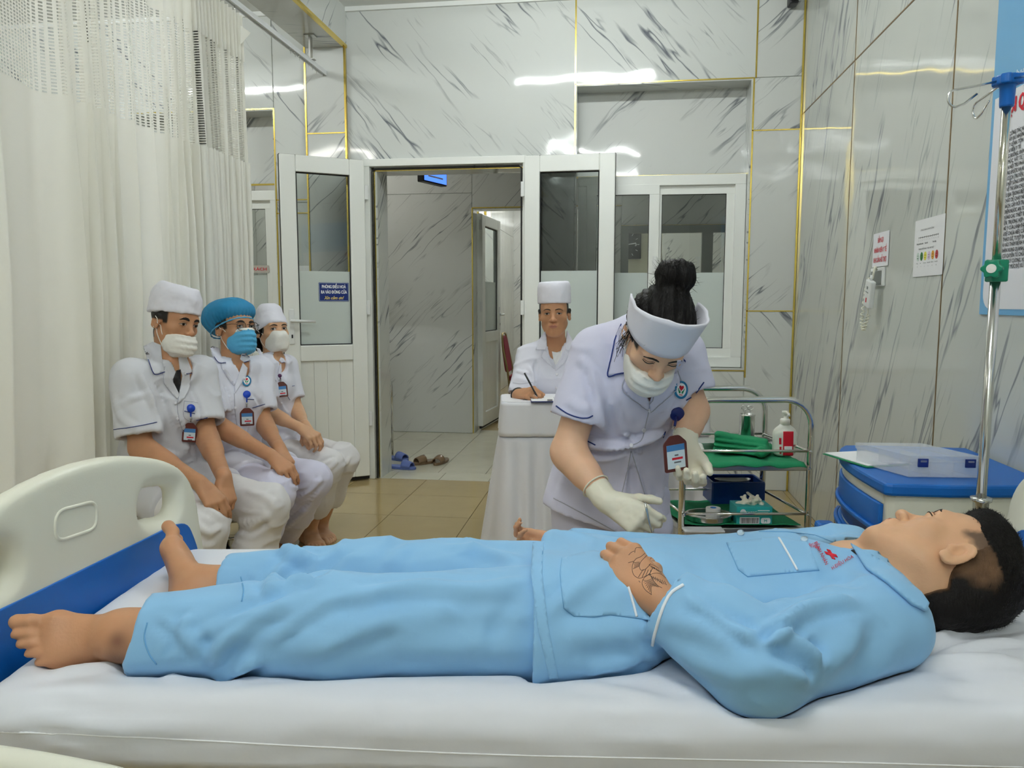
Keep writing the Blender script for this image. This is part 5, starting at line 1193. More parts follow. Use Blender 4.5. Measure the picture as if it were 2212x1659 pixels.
def emblem(p, cx, cy, rx, ry, tilt=0, cutl=None):
    tg, root = p['all'], p['root']; ca, sa = math.cos(tilt), math.sin(tilt)
    T = lambda pts: [(cx + rx * x * ca - ry * y * sa, cy + rx * x * sa + ry * y * ca) for x, y in pts if True]
    circ = lambda r: [(r * math.cos(a), r * math.sin(a)) for a in np.linspace(0, 6.28, 24, endpoint=False)]
    E_ = drape_patch('emblem', tg, T(circ(1)), mpx, rx / 5, .0078, 'emblem_blue', root, .002)
    drape_patch('emblem_disc', tg, T(circ(.74)), mpx, rx / 5, .0086, 'ink_white', root, .0015)
    ht = [(.36 * 16 * math.sin(t) ** 3 / 16, -.36 * (13 * math.cos(t) - 5 * math.cos(2 * t) - 2 * math.cos(3 * t) - math.cos(4 * t)) / 16 - .2) for t in np.linspace(0, 6.28, 22, endpoint=False)]
    drape_patch('emblem_heart', tg, T(ht), mpx, rx / 6, .0094, 'ink_red', root, .0015)
    for s in (1, -1): drape_patch('emblem_hand', tg, T([(s * .08, .42), (s * .1, .2), (s * .3, .08), (s * .46, -.18), (s * .5, -.1), (s * .42, .16), (s * .28, .42)]), mpx, rx / 6, .0094, 'emblem_green', root, .0015)
    drape_patch('emblem_print', tg, T([(-.26, .52), (.26, .52), (.26, .60), (-.26, .60)]), mpx, rx / 6, .0094, 'ink_red', root, .0015)
BADGES = 'staff badges on retractable reels'
def badge(label, rp, hp, tgt, tilt=0, w=.062, hh=.092, reel='reel_blue', rr=.016, back=0.0):
    """rp, hp: pixel of the reel and of the top of the holder, lying on the coat"""
    h0, n0 = hit_px(tgt, *rp); h1, n1 = hit_px(tgt, *hp)
    if h1 is None: h1 = h0
    n0 = nrm(mix(n0 if np.dot(n0, FV) < 0 else -n0, -FV, .6)); p0 = h0 + n0 * .008; d1 = np.dot(p0 - CAM, FH); r1 = ray(*hp); p1 = CAM + r1 * (min(np.dot(h1 - CAM, FH) - .006, d1 - back) / np.dot(r1, FH))
    t = thing('name_badge', label, 'badge', p0, BADGES)
    MB().lathe([(.0, 0), (rr, 0), (rr + .001, .002), (rr + .001, .006), (rr - .002, .009), (.0, .0095)], p0 - n0 * .002, 20, n0, caps=False).build('reel', reel, t, smooth=True)
    dn = nrm(p1 - p0); MB().tube([p0 + dn * rr * .8, mix(p0, p1, .6)], .0035, 8).build('reel_neck', reel, t, smooth=True); MB().tube([mix(p0, p1, .55), p1], .0018, 6).build('cord', 'chrome', t, smooth=True)
    MB().lathe([(.0045, -.0012), (.0058, 0), (.0045, .0012)], mix(p0, p1, .72), 12, n0, caps=False).build('snap_ring', 'chrome', t, smooth=True)
    nz = nrm(mix(nrm(n1 if np.dot(n1, FV) < 0 else -n1), -FV, .7)); up = nrm(V(0, 0, 1) + RV * math.tan(tilt)); up = nrm(up - nz * np.dot(up, nz)); ax = np.cross(up, nz)
    poly = [(-.5 * w, -hh), (.5 * w, -hh), (.5 * w, -.022), (.2 * w, -.002), (-.2 * w, -.002), (-.5 * w, -.022)]
    o = p1 + nz * .004
    hd = MB().prism(rounded_poly(poly, .006), ax, up, nz * .004, o).build('card_holder', 'badge_brown', t, bevel=.001)
    cd_ = MB().prism([(-.38 * w, -hh + .009), (.38 * w, -hh + .009), (.38 * w, -.026), (-.38 * w, -.026)], ax, up, nz * .001, o + nz * .004).build('card', 'card', hd)
    MB().prism([(-.38 * w, -.042), (.38 * w, -.042), (.38 * w, -.026), (-.38 * w, -.026)], ax, up, nz * .0006, o + nz * .0046).build('card_heading', 'card_blue', hd)
    for (z0, z1, x0, x1, mt) in ((-.056, -.052, -.06, .10, 'ink_grey'), (-.066, -.060, -.18, .28, 'ink_red'), (-.075, -.071, -.1, .2, 'ink_grey')):
        MB().prism([(x0 * w, z0), (x1 * w, z0), (x1 * w, z1), (x0 * w, z1)], ax, up, nz * .0004, o + nz * .0048).build('card_line', mt, hd)
    return t
M['ink_grey'] = pm('grey ink', (0.15, 0.15, 0.17, 1), 0.7)
men_hair = lambda l: np.maximum(np.minimum(np.minimum(.040 - l[:, 1], l[:, 2] + .012 - np.where(l[:, 1] > .012, .0, .01)), .2), np.minimum(-.028 - l[:, 1], l[:, 2] + .075))
M['bow_purple'] = pm('purple ribbon', srgb(92, 48, 92), 0.5); M['reel_dark'] = pm('dark blue reel', srgb(14, 30, 100), 0.3); M['seam_grey'] = pm('grey seam', srgb(176, 176, 190), 0.9)
# ---- first man on the stools: white cap, mask under his nose, hands clasped between his knees
m1 = dressed('person', 'seated man in white cap with white mask pulled below his nose', (-1.83, 2.991, 1.202), [[-0.278, 0.945, 0.171], [-0.948, -0.299, 0.113], [0.158, -0.131, 0.979]], 1.03,
    dict(neck=P(376, 802, 3.21), shR=P(284, 818, 3.06), shL=P(428, 806, 3.36), chest=P(356, 880, 3.2), waist=P(350, 962, 3.22), pel=P(338, 1030, 3.25), elR=P(305, 968, 2.99), wrR=P(434, 1046, 2.84), elL=P(443, 935, 3.26), wrL=P(484, 1032, 2.93),
         hipR=P(322, 1058, 3.13), hipL=P(385, 1035, 3.36), knR=P(442, 1138, 2.82), knL=P(578, 1094, 3.06), anR=P(425, 1330, 2.86) * V(1, 1, 0) + V(0, 0, .09), anL=P(528, 1290, 3.12) * V(1, 1, 0) + V(0, 0, .09)),
    SKIN_D * .95, dict(R=dict(y=P(474, 1096, 2.80) - P(434, 1046, 2.84), z=P(455, 1050, 2.72) - P(440, 1075, 2.82), curl=((28, 30, 20), (32, 34, 20), (36, 34, 20), (40, 34, 20)), thumb=(30, 25, 20, 15), spread=2),
         L=dict(y=P(490, 1098, 2.87) - P(484, 1032, 2.93), z=P(520, 1065, 2.80) - P(487, 1068, 2.92), curl=((30, 40, 25), (34, 44, 25), (38, 44, 25), (40, 44, 25)), thumb=(35, 30, 15, 15), spread=2)),
    sw=(.178, .182, .188), sd=(.11, .112, .12), sleeve=(.52, .078, .082), coat='coat_grey', armr=(.05, .044, .029), legr=(.095, .084, .078), lap=.55, cuff=.12, hairline=men_hair, faceargs=dict(gaze=(.002, -.001), brow_t=1.3, open_=.78, lips=False), neckr=.058,
    folds=[([(300, 800), (320, 850), (340, 900), (345, 940)], .014, .012), ([(330, 820), (360, 880), (375, 930)], .012, -.008), ([(250, 880), (290, 860), (320, 850)], .012, .007), ([(380, 890), (400, 940), (405, 980)], .012, .009), ([(300, 985), (340, 975), (390, 985)], .010, .010), ([(290, 1005), (330, 990), (380, 1000)], .009, -.008),
           ([(410, 830), (425, 870), (435, 910)], .010, -.008), ([(350, 1000), (380, 1020), (410, 1050)], .010, .008), ([(245, 850), (260, 900), (300, 930)], .014, .006), ([(400, 1000), (420, 990), (415, 960)], .008, .010), ([(430, 1050), (410, 1020), (425, 990)], .008, .008)],
    pfolds=[([(420, 1130), (450, 1150), (480, 1140)], .012, .010), ([(415, 1150), (445, 1170), (470, 1165)], .012, -.008), ([(490, 1120), (530, 1130), (590, 1110)], .014, .010), ([(500, 1140), (540, 1150), (580, 1130)], .012, -.010), ([(430, 1090), (460, 1105), (490, 1125)], .012, .008), ([(500, 1160), (530, 1150), (570, 1120)], .012, .008), ([(540, 1060), (580, 1080), (600, 1100)], .014, .006)])
cap(m1, .043, .022, .150, (.089, .111), taper=1.0, lean=-.008, puff=.008, rnd=.062); mask(m1, -.044, -.135, 'mask_white', nose=False, width=.066, tilt=-.05, drop=.004, out=.006)
lapels(m1, [('collar', [(331, 738), (348, 745), (352, 790), (356, 815), (356, 803), (331, 809), (318, 780), (312, 748)]), ('lapel', [(352, 806), (356, 792), (373, 824), (387, 853), (383, 863), (366, 845), (354, 828)]), ('collar', [(384, 765), (402, 772), (414, 803), (400, 811), (388, 802)]), ('lapel', [(389, 797), (393, 812), (388, 840), (386, 855), (383, 872), (396, 862), (408, 842), (410, 825), (408, 806), (398, 804)])])
lines(m1, [[(313, 746), (319, 780), (331, 809), (354, 804)], [(400, 807), (411, 806)]], tgt='all', lift=.0075)
lines(m1, [[(246, 928), (295, 921), (339, 912)], [(424, 908), (448, 902)], [(398, 888), (421, 894)]]); lines(m1, [[(385, 858), (383, 880), (388, 910), (402, 950), (408, 960)]], 'seam_grey', .0014, .0004, 'placket'); lines(m1, [[(398, 866), (397, 900), (420, 915)], [(398, 866), (428, 870)]], 'seam_grey', .001, .0004, 'pocket_seam')
buttons(m1, [(379, 871), (383, 905), (407, 951)], 3.2)
drape_patch('undershirt', m1['all'], [(381, 800), (390, 798), (390, 830), (385, 853), (375, 835), (374, 818)], mpx, 4, .0048, 'black', m1['root'], .004)
badge('name badge with a blue reel on the first seated man', (412, 882), (412, 912), m1['coat'], .12, .058, .084)
# ---- second man: bouffant cap, glasses, blue mask
m2 = dressed('person', 'seated man in blue bouffant cap with glasses and blue mask', (-1.781, 3.406, 1.162), [[-0.46, 0.882, -0.102], [-0.887, -0.449, 0.113], [0.054, 0.142, 0.988]], 1.0,
    dict(neck=P(506, 795, 3.58), shR=P(450, 806, 3.47), shL=P(560, 800, 3.74), chest=P(507, 860, 3.58), waist=P(503, 930, 3.6), pel=P(500, 1000, 3.66), elR=P(466, 918, 3.40), wrR=P(588, 986, 3.28), elL=P(566, 908, 3.66), wrL=P(605, 970, 3.42),
         hipR=P(478, 1016, 3.56), hipL=P(545, 1002, 3.78), knR=P(592, 1062, 3.24), knL=P(675, 1036, 3.48), anR=P(545, 1230, 3.36) * V(1, 1, 0) + V(0, 0, .09), anL=P(612, 1158, 3.74)),
    SKIN_D, dict(R=dict(y=P(618, 1015, 3.24) - P(588, 986, 3.28), z=P(610, 975, 3.2) - P(600, 1000, 3.26), curl=((30, 35, 20), (34, 38, 20), (40, 40, 20), (46, 40, 20)), spread=2), L=dict(y=P(622, 1008, 3.34) - P(605, 970, 3.42), z=P(640, 970, 3.3) - P(612, 990, 3.38), curl=((34, 30, 20), (40, 34, 20), (44, 38, 20), (48, 40, 20)), spread=2)),
    sw=(.158, .15, .16), sd=(.10, .10, .11), sleeve=(.5, .068, .07), coat='coat', pants='lilac', armr=(.045, .04, .027), legr=(.09, .082, .072), lap=.56, cuff=dict(R=.12, L=.06), hairline=men_hair, faceargs=dict(gaze=(.003, 0), brow_t=1.1, lips=False, open_=.85), neckr=.053, feet={'L': (V(.5, -.75, -.05), V(0, 0, 1)), 'R': (V(.5, -.75, -.05), V(0, 0, 1))},
    folds=[([(460, 830), (480, 870), (490, 900)], .012, .010), ([(480, 820), (500, 870), (505, 930)], .012, -.007), ([(440, 840), (460, 850), (480, 840)], .010, .007), ([(540, 900), (530, 940), (545, 960)], .010, .010), ([(480, 970), (520, 960), (570, 970)], .010, .010), ([(490, 985), (540, 980), (590, 990)], .010, -.008), ([(565, 920), (575, 950), (600, 960)], .010, .010), ([(545, 850), (560, 870), (568, 890)], .010, -.007)],
    pfolds=[([(640, 1080), (680, 1050), (695, 1030)], .012, .010), ([(625, 1050), (650, 1055), (670, 1045)], .010, .009), ([(620, 1120), (660, 1090), (690, 1050)], .012, -.008), ([(600, 1150), (640, 1120), (670, 1090)], .012, .008), ([(560, 1045), (600, 1055), (620, 1075)], .012, .007)])
hc, HR, hs = m2['hc'], m2['HR'], m2['hs']; q = lambda *a: hc + HR @ (np.array(a) * hs)
f = Fld(hc - .24, hc + .24, .006); f.ell(q(0, -.03, .078), (.108, .128, .072), HR, 0); f.ell(q(0, -.075, .045), (.098, .085, .08), HR, .04); f.cut(q(0, .09, .04), HR @ V(0, .36, -1)); 
cv_, cq_ = f.mesh(); cv_ = relax(cv_, cq_, 2); cl = to_local(cv_, hc, HR, 1); an_ = np.arctan2(cl[:, 0], cl[:, 1]); nn = vnormals(cv_, cq_)
cv_ += nn * (.006 * fbm(cv_ * 20, 3) + .0035 * np.sin(an_ * 34 + 5 * cl[:, 2] * 10) * np.clip(1 - np.abs(cl[:, 2] - .035) / .05, 0, 1))[:, None]
bc = obj('bouffant_cap', cv_, cq_, 'bouffant', m2['root'], True)
el_ = [q(.088 * math.sin(a), -.018 + .112 * math.cos(a), .040 - .036 * (1 - math.cos(a))) for a in np.linspace(0, 2 * math.pi, 60, endpoint=False)]
MB().tube(el_, [.0035 + .0012 * math.sin(i * 1.9) for i in range(60)], 6, closed=True).build('elastic_band', 'mask_blue', bc, smooth=True)
mk = mask(m2, -.008, -.128, 'mask_blue', width=.068, tilt=.2); 
drape_patch('mask_border', BV((np.array([tuple(v_.co) for v_ in mk.data.vertices]) + WL[mk.name], np.array([tuple(p_.vertices) for p_ in mk.data.polygons]))), [(-.055, -.020), (-.03, -.012), (0, -.010), (.03, -.012), (.055, -.020), (.055, -.030), (.03, -.023), (0, -.021), (-.03, -.023), (-.055, -.030)], mlocal(hc, HR, hs), .006, .0012, 'mask_white', mk, .0015)
sp_ = MB()
gl_o = None
for x in (1, -1):
    ring = [q(x * (.0325 + .0235 * np.sign(math.cos(a)) * abs(math.cos(a)) ** .75), .1035 - .004 * abs(math.cos(a)), -.003 + .0195 * np.sign(math.sin(a)) * abs(math.sin(a)) ** .75) for a in np.linspace(0, 2 * math.pi, 28, endpoint=False)]
    rim = MB().tube(ring, .0013, 6, closed=True)
    if gl_o is None: gl_o = rim.tube([q(-.009, .1065, .004), q(0, .109, .006), q(.009, .1065, .004)], .0012, 6).build('glasses', 'specs', m2['root'], smooth=True)
    else: rim.build('lens_rim', 'specs', gl_o, smooth=True)
    MB().tube([q(x * .056, .1, .006), q(x * .076, .085, .008), q(x * .082, .01, .008), q(x * .084, -.02, -.006)], .0013, 6).build('temple_arm', 'specs', gl_o, smooth=True)
    lv = [q(x * .0325, .1035, -.003)] + ring; obj('lens', np.array(lv), [(0, i + 1, (i + 1) % 28 + 1) for i in range(28)], 'lens', gl_o)
lapels(m2, [('collar', [(462, 748), (474, 752), (480, 775), (488, 786), (470, 785), (458, 768), (455, 752)]), ('lapel', [(478, 786), (490, 800), (508, 832), (504, 833), (488, 810), (478, 795)]), ('collar', [(522, 763), (530, 764), (540, 779), (526, 783), (518, 776)]), ('lapel', [(524, 784), (534, 795), (530, 815), (508, 850), (506, 835), (518, 800)])])
lines(m2, [[(456, 750), (460, 770), (471, 785), (486, 785)], [(523, 764), (530, 768), (539, 778), (525, 784)]], tgt='all', lift=.0075); lines(m2, [[(449, 889), (465, 888), (478, 889)], [(545, 881), (572, 873)], [(533, 862), (548, 863)]]); lines(m2, [[(506, 850), (508, 890), (512, 920)]], 'seam_grey', .0014, .0004, 'placket')
buttons(m2, [(508, 881), (515, 918)], 3); emblem(m2, 532, 823, 10, 12); badge('name badge with a dark blue reel on the man in the bouffant cap', (533, 852), (533, 880), m2['coat'], 0, .062, .085)
# ---- third: woman with a white cap, barefoot
w3 = dressed('person', 'seated barefoot woman in white cap and white mask next to the open door', (-1.82, 3.883, 1.136), [[-0.636, 0.763, -0.113], [-0.771, -0.632, 0.074], [-0.015, 0.134, 0.991]], .97,
    dict(neck=P(590, 785, 4.05), shR=P(556, 797, 3.97), shL=P(620, 792, 4.18), chest=P(592, 838, 4.05), waist=P(594, 896, 4.09), pel=P(597, 955, 4.13), elR=P(582, 892, 3.90), wrR=P(648, 924, 3.82), elL=P(640, 886, 4.13), wrL=P(660, 922, 3.94),
         hipR=P(592, 972, 4.06), hipL=P(630, 962, 4.22), knR=P(708, 1004, 3.84), knL=P(740, 990, 4.0), anR=P(668, 1143, 4.03), anL=P(693, 1130, 4.15)),
    SKIN_A * .93, dict(R=dict(y=P(678, 944, 3.78) - P(648, 924, 3.82), z=P(680, 915, 3.75) - P(665, 935, 3.8), curl=((42, 42, 25), (44, 44, 25), (46, 46, 25), (48, 46, 25)), spread=2), L=dict(y=P(672, 950, 3.88) - P(660, 922, 3.94), z=V(.3, -.8, .3), curl=((40, 40, 25),) * 4)),
    sw=(.13, .118, .145), sd=(.085, .088, .1), sleeve=(.46, .056, .058), coat='coat', pants='slacks', armr=(.037, .034, .024), legr=(.082, .076, .072), lap=.28, cuff=dict(R=.30, L=.37), hairline=lambda l: np.maximum(np.minimum(.045 - l[:, 1], l[:, 2] + .02), np.minimum(-.02 - l[:, 1], l[:, 2] + .08)), faceargs=dict(gaze=(.004, 0), brow_t=.7, lips=False), neckr=.044,
    feet={'R': (V(.62, -.70, -.02), V(.1, 0, 1)), 'L': (V(.62, -.66, -.02), V(.1, 0, 1))},
    folds=[([(560, 830), (580, 870), (590, 900)], .010, .008), ([(600, 850), (610, 880), (625, 895)], .009, .008), ([(590, 900), (615, 905), (635, 900)], .009, .009), ([(590, 915), (615, 920), (635, 915)], .009, -.008)],
    pfolds=[([(690, 1020), (715, 1010), (728, 995)], .010, .009), ([(690, 1000), (710, 990), (725, 985)], .009, -.007), ([(735, 1010), (748, 1000), (757, 985)], .009, .008), ([(620, 950), (660, 965), (700, 985)], .014, .006), ([(700, 1030), (703, 1070), (705, 1105)], .006, .004)])
cap(w3, .032, -.035, .150, (.086, .112), taper=.80, lean=-.012, rnd=.06); mask(w3, -.012, -.125, 'mask_white', width=.064, tilt=.2, pleats=False)
hc, HR, hs = w3['hc'], w3['HR'], w3['hs']; f = Fld(hc - .22, hc + .22, .006); f.ell(hc + HR @ V(0, -.022, .02), (.081, .098, .085), HR, 0); f.ell(hc + HR @ V(.02, -.115, -.06), (.042, .034, .045), HR, .02); f.cut(hc + HR @ V(0, .035, 0), HR @ V(0, 1, -.1)); f.cut(hc + HR @ V(0, 0, .06), HR @ V(0, 0, 1)); f.cut(hc + HR @ V(.0, .0, -.03), HR @ V(0, .75, -.6)); v_, q_ = f.mesh(); obj('hair', relax(v_, q_, 1), q_, 'hair', w3['root'], True)
lapels(w3, [('collar', [(553, 752), (562, 755), (572, 775), (586, 788), (580, 792), (566, 778)]), ('collar', [(606, 772), (612, 775), (617, 783), (608, 784), (602, 780)]), ('lapel', [(582, 790), (592, 805), (598, 825), (592, 822), (584, 805)]), ('lapel', [(606, 785), (608, 800), (602, 824), (599, 815), (602, 795)])], sp=4)
lines(w3, [[(554, 752), (567, 777), (580, 792), (588, 790)], [(607, 784), (617, 782)]], tgt='all', lift=.0072, r=.0014); lines(w3, [[(566, 832), (579, 832)], [(631, 834), (636, 833)], [(619, 853), (626, 864)]], r=.0013); buttons(w3, [(608, 872), (612, 895)], 2.4)
badge('name badge with a small purple bow clip on the barefoot woman', (604, 812), (607, 824), w3['coat'], -.08, .058, .082, 'bow_purple', .009)
# ---- the nurse bending over the bed
def nurse_skirt(s):
    a = P(1318, 1010, 2.29); b_ = P(1306, 1125, 2.27); sd_ = RV * .99 + FH * .1
    s.ec(a, b_, (.165, .125), (.205, .15), .03, side=sd_); s.cut(P(1300, 1128, 2.2), V(.0, .0, -1) + RV * -.25)
nr = dressed('person', 'nurse in white coat and cap bending over the patient, gloved and masked', (.098, 1.94, 1.199), [[-0.954, 0.081, 0.29], [-0.274, -0.633, -0.724], [0.125, -0.77, 0.626]], .97,
    dict(neck=P(1398, 722, 2.14), shR=P(1290, 762, 2.10), shL=P(1466, 766, 2.14), chest=P(1375, 828, 2.13), waist=P(1338, 935, 2.22), pel=P(1316, 1045, 2.29), elR=P(1226, 975, 2.07), wrR=P(1312, 1082, 1.94), elL=P(1494, 885, 2.12), wrL=P(1479, 952, 2.05),
         hipR=P(1255, 1070, 2.30), hipL=P(1375, 1075, 2.28), knR=P(1262, 1200, 2.25) * V(1, 1, 0) + V(0, 0, .50), knL=P(1375, 1200, 2.22) * V(1, 1, 0) + V(0, 0, .50), anR=P(1262, 1200, 2.32) * V(1, 1, 0) + V(0, 0, .09), anL=P(1378, 1200, 2.29) * V(1, 1, 0) + V(0, 0, .09), front=nrm(-FH * .75 - V(0, 0, .5))),
    SKIN_L, dict(R=dict(y=P(1364, 1112, 1.90) - P(1312, 1082, 1.94), z=-FH * .8 + V(0, 0, .35) - RV * .45, curl=((42, 38, 18), (50, 46, 22), (56, 52, 25), (60, 52, 25)), thumb=(40, 30, 10, 10), spread=3, grow=-.002),
                 L=dict(y=P(1492, 1035, 1.99) - P(1479, 952, 2.05), z=FH * .9 + RV * .15, curl=((38, 42, 25), (46, 46, 25), (50, 46, 25), (52, 46, 25)), thumb=(28, 25, 10, 10), spread=3, grow=-.002)),
    sw=(.162, .152, .17), sd=(.108, .105, .125), sleeve=(.43, .069, .074), coat='lilac', pants='lilac', armr=(.048, .043, .029), legr=(.10, .082, .075), seated=False, shirtbot=nurse_skirt, h=.0085, neckr=.05,
    hairline=lambda l: np.maximum(np.minimum(.058 - l[:, 1], l[:, 2] + .0), np.minimum(-.02 - l[:, 1], l[:, 2] + .08)), faceargs=dict(closed=True, open_=.15, brow_t=.75, lips=False),
    folds=[([(1240, 948), (1300, 962), (1365, 958), (1440, 926)], .012, .022), ([(1238, 972), (1300, 982), (1350, 972)], .010, -.020), ([(1345, 938), (1368, 950), (1392, 966)], .007, .016), ([(1360, 966), (1385, 957), (1404, 942)], .007, -.014), ([(1350, 958), (1372, 966), (1384, 978)], .006, .014), ([(1395, 950), (1420, 940), (1438, 922)], .008, -.012), ([(1280, 800), (1290, 850), (1300, 900), (1310, 945)], .014, .008), ([(1265, 790), (1275, 840), (1285, 890)], .010, -.008),
           ([(1320, 860), (1330, 900), (1345, 940)], .012, .007), ([(1400, 850), (1400, 890), (1385, 930)], .012, .006), ([(1450, 870), (1430, 910), (1400, 940)], .012, .007), ([(1420, 900), (1440, 890), (1460, 870)], .008, -.006), ([(1225, 860), (1250, 880), (1280, 885)], .012, .006), ([(1250, 770), (1270, 800), (1285, 840)], .012, .007),
           ([(1230, 1000), (1215, 1050), (1205, 1090)], .016, .007), ([(1290, 1000), (1285, 1060), (1275, 1120)], .02, -.005), ([(1420, 980), (1430, 1040), (1425, 1100)], .016, .006), ([(1362, 985), (1350, 1040), (1332, 1110)], .008, .007), ([(1364, 985), (1385, 1050), (1408, 1130)], .008, .008), ([(1363, 1000), (1366, 1060), (1372, 1120)], .012, -.012)],
    pfolds=[([(1335, 1150), (1330, 1190), (1325, 1230)], .014, -.010)])
hc, HR, hs = nr['hc'], nr['HR'], nr['hs']; qh = lambda *a: hc + HR @ (np.array(a, float) * hs)
mask(nr, -.046, -.135, 'mask_white', nose=False, width=.070, tilt=-.10, back=.008, drop=.004, out=.004)
f = Fld(hc - .26, hc + .26, .0058)
f.ell(qh(0, -.018, .038), np.array([.083, .099, .092]) * hs, HR, 0); f.ell(qh(0, -.07, -.01), np.array([.066, .05, .06]) * hs, HR, .03)
f.cut(qh(0, .062, .05), HR @ V(0, 1, -.25)); f.cut(qh(0, .0, -.052), HR @ V(0, .55, -1))
BUN = qh(-.006, -.086, .138)
f.ec(qh(0, -.055, .10), qh(-.002, -.076, .118), .04, .027, .025)
f.ell(BUN, np.array([.050, .044, .042]) * hs, HR, .01)
hv, hq = f.mesh(); hv = relax(hv, hq, 1); lb = hv - BUN; ll = to_local(hv, hc, HR, hs); isb = np.linalg.norm(lb, axis=1) < .06
sw_ = np.where(isb, np.sin(np.arctan2(lb @ HR[:, 0], lb @ HR[:, 2]) * 2 + np.linalg.norm(lb, axis=1) * 90), 0)
ang = np.arctan2(ll[:, 0], ll[:, 2] + .06 + .4 * (ll[:, 1] + .08))
hv += vnormals(hv, hq) * (.0022 * np.sin(ang * 55 + 2.5 * fbm(hv * 16, 2)) + .004 * fbm(hv * 40, 3) + .0035 * sw_)[:, None]
hr_ = obj('hair', hv, hq, 'hair', nr['root'], True); hbv = BV((hv, hq))
ti = [qh(-.002 + .031 * math.cos(a), -.074 + .018 * math.sin(a), .110 + .022 * math.sin(a)) for a in np.linspace(0, 2 * math.pi, 26, endpoint=False)]
MB().tube(ti, .0042, 8, closed=True).build('hair_tie', 'mask_white', hr_, smooth=True)
mv, mf = [], []
hnv = vnormals(hv, hq); sel = RNG.choice(len(hv), 900)
for i in sel:
    p_ = hv[i]; n_ = hnv[i]; b_ = np.linalg.norm(p_ - BUN) < .07
    if not b_ and RNG.random() < .6: continue
    t_ = nrm(RNG.normal(size=3)); t_ = nrm(t_ - n_ * np.dot(t_, n_)); L = RNG.uniform(.010, .028 if b_ else .025); sd_ = nrm(np.cross(n_, t_)) * .00045; o = len(mv)
    a = p_ - n_ * .003; c_ = p_ + t_ * L * .5 + n_ * L * (.22 if b_ else .10); e_ = p_ + t_ * L + n_ * L * (.55 if b_ else .22); mv += [a - sd_, a + sd_, c_ + sd_, c_ - sd_, e_]; mf += [(o, o + 1, o + 2, o + 3), (o + 3, o + 2, o + 4)]
for k in range(22):      # loose locks by her ear
    a = qh(.078, .004 + RNG.normal(0, .006), .02 + RNG.normal(0, .01)); m_ = a + HR @ V(.02 + RNG.normal(0, .008), .03 + RNG.normal(0, .012), -.015); e_ = a + HR @ V(.008 + RNG.normal(0, .006), .012 + RNG.normal(0, .008), -.075 + RNG.normal(0, .015)); sd_ = RV * .0005; o = len(mv)
    pts = curve_path([a, m_, e_], 4); 
    for i, pp in enumerate(pts): mv += [pp - sd_, pp + sd_]
    mf += [(o + 2 * i, o + 2 * i + 1, o + 2 * i + 3, o + 2 * i + 2) for i in range(len(pts) - 1)]
so = obj('hair_strands', mv, mf, 'hair', hr_); so['kind'] = 'stuff'
# folded white cap: a stiff band round the forehead, peaked over the temples
top_, bot_ = [], []; th_ = np.radians(np.linspace(-112, 112, 57))
for a in th_:
    fr = abs(a) / math.radians(112)
    zb_ = .036 - .012 * fr ** 1.5; zt_ = zb_ + .124 - .050 * np.clip((fr - .2) / .5, 0, 1) ** 1.2 - .022 * np.clip((fr - .78) / .22, 0, 1)
    rx, ry = .0865, .104; fl = 1.0 + .26 * (zt_ - zb_) / .1 * (.55 + .45 * math.cos(a))
    bot_.append(qh(rx * math.sin(a), -.012 + ry * math.cos(a), zb_)); top_.append(qh(rx * 1.10 * math.sin(a) , -.012 + ry * 1.06 * math.cos(a) - .01, zt_))
rows = 9; gv_ = []; 
for j in range(rows):
    t = j / (rows - 1)
    for b_, t2 in zip(bot_, top_): gv_.append(mix(b_, t2, t))
gv_ = np.array(gv_); n_ = len(th_); qf_ = np.array([(j * n_ + i, j * n_ + i + 1, (j + 1) * n_ + i + 1, (j + 1) * n_ + i) for j in range(rows - 1) for i in range(n_ - 1)])
gv_ += vnormals(gv_, qf_) * (.0035 * fbm(gv_ * 20, 3))[:, None]
co_ = obj('cap', gv_, qf_, 'cap_white', nr['root'], True); sm = co_.modifiers.new('thick', 'SOLIDIFY'); sm.thickness = .005; sm.offset = 0
capbv = BV((gv_, qf_))
# gloves
for k, nm in (('R', 'glove'), ('L', 'glove')):
    w_ = nr['J']['wr' + k]; el_ = nr['J']['el' + k]
    if k == 'R': y_, z_, cu, tb_ = P(1364, 1112, 1.90) - w_, -FH * .8 + V(0, 0, .35) - RV * .45, ((42, 38, 18), (50, 46, 22), (56, 52, 25), (60, 52, 25)), (40, 30, 10, 10)
    else: y_, z_, cu, tb_ = P(1492, 1035, 1.99) - w_, FH * .9 + RV * .15, ((38, 42, 25), (46, 46, 25), (50, 46, 25), (52, 46, 25)), (28, 25, 10, 10)
    fr = frame_of(y_, z_); c = w_ + nrm(y_) * .06; g = Fld(c - .17, c + .17, .0034)
    hand(g, w_ + fr[:, 1] * .01, fr, tside=-1 if k == 'R' else 1, curl=cu, thumb=tb_, spread=3, grow=.0016); fa_ = nrm(el_ - w_)
    ar = g.like(); ar.ec(w_, w_ + fa_ * .09, .031, .038, 0); ar.cut(w_ + fa_ * .052, fa_ + V(0, 0, .12)); g.union(ar, .012)
    gv, gq = g.mesh(); gv = relax(gv, gq, 1, .3); gv += vnormals(gv, gq) * (.0016 * fbm(gv * V(60, 60, 60), 3))[:, None]
    go = obj('glove', gv, gq, 'glove', nr['root'], True)
    sd_ = nrm(np.cross(fa_, (0, 0, 1))); s2 = np.cross(fa_, sd_); MB().tube([w_ + fa_ * .054 + (sd_ * math.cos(a) + s2 * math.sin(a)) * .0375 for a in np.linspace(0, 6.283, 28, endpoint=False)], .0022, 6, closed=True).build('rolled_cuff', 'glove', go, smooth=True)
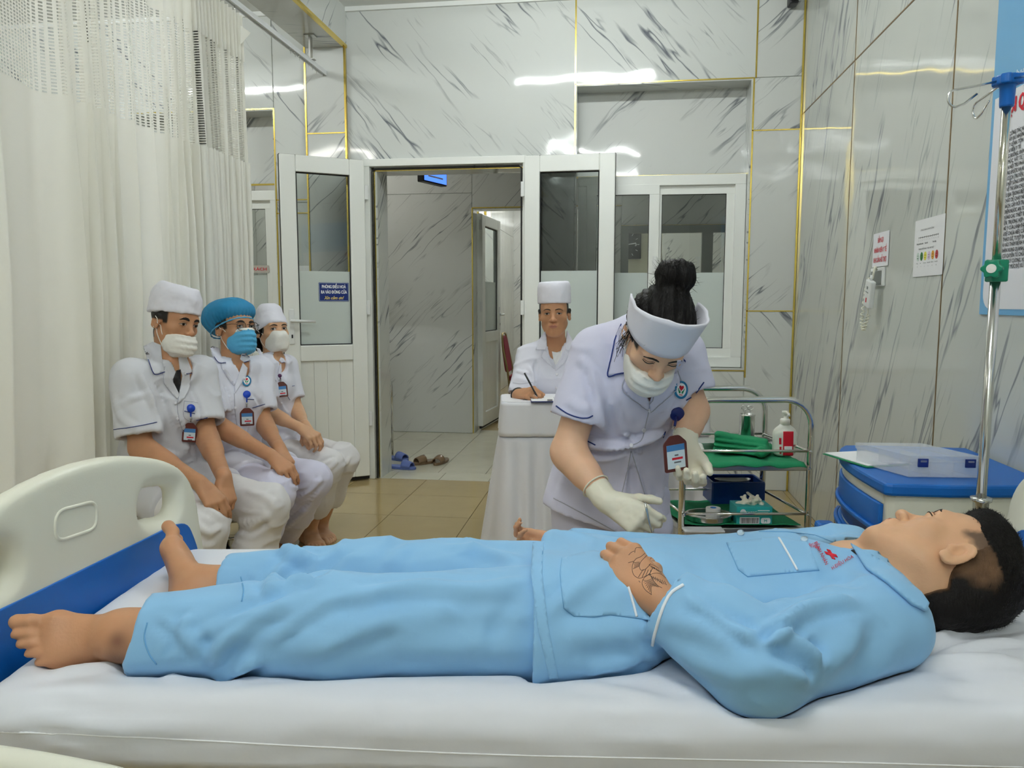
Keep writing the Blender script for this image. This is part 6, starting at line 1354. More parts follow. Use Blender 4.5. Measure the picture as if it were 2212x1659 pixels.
lapels(nr, [('collar', [(1340, 706), (1352, 716), (1352, 770), (1356, 795), (1352, 806), (1330, 809), (1312, 812), (1318, 770), (1327, 730)]), ('lapel', [(1354, 806), (1344, 838), (1362, 858), (1400, 884), (1402, 866), (1390, 840), (1375, 815)]), ('lapel', [(1412, 838), (1440, 826), (1462, 800), (1468, 830), (1440, 858), (1404, 888), (1402, 870)]), ('collar', [(1462, 778), (1476, 776), (1479, 782), (1468, 800), (1460, 795)])], sp=6)
lines(nr, [[(1342, 704), (1326, 735), (1318, 770), (1312, 811), (1332, 809), (1352, 806)], [(1474, 776), (1478, 782), (1470, 790)]], tgt='all', lift=.0078, r=.0018)
lines(nr, [[(1354, 808), (1344, 838), (1362, 858), (1400, 884)], [(1462, 802), (1468, 830), (1440, 858), (1404, 888)], [(1412, 838), (1408, 860), (1402, 872)], [(1392, 838), (1398, 858), (1402, 872)]], 'seam_grey', .0013, .0066, 'lapel_edge', 'all')
lines(nr, [[(1202, 877), (1225, 893), (1250, 902), (1268, 903), (1280, 898)], [(1482, 864), (1500, 852), (1520, 826)]], r=.0018); lines(nr, [[(1267, 952), (1286, 962)], [(1437, 932), (1432, 945)]], r=.0018)
lines(nr, [[(1402, 888), (1394, 920), (1386, 950), (1366, 962)], [(1363, 975), (1352, 1030), (1330, 1118)], [(1364, 975), (1384, 1040), (1408, 1120), (1412, 1160)], [(1196, 1076), (1260, 1110), (1330, 1148)]], 'seam_grey', .0015, .0003, 'coat_edge')
buttons(nr, [(1404, 886), (1391, 929), (1364, 962)], 4.5); emblem(nr, 1470, 842, 15, 19, .12)
drape_patch('undershirt', nr['all'], [(1394, 838), (1412, 838), (1410, 848), (1402, 868), (1397, 855)], mpx, 4, .002, 'badge_brown', nr['root'], .002)
badge('name badge with a dark blue reel hanging from the bending nurse', (1460, 892), (1454, 938), nr['coat'], -.12, .066, .098, 'reel_dark', .019, .10)
fc = thing('forceps', 'steel forceps held in the gloved fingers over the patient', 'forceps', P(1400, 1112, 1.86))
MB().tube([P(1393, 1086, 1.855), P(1396, 1100, 1.852), P(1402, 1130, 1.85), P(1412, 1164, 1.845)], [.0028, .0026, .002, .0008], 8).build('blade', 'chrome', fc, smooth=True)
MB().tube([P(1393, 1086, 1.862), P(1397, 1100, 1.866), P(1403, 1130, 1.862), P(1413, 1164, 1.847)], [.0028, .0026, .002, .0008], 8).build('blade', 'chrome', fc, smooth=True)
# ---- the man writing at the covered table
wm = dressed('person', 'man in white cap seated writing at the table by the open door', (-.329, 4.029, 1.225), [[-1.0, 0.007, -0.027], [-0.007, -1.0, 0.028], [-0.027, 0.028, 0.999]], 1.0,
    dict(neck=P(1197, 752, 4.10), shR=P(1143, 772, 4.08), shL=P(1252, 772, 4.08), chest=P(1197, 815, 4.09), waist=P(1197, 890, 4.12), pel=P(1197, 965, 4.2), elR=P(1122, 868, 3.98), wrR=P(1120, 852, 3.80), elL=P(1270, 870, 3.98), wrL=P(1240, 868, 3.78),
         hipR=P(1165, 970, 4.16), hipL=P(1230, 970, 4.16), knR=P(1155, 970, 3.80) * V(1, 1, 0) + V(0, 0, .5), knL=P(1245, 970, 3.80) * V(1, 1, 0) + V(0, 0, .5), anR=P(1155, 970, 3.83) * V(1, 1, 0) + V(0, 0, .09), anL=P(1245, 970, 3.83) * V(1, 1, 0) + V(0, 0, .09)),
    SKIN_D, dict(R=dict(y=P(1148, 846, 3.72) - P(1120, 850, 3.80), z=V(-.35, -.5, .75), curl=((58, 55, 30), (60, 58, 30), (62, 60, 30), (64, 60, 30)), thumb=(38, 30, 25, 15), spread=2), L=dict(y=P(1218, 868, 3.70) - P(1240, 868, 3.78), z=V(.1, -.1, 1), curl=((20, 20, 10),) * 4)),
    sw=(.15, .145, .15), sd=(.095, .1, .11), sleeve=(.52, .066, .068), coat='coat', armr=(.044, .039, .028), legr=(.085, .075, .065), hairline=men_hair, faceargs=dict(gaze=(0, 0), brow_t=.6, open_=.68), neckr=.054,
    folds=[([(1140, 790), (1150, 810), (1152, 830)], .010, .008), ([(1160, 780), (1155, 800), (1160, 840)], .010, -.007), ([(1115, 800), (1130, 805), (1145, 805)], .008, .006)])
cap(wm, .052, .055, .168, (.088, .108), taper=1.0, lean=-.006, puff=.003)
lapels(wm, [('collar', [(1178, 716), (1181, 728), (1182, 745), (1178, 756), (1157, 756), (1160, 745), (1168, 730)]), ('lapel', [(1180, 757), (1186, 775), (1198, 797), (1184, 786), (1169, 771), (1174, 758)]), ('collar', [(1224, 714), (1233, 730), (1240, 745), (1228, 758), (1220, 756), (1222, 740)]), ('lapel', [(1220, 757), (1230, 766), (1218, 785), (1200, 802), (1199, 795), (1214, 775)])], sp=4)
lines(wm, [[(1108, 827), (1125, 829), (1150, 826)]], 'seam_grey', .0012, .0004, 'sleeve_seam'); buttons(wm, [(1203, 809), (1202, 838)], 3)
drape_patch('undershirt', wm['all'], [(1192, 759), (1203, 761), (1215, 757), (1212, 772), (1200, 790), (1196, 780)], mpx, 4, .003, 'ink_white', wm['root'], .003)
wb_ = wm['J']['wrR']; d_ = nrm(wm['J']['elR'] - wb_); a1 = nrm(np.cross(d_, (0, 0, 1))); a2 = np.cross(d_, a1)
MB().tube([wb_ + d_ * .02 + (a1 * math.cos(a) + a2 * math.sin(a)) * .034 for a in np.linspace(0, 6.283, 22, endpoint=False)], .007, 6, closed=True).build('watch_strap', 'black', wm['root'], smooth=True)
pn = thing('pen', 'black pen held by the man writing at the table', 'pen', P(1148, 840, 3.70))
MB().tube([P(1133, 806, 3.74), P(1147, 832, 3.715)], .0045, 8).build('barrel', 'black', pn, smooth=True); MB().tube([P(1147, 832, 3.715), P(1158, 852, 3.695), P(1161, 857, 3.69)], [.0045, .004, .001], 8).build('grip', 'black', pn, smooth=True)
# ============================================================ curtain and its track
def cloth_mat(name, col, tr=.3):
    g = NT(name); b = g.b; b.inputs['Base Color'].default_value = col; b.inputs['Roughness'].default_value = .9
    t = g.n('BsdfTranslucent'); t.inputs['Color'].default_value = col; mx = g.n('MixShader'); mx.inputs[0].default_value = tr
    g.l(b.outputs[0], mx.inputs[1]); g.l(t.outputs[0], mx.inputs[2]); g.l(mx.outputs[0], g.out.inputs['Surface']); return g.m
M['curtain'] = cloth_mat('cream curtain cloth', srgb(251, 250, 244), .30); M['track'] = pm('curtain track', srgb(226, 228, 230), .35)
CXC = -2.075
cur = thing('curtain', 'long cream hospital curtain with an open net band along its top', 'curtain', (CXC, 3.2, 0))
def cpath(s, z):
    """s along the cloth 0..1 -> x, y at height z"""
    y = 1.55 + (4.17 - 1.55) * s; k = np.clip((2.85 - z) / 1.2, 0, 1)
    ph = s * 2.62 / .125 + .9 * np.sin(s * 9) + .5 * np.sin(s * 23 + 1); am = (.018 + .026 * k) * (1 + .4 * np.sin(s * 14 + 2))
    am = np.where(s > .86, am * .55 + .010, am); ph = np.where(s > .8, ph + (s - .8) * 55, ph)
    x = CXC + am * np.sin(2 * np.pi * ph) + .010 * k * np.sin(2 * np.pi * ph * .37 + 2 * z) - .05 * np.clip(1 - z / 1.3, 0, 1)
    return x, y + .022 * np.cos(2 * np.pi * ph) * (.4 + .6 * k)
def curtain_sheet(name, z0, z1, nr, ns, mat, hole=None):
    S = np.linspace(0, 1, ns); Z = np.linspace(z0, z1, nr) if not hole else hole[1]
    if hole: S = hole[0]
    Sg, Zg = np.meshgrid(S, Z); x, y = cpath(Sg, Zg); v = np.stack([x, y, Zg], -1).reshape(-1, 3); n, m = len(S), len(Z)
    i, j = np.meshgrid(np.arange(n - 1), np.arange(m - 1)); i, j = i.ravel(), j.ravel()
    if hole: k = ~((i % 2 == 1) & (j % 2 == 1)); i, j = i[k], j[k]
    q = np.stack([j * n + i, j * n + i + 1, (j + 1) * n + i + 1, (j + 1) * n + i], 1)
    return obj(name, v, q, mat, cur, True)
curtain_sheet('cloth_panel', .10, 2.055, 36, 640, 'curtain'); curtain_sheet('heading_band', 2.60, 2.845, 8, 640, 'curtain')
S_ = [0.0]
while S_[-1] < 1: S_ += [S_[-1] + .0030, S_[-1] + .0030 + .0038]
Z_ = [2.05]
while Z_[-1] < 2.61: Z_ += [Z_[-1] + .0055, Z_[-1] + .0055 + .0066]
nb_ = curtain_sheet('net_band', 0, 0, 0, 0, 'curtain', (np.clip(np.array(S_), 0, 1), np.array(Z_)))
for i in range(17):
    y = 1.6 + i * .155; MB().tube([(CXC + .01, y, 2.872), (CXC + .01, y, 2.85), (CXC + .008, y + .008, 2.838), (CXC + .004, y, 2.83)], .0022, 6).build('curtain_hook', 'chrome', cur, smooth=True)
fl = MB(); a = atX(520, 55, -2.05); b_ = atX(542, 71, -2.02); c_ = atX(519, 97, -2.05); fl.add([a, b_, c_, a + V(-.003, 0, 0), b_ + V(-.003, 0, 0), c_ + V(-.003, 0, 0)], [(0, 1, 2), (5, 4, 3), (0, 3, 4, 1), (1, 4, 5, 2), (2, 5, 3, 0)]).build('folded_corner', 'curtain', cur)
tr = thing('curtain_track', 'white curtain rail hung on brackets below the beam', 'curtain rail', (-2.055, 3.5, 2.87))
m = MB(); m.box((-2.07, -1.0, 2.872), (-2.04, 5.342, 2.895)); m.build('rail', 'track', tr, bevel=.003)
MB().box((-2.072, -1.0, 2.862), (-2.066, 5.34, 2.872)).build('rail_lip', 'track', tr); MB().box((-2.044, -1.0, 2.862), (-2.038, 5.34, 2.872)).build('rail_lip', 'track', tr)
for y in (5.10, 3.0, 1.2):
    br = MB().box((-2.062, y - .02, 2.9), (-2.048, y + .02, 3.05)).build('hanger_bracket', 'chrome_dark', tr, bevel=.002); box('bracket_plate', (-2.09, y - .03, 3.046), (-2.02, y + .03, 3.054), 'chrome_dark', br); box('bracket_foot', (-2.085, y - .02, 2.895), (-2.025, y + .02, 2.901), 'chrome_dark', br)
for i in range(7): MB().tube([(-2.055, 4.75 + .07 * i, 2.866), (-2.05, 4.76 + .07 * i, 2.845), (-2.055, 4.775 + .07 * i, 2.838)], .002, 6).build('glider_hook', 'chrome', tr, smooth=True)
# ============================================================ stools
def stool(c, label, zt=.435):
    t = thing('stool', label, 'stool', (c[0], c[1], 0), 'steel legged stools under the seated staff')
    MB().lathe([(0, zt - .03), (.155, zt - .03), (.165, zt - .022), (.165, zt - .008), (.155, zt), (0, zt)], (c[0], c[1], 0), 28, caps=False).build('seat', 'black', t, smooth=True)
    for a in (40, 130, 220, 310):
        dx, dy = math.cos(math.radians(a)), math.sin(math.radians(a)); lg = MB().tube([(c[0] + dx * .12, c[1] + dy * .12, zt - .03), (c[0] + dx * .175, c[1] + dy * .175, .03)], .011, 10).build('leg', 'chrome', t, smooth=True)
        MB().tube([(c[0] + dx * .173, c[1] + dy * .173, .045), (c[0] + dx * .178, c[1] + dy * .178, 0.0)], .015, 10).build('rubber_foot', 'rubber', lg, smooth=True)
    MB().tube([(c[0] + .152 * math.cos(a), c[1] + .152 * math.sin(a), .18) for a in np.linspace(0, 6.283, 24, endpoint=False)], .007, 8, closed=True).build('foot_ring', 'chrome', t, smooth=True)
for p_, lb in ((m1, 'stool under the first seated man in the white cap'), (m2, 'stool under the man in the blue bouffant cap'), (w3, 'stool under the barefoot seated woman')): stool(p_['J']['pel'], lb)
stool(wm['J']['pel'], 'stool under the man writing at the table')
# sandal of the second man
sd = thing('sandal', 'pale green sandal on the second seated man', 'shoe', P(628, 1182, 3.72) * V(1, 1, 0), None)
ta = nrm(V(.5, -.75, 0)); tn = V(-ta[1], ta[0], 0); M['sandal'] = pm('pale green rubber', srgb(196, 212, 206), .5)
an2 = m2['J']['anL'] * V(1, 1, 0) + ta * .03
MB().prism(rounded(.25, .09, .04), ta, tn, V(0, 0, .016), an2 - ta * .09 - tn * .045).build('sole', 'sandal', sd, bevel=.004); MB().tube(curve_path([an2 + ta * .06 - tn * .05 + V(0, 0, .012), an2 + ta * .06 - tn * .03 + V(0, 0, .052), an2 + ta * .06 + tn * .03 + V(0, 0, .052), an2 + ta * .06 + tn * .05 + V(0, 0, .012)]), .006, 8).build('strap', 'sandal', sd, smooth=True)
# ============================================================ the writing table under its cloth
M['satin'] = pm('white satin cloth', srgb(232, 232, 238), .55, bump=.05, scale=30, sheen=.2)
TZ = .81; tl = P(1084, 868, 3.64); tlr = (1084 - 1106) / FPX * 3.69
ex = nrm(RV * .995 + FH * .02); ey = V(-ex[1], ex[0], 0); T0 = V(tl[0], tl[1], 0); TW, TD = 1.0, .33
tb = thing('writing_table', 'small table hidden under a white pleated cloth', 'table', T0 + ex * TW / 2 + ey * TD / 2)
MB().obox(T0 + ex * TW / 2 + ey * TD / 2 + V(0, 0, TZ - .02), ex * (TW / 2 - .01), ey * (TD / 2 - .01), V(0, 0, .014)).build('tabletop', 'upvc', tb)
for a in (.06, TW - .06):
    for b_ in (.05, TD - .05): MB().tube([T0 + ex * a + ey * b_ + V(0, 0, TZ - .03), T0 + ex * a + ey * b_], .016, 8).build('leg', 'chrome', tb, smooth=True)
tc = thing('tablecloth', 'white satin tablecloth with pleated skirt on the writing table', 'tablecloth', T0 + ex * TW / 2 + ey * TD / 2 + V(0, 0, TZ))
per = resample(rounded(TW, TD, .03) + [rounded(TW, TD, .03)[0]], .006)[:-1]; npz = len(per)
ctr = np.array([TW / 2, TD / 2]); zs = np.concatenate([[TZ, TZ - .004], np.linspace(TZ - .02, TZ - .165, 8), np.linspace(TZ - .168, .012, 26)])
ss = np.cumsum(np.concatenate([[0], np.linalg.norm(np.diff(per, axis=0), axis=1)])); nrmP = np.array([nrm(np.array([per[(i + 1) % npz][1] - per[i - 1][1], -(per[(i + 1) % npz][0] - per[i - 1][0])])) for i in range(npz)])
vs = []
for z in zs:
    k = np.clip((TZ - .165 - z) / .65, 0, 1); st = z < TZ - .166
    am = (.002 + .020 * k ** .7) if st else .0015 * (TZ - z) / .1
    wv = np.sin(ss / .095 * 2 * np.pi + 1.2 * np.sin(ss * 9)) * (1 + .35 * np.sin(ss * 31)); out = .003 + .012 * np.clip((TZ - z) / .17, 0, 1) + .085 * k + am * wv + (-.010 if st else 0) - (.012 if z == TZ else 0)
    p2 = per + nrmP * np.asarray(out)[:, None]; vs.append(np.stack([T0[0] + p2[:, 0] * ex[0] + p2[:, 1] * ey[0], T0[1] + p2[:, 0] * ex[1] + p2[:, 1] * ey[1], np.full(npz, z)], 1))
iB = 10
def strip(name, rows, mat):
    v = np.concatenate(rows); n = npz; q = np.array([(j * n + i, j * n + (i + 1) % n, (j + 1) * n + (i + 1) % n, (j + 1) * n + i) for j in range(len(rows) - 1) for i in range(n)]); q = q[:, ::-1]
    o = obj(name, v, q, mat, tc, True); sm = o.modifiers.new('thick', 'SOLIDIFY'); sm.thickness = .002; sm.offset = 0; return o
strip('valance', vs[:iB], 'satin'); strip('pleated_skirt', vs[iB:], 'satin')
MB().prism([tuple(p_) for p_ in per[::3]], ex, ey, V(0, 0, .003), T0 + V(0, 0, TZ - .002)).build('top_panel', 'satin', tc)
pp = thing('writing_paper', 'sheet of paper on a clipboard in front of the writing man', 'paper', P(1180, 864, 3.68))
po = P(1172, 866, 3.70); po[2] = TZ + .002; MB().obox(po + V(0, 0, .003), ex * .06, ey * .085, V(0, 0, .002)).build('clipboard', 'navy', pp, bevel=.001); MB().obox(po + V(0, 0, .006), ex * .057, ey * .08, V(0, 0, .0008)).build('sheet', 'paper', pp); MB().obox(po + ey * .0 - ey * .075 + ex * .03 + V(0, 0, .010), ex * .012, ey * .008, V(0, 0, .004)).build('clip', 'chrome', pp)
# ============================================================ dressing trolley
tv_ = thing('dressing_trolley', 'stainless steel dressing trolley with two railed shelves', 'trolley', P(1615, 1100, 3.05) * V(1, 1, 0))
FRt, FLt, BRt, BLt = [P(u, 900, d) * V(1, 1, 0) for u, d in ((1754, 2.85), (1477, 2.85), (1652, 3.24), (1405, 3.24))]
def upr(name, A, B, zt, r=.0125, zarc=.10):
    ax_ = nrm(B - A); w_ = np.linalg.norm(B - A); pts = [A + V(0, 0, .09), A + V(0, 0, zt - zarc)]
    for t in np.linspace(0, 90, 8)[1:]: pts.append(A + ax_ * zarc * (1 - math.cos(math.radians(t))) + V(0, 0, zt - zarc + zarc * math.sin(math.radians(t))))
    for t in np.linspace(90, 0, 8): pts.append(B - ax_ * zarc * (1 - math.cos(math.radians(t))) + V(0, 0, zt - zarc + zarc * math.sin(math.radians(t))))
    pts.append(B + V(0, 0, .09)); return MB().tube(pts, r, 12).build(name, 'chrome', tv_, smooth=True)
upr('hoop_frame', FLt, FRt, .922); upr('hoop_frame', BLt, BRt, .922)
for A in (FRt, FLt, BRt, BLt):
    c = MB().lathe([(0, -.012), (.035, -.012), (.04, -.006), (.04, .006), (.035, .012), (0, .012)], A + V(0, 0, .04), 14, (1, 0, 0), caps=False).build('caster', 'black', tv_, smooth=True); MB().obox(A + V(0, 0, .08), V(.018, 0, 0), V(0, .02, 0), V(0, 0, .014)).build('caster_fork', 'chrome', c, bevel=.003)
axT = nrm(FRt - FLt)
def shelf(z, name):
    ins = .006; q4 = [FLt + axT * ins, FRt - axT * ins, BRt - axT * ins, BLt + axT * ins]
    sh = MB().add([p_ + V(0, 0, z) for p_ in q4] + [p_ + V(0, 0, z - .022) for p_ in q4], [(0, 1, 2, 3), (7, 6, 5, 4), (0, 4, 5, 1), (1, 5, 6, 2), (2, 6, 7, 3), (3, 7, 4, 0)]).build(name, 'chrome_dark', tv_, bevel=.004)
    for a, b_ in ((0, 1), (1, 2), (2, 3), (3, 0)):
        MB().tube([q4[a] + V(0, 0, z + .055), q4[b_] + V(0, 0, z + .055)], .0055, 8).build('guard_rail', 'chrome', tv_, smooth=True)
    for p_ in q4:
        for zz in (z + .055, z - .01): MB().lathe([(0, 0), (.006, 0), (.006, .004), (0, .006)], p_ + V(0, 0, zz) - FH * .014, 8, -FH, caps=False).build('bolt', 'chrome', tv_)
    return q4
S1, S2 = .672, .430
q1 = shelf(S1, 'shelf'); q2 = shelf(S2, 'shelf')
def onshelf(u, v, z): return atZ(u, v, z)
def cloth_sheet(name, label, quad, z, hang, amp, mat, n=36):
    A, B, C_, D_ = quad; vs = []
    for j in range(n + 1):
        for i in range(n + 1):
            s, t = i / n, j / n; p_ = (A * (1 - s) + B * s) * (1 - t) + (D_ * (1 - s) + C_ * s) * t; vs.append(p_)
    vs = np.array(vs); vs[:, 2] = z + .004; nn = fbm(vs * V(14, 14, 1), 3); vs[:, 2] += np.maximum(nn, -.2) * amp + .2 * amp
    fr = np.arange(n + 1)
    if hang: vs[fr, 2] -= hang * (1 + .3 * np.sin(fr * .7)); vs[fr, :2] -= FH[:2] * .016
    q = np.array([(j * (n + 1) + i, j * (n + 1) + i + 1, (j + 1) * (n + 1) + i + 1, (j + 1) * (n + 1) + i) for j in range(n) for i in range(n)])
    o = obj(name, vs, q, mat, None, True); sm = o.modifiers.new('thick', 'SOLIDIFY'); sm.thickness = .003; sm.offset = 1; tag(o, label, 'cloth'); return o
ins = lambda q4, a: [q4[0] + axT * a + FH * a, q4[1] - axT * a + FH * a, q4[2] - axT * a - FH * a, q4[3] + axT * a - FH * a]
cloth_sheet('green_drape', 'green surgical drape spread on the upper trolley shelf', [p_ - FH * 0.012 for p_ in ins(q1, .012)][:2] + ins(q1, .012)[2:], S1 + .001, .012, .012, 'green_cloth')
cloth_sheet('green_drape', 'green surgical drape spread on the lower trolley shelf', ins(q2, .014), S2 + .001, 0, .008, 'green_cloth')
# folded green towel
f = Fld(P(1600, 950, 3.0) - .25, P(1600, 950, 3.0) + .25, .0055); zt = S1 + .016
ta, tb2 = P(1552, 950, 3.06), P(1652, 962, 2.97); ta[2] = zt + .042; tb2[2] = zt + .030
yy = nrm(np.cross(tb2 - ta, (0, 0, 1)))
for k, (dz, w_) in enumerate(((-.028, .072), (-.008, .066), (.012, .055), (.028, .038))): f.ec(ta + V(0, 0, dz) + yy * .006 * k, tb2 + V(0, 0, dz * .75) - yy * .004 * k, (w_, .0115), (w_ * .85, .011), .004, side=yy)
f.ec(tb2 + yy * .06 + V(0, 0, -.01), tb2 - yy * .06 + V(0, 0, -.012), .020, .022, .01); 
v, q = f.mesh(); v = relax(v, q, 1); v += vnormals(v, q) * (.004 * fbm(v * 26, 3))[:, None]; o = obj('folded_towel', v, q, 'green_cloth', None, True); tag(o, 'folded green towel lying on the upper trolley shelf', 'towel')
# steel jar with handled lid
c = P(1614, 900, 3.18); c[2] = S1 + .014
t = thing('steel_jar', 'tall stainless steel jar standing behind the folded towel', 'jar', c); MB().lathe([(0, 0), (.030, 0), (.031, .003), (.031, .125), (.033, .128), (.033, .134), (.029, .134), (.028, .01), (0, .008)], c, 24, caps=False).build('jar_body', 'chrome', t, smooth=True)
for s in (-1, 1): MB().tube([c + V(.01 * s, 0, .04), c + V(.012 * s, .004, .15)] + [c + V(.012 * s + .012 * math.cos(a) * 1, .004, .16 + .009 * math.sin(a)) for a in np.linspace(-1.5, 4.6, 12)], .0022, 6).build('instrument_handle', 'chrome', t, smooth=True)
# pump bottle
c = onshelf(1693, 990, S1); c[2] = S1 + .010; M['bottle_white'] = pm('white bottle plastic', srgb(236, 236, 226), .35, sss=.05)
t = thing('pump_bottle', 'white pump bottle of hand sanitiser with a red label', 'bottle', c); oc = RV; 
f = Fld(c - V(.08, .08, .02), c + V(.08, .08, .24), .0042); f.ec(c + V(0, 0, .024), c + V(0, 0, .092), (.047, .03), (.046, .03), .0, side=RV); f.ec(c + V(0, 0, .09), c + V(0, 0, .120), (.034, .025), (.016, .015), .02, side=RV); f.cut(c + V(0, 0, .001), V(0, 0, -1)); f.ec(c + V(0, 0, .11), c + V(0, 0, .128), .0155, .0155, .004); v, q = f.mesh(); obj('bottle_body', relax(v, q, 1), q, 'bottle_white', t, True)
pb_ = MB().lathe([(0, .124), (.019, .124), (.019, .144), (.016, .148), (.007, .15), (.006, .166), (.013, .168), (.013, .178), (0, .18)], c, 20, caps=False).tube([c + V(0, 0, .172), c + RV * -.0 - FH * .035 + V(0, 0, .172), c - FH * .042 + V(0, 0, .164)], .005, 8).build('pump', 'bottle_white', t, smooth=True)
bbv = BV((v, q)); drape_patch('red_label', bbv, [(1692, 932), (1714, 932), (1713, 984), (1691, 984)], mpx, 4, .0016, 'ink_red', t, .001); drape_patch('label_stripe', bbv, [(1694, 964), (1711, 964), (1711, 972), (1694, 972)], mpx, 3, .0026, 'ink_white', t, .001)
for (a, b_) in (((1683, 946), (1688, 960)), ((1684, 965), (1688, 980))): drape_patch('label_print', bbv, [(a[0], a[1]), (b_[0], a[1]), (b_[0], b_[1]), (a[0], b_[1])], mpx, 3, .0016, 'ink_red', t, .001)
# stacked glass-clear tray, cotton and a small clear case
M['clear'] = pm('clear plastic', (.95, .97, .98, 1), .12, trans=.9, ior=1.3); 
c = P(1522, 950, 3.12); c[2] = S1 + .014; t = thing('steel_tray', 'shallow steel tray on the upper shelf by the green towel', 'tray', c); MB().prism(rounded(.10, .12, .02), RV, FH, V(0, 0, .030), c - RV * .05 - FH * .06).build('tray_body', 'chrome_dark', t, bevel=.004); MB().prism(rounded(.11, .13, .022), RV, FH, V(0, 0, .004), c - RV * .055 - FH * .065 + V(0, 0, .03)).build('tray_lid', 'chrome', t, bevel=.0015)
c = P(1506, 960, 3.03); c[2] = S1 + .016; f = Fld(c - .06, c + .06, .004); [f.ell(c + V(*RNG.normal(0, .011, 2), .008 + .006 * i), (.016, .014, .011), None, .01) for i in range(4)]; v, q = f.mesh(); o = obj('cotton_balls', v, q, 'mask_white', None, True); tag(o, 'small heap of white cotton on the upper trolley shelf', 'cotton'); o['kind'] = 'stuff'
c = P(1652, 948, 3.16); c[2] = S1 + .012; t = thing('clear_case', 'small clear plastic case between steel jar and pump bottle', 'case', c); MB().obox(c + V(0, 0, .016), RV * .024, FH * .035, V(0, 0, .014)).build('case_base', 'clear', t, bevel=.003); MB().obox(c + V(0, 0, .033), RV * .025, FH * .036, V(0, 0, .003)).build('case_lid', 'clear', t, bevel=.002)
# lower shelf: blue basin with kidney dish, tray with tape, glove box, papers
c = onshelf(1592, 1092, S2); c[2] = S2 + .008; M['basin'] = pm('blue enamel basin', srgb(18, 58, 128), .3); hw_, hd_, hh_ = .108, .075, .092
t = thing('blue_basin', 'square blue basin on the lower trolley shelf', 'basin', c); c = c + FH * .06; m = MB()
for s in (-1, 1): m.obox(c + RV * s * hw_ + V(0, 0, hh_ / 2), RV * .004, FH * hd_, V(0, 0, hh_ / 2)); m.obox(c + FH * s * hd_ + V(0, 0, hh_ / 2), RV * hw_, FH * .004, V(0, 0, hh_ / 2))
m.obox(c + V(0, 0, .004), RV * hw_, FH * hd_, V(0, 0, .004)); b1_ = m.build('basin_body', 'basin', t, bevel=.003); rim = rounded(2 * hw_, 2 * hd_, .012); MB().tube([c - RV * hw_ - FH * hd_ + RV * a + FH * b_ + V(0, 0, hh_) for a, b_ in rim], .005, 8, closed=True).build('rolled_rim', 'basin', t, smooth=True)
kd = thing('kidney_dish', 'dark kidney dish lying in the blue basin', 'dish', c + V(0, 0, .05)); kp = [(.075 * math.cos(a) , .036 * math.sin(a) + .018 * math.cos(a) ** 2) for a in np.linspace(0, 6.283, 30, endpoint=False)]
for nm, k, z0, z1 in (('dish_base', .85, .045, .052),): MB().prism([(x * k, y * k) for x, y in kp], RV, FH, V(0, 0, z1 - z0), c + V(0, 0, z0)).build(nm, 'chrome_dark', kd)
vv = []; 
for k, z in ((.85, .05), (1.0, .088), (1.04, .09)): vv += [c + RV * x * k + FH * y * k + V(0, 0, z) for x, y in kp]
qq = [(j * 30 + i, j * 30 + (i + 1) % 30, (j + 1) * 30 + (i + 1) % 30, (j + 1) * 30 + i) for j in range(2) for i in range(30)]; obj('dish_wall', vv, qq, 'chrome_dark', kd, True)
c = onshelf(1531, 1128, S2); c[2] = S2 + .010; t = thing('instrument_tray', 'round steel tray holding a tape roll on the lower shelf', 'tray', c); MB().lathe([(0, 0), (.082, 0), (.087, .006), (.090, .022), (.093, .024), (.093, .026), (.086, .025), (.080, .007), (0, .005)], c, 40, caps=False, sx=1, sy=.8, xa=RV).build('tray_dish', 'chrome', t, smooth=True)
tp = thing('tape_roll', 'roll of white surgical tape in the steel tray', 'tape', c + V(0, 0, .008)); cc = c + RV * .016 + V(0, 0, .006); MB().lathe([(.012, 0), (.028, 0), (.0285, .002), (.0285, .040), (.028, .042), (.012, .042), (.012, 0)], cc, 28, caps=False).build('tape_body', 'mask_white', tp, smooth=False); MB().lathe([(.0105, .001), (.012, .001), (.012, .043), (.0105, .043), (.0105, .001)], cc, 20, caps=False).build('tape_core', 'card_blue', tp, smooth=True)
MB().tube([c - RV * .075 + V(0, 0, .022) - FH * .02, c + RV * .0 + V(0, 0, .016) - FH * .04], .003, 8).build('probe', 'mask_white', t, smooth=True)
c = onshelf(1629, 1138, S2); c[2] = S2 + .010; M['teal'] = pm('teal carton', srgb(40, 168, 166), .5)
t = thing('glove_box', 'teal glove box marked M with a glove sticking out', 'box', c); gc = c + FH * .05; MB().obox(gc + V(0, 0, .034), RV * .068, FH * .05, V(0, 0, .034)).build('carton', 'teal', t, bevel=.0015)
gfo = gc - FH * .0505 - RV * .068; lettering('carton_print', 'M', .016, gfo + RV * .104 + V(0, 0, .008), RV, V(0, 0, 1), 'teal', t, .0012, bold=.0004)
MB().prism(rounded(.036, .022, .007), RV, V(0, 0, 1), -FH * .0006, gfo + RV * .093 + V(0, 0, .003)).build('label_patch', 'ink_white', t); MB().prism([(0, 0), (.075, 0), (.075, .026), (0, .026)], RV, V(0, 0, 1), -FH * .0006, gfo + RV * .012 + V(0, 0, .002)).build('label_patch', 'ink_white', t)
x = .016; kk = 0
while x < .082: w_ = (.0012, .002, .003, .0014, .0024)[kk % 5]; MB().prism([(0, 0), (w_, 0), (w_, .021), (0, .021)], RV, V(0, 0, 1), -FH * .0005, gfo + RV * x - FH * .0006 + V(0, 0, .004)).build('barcode_bar', 'ink_black', t); x += w_ + .0018; kk += 1
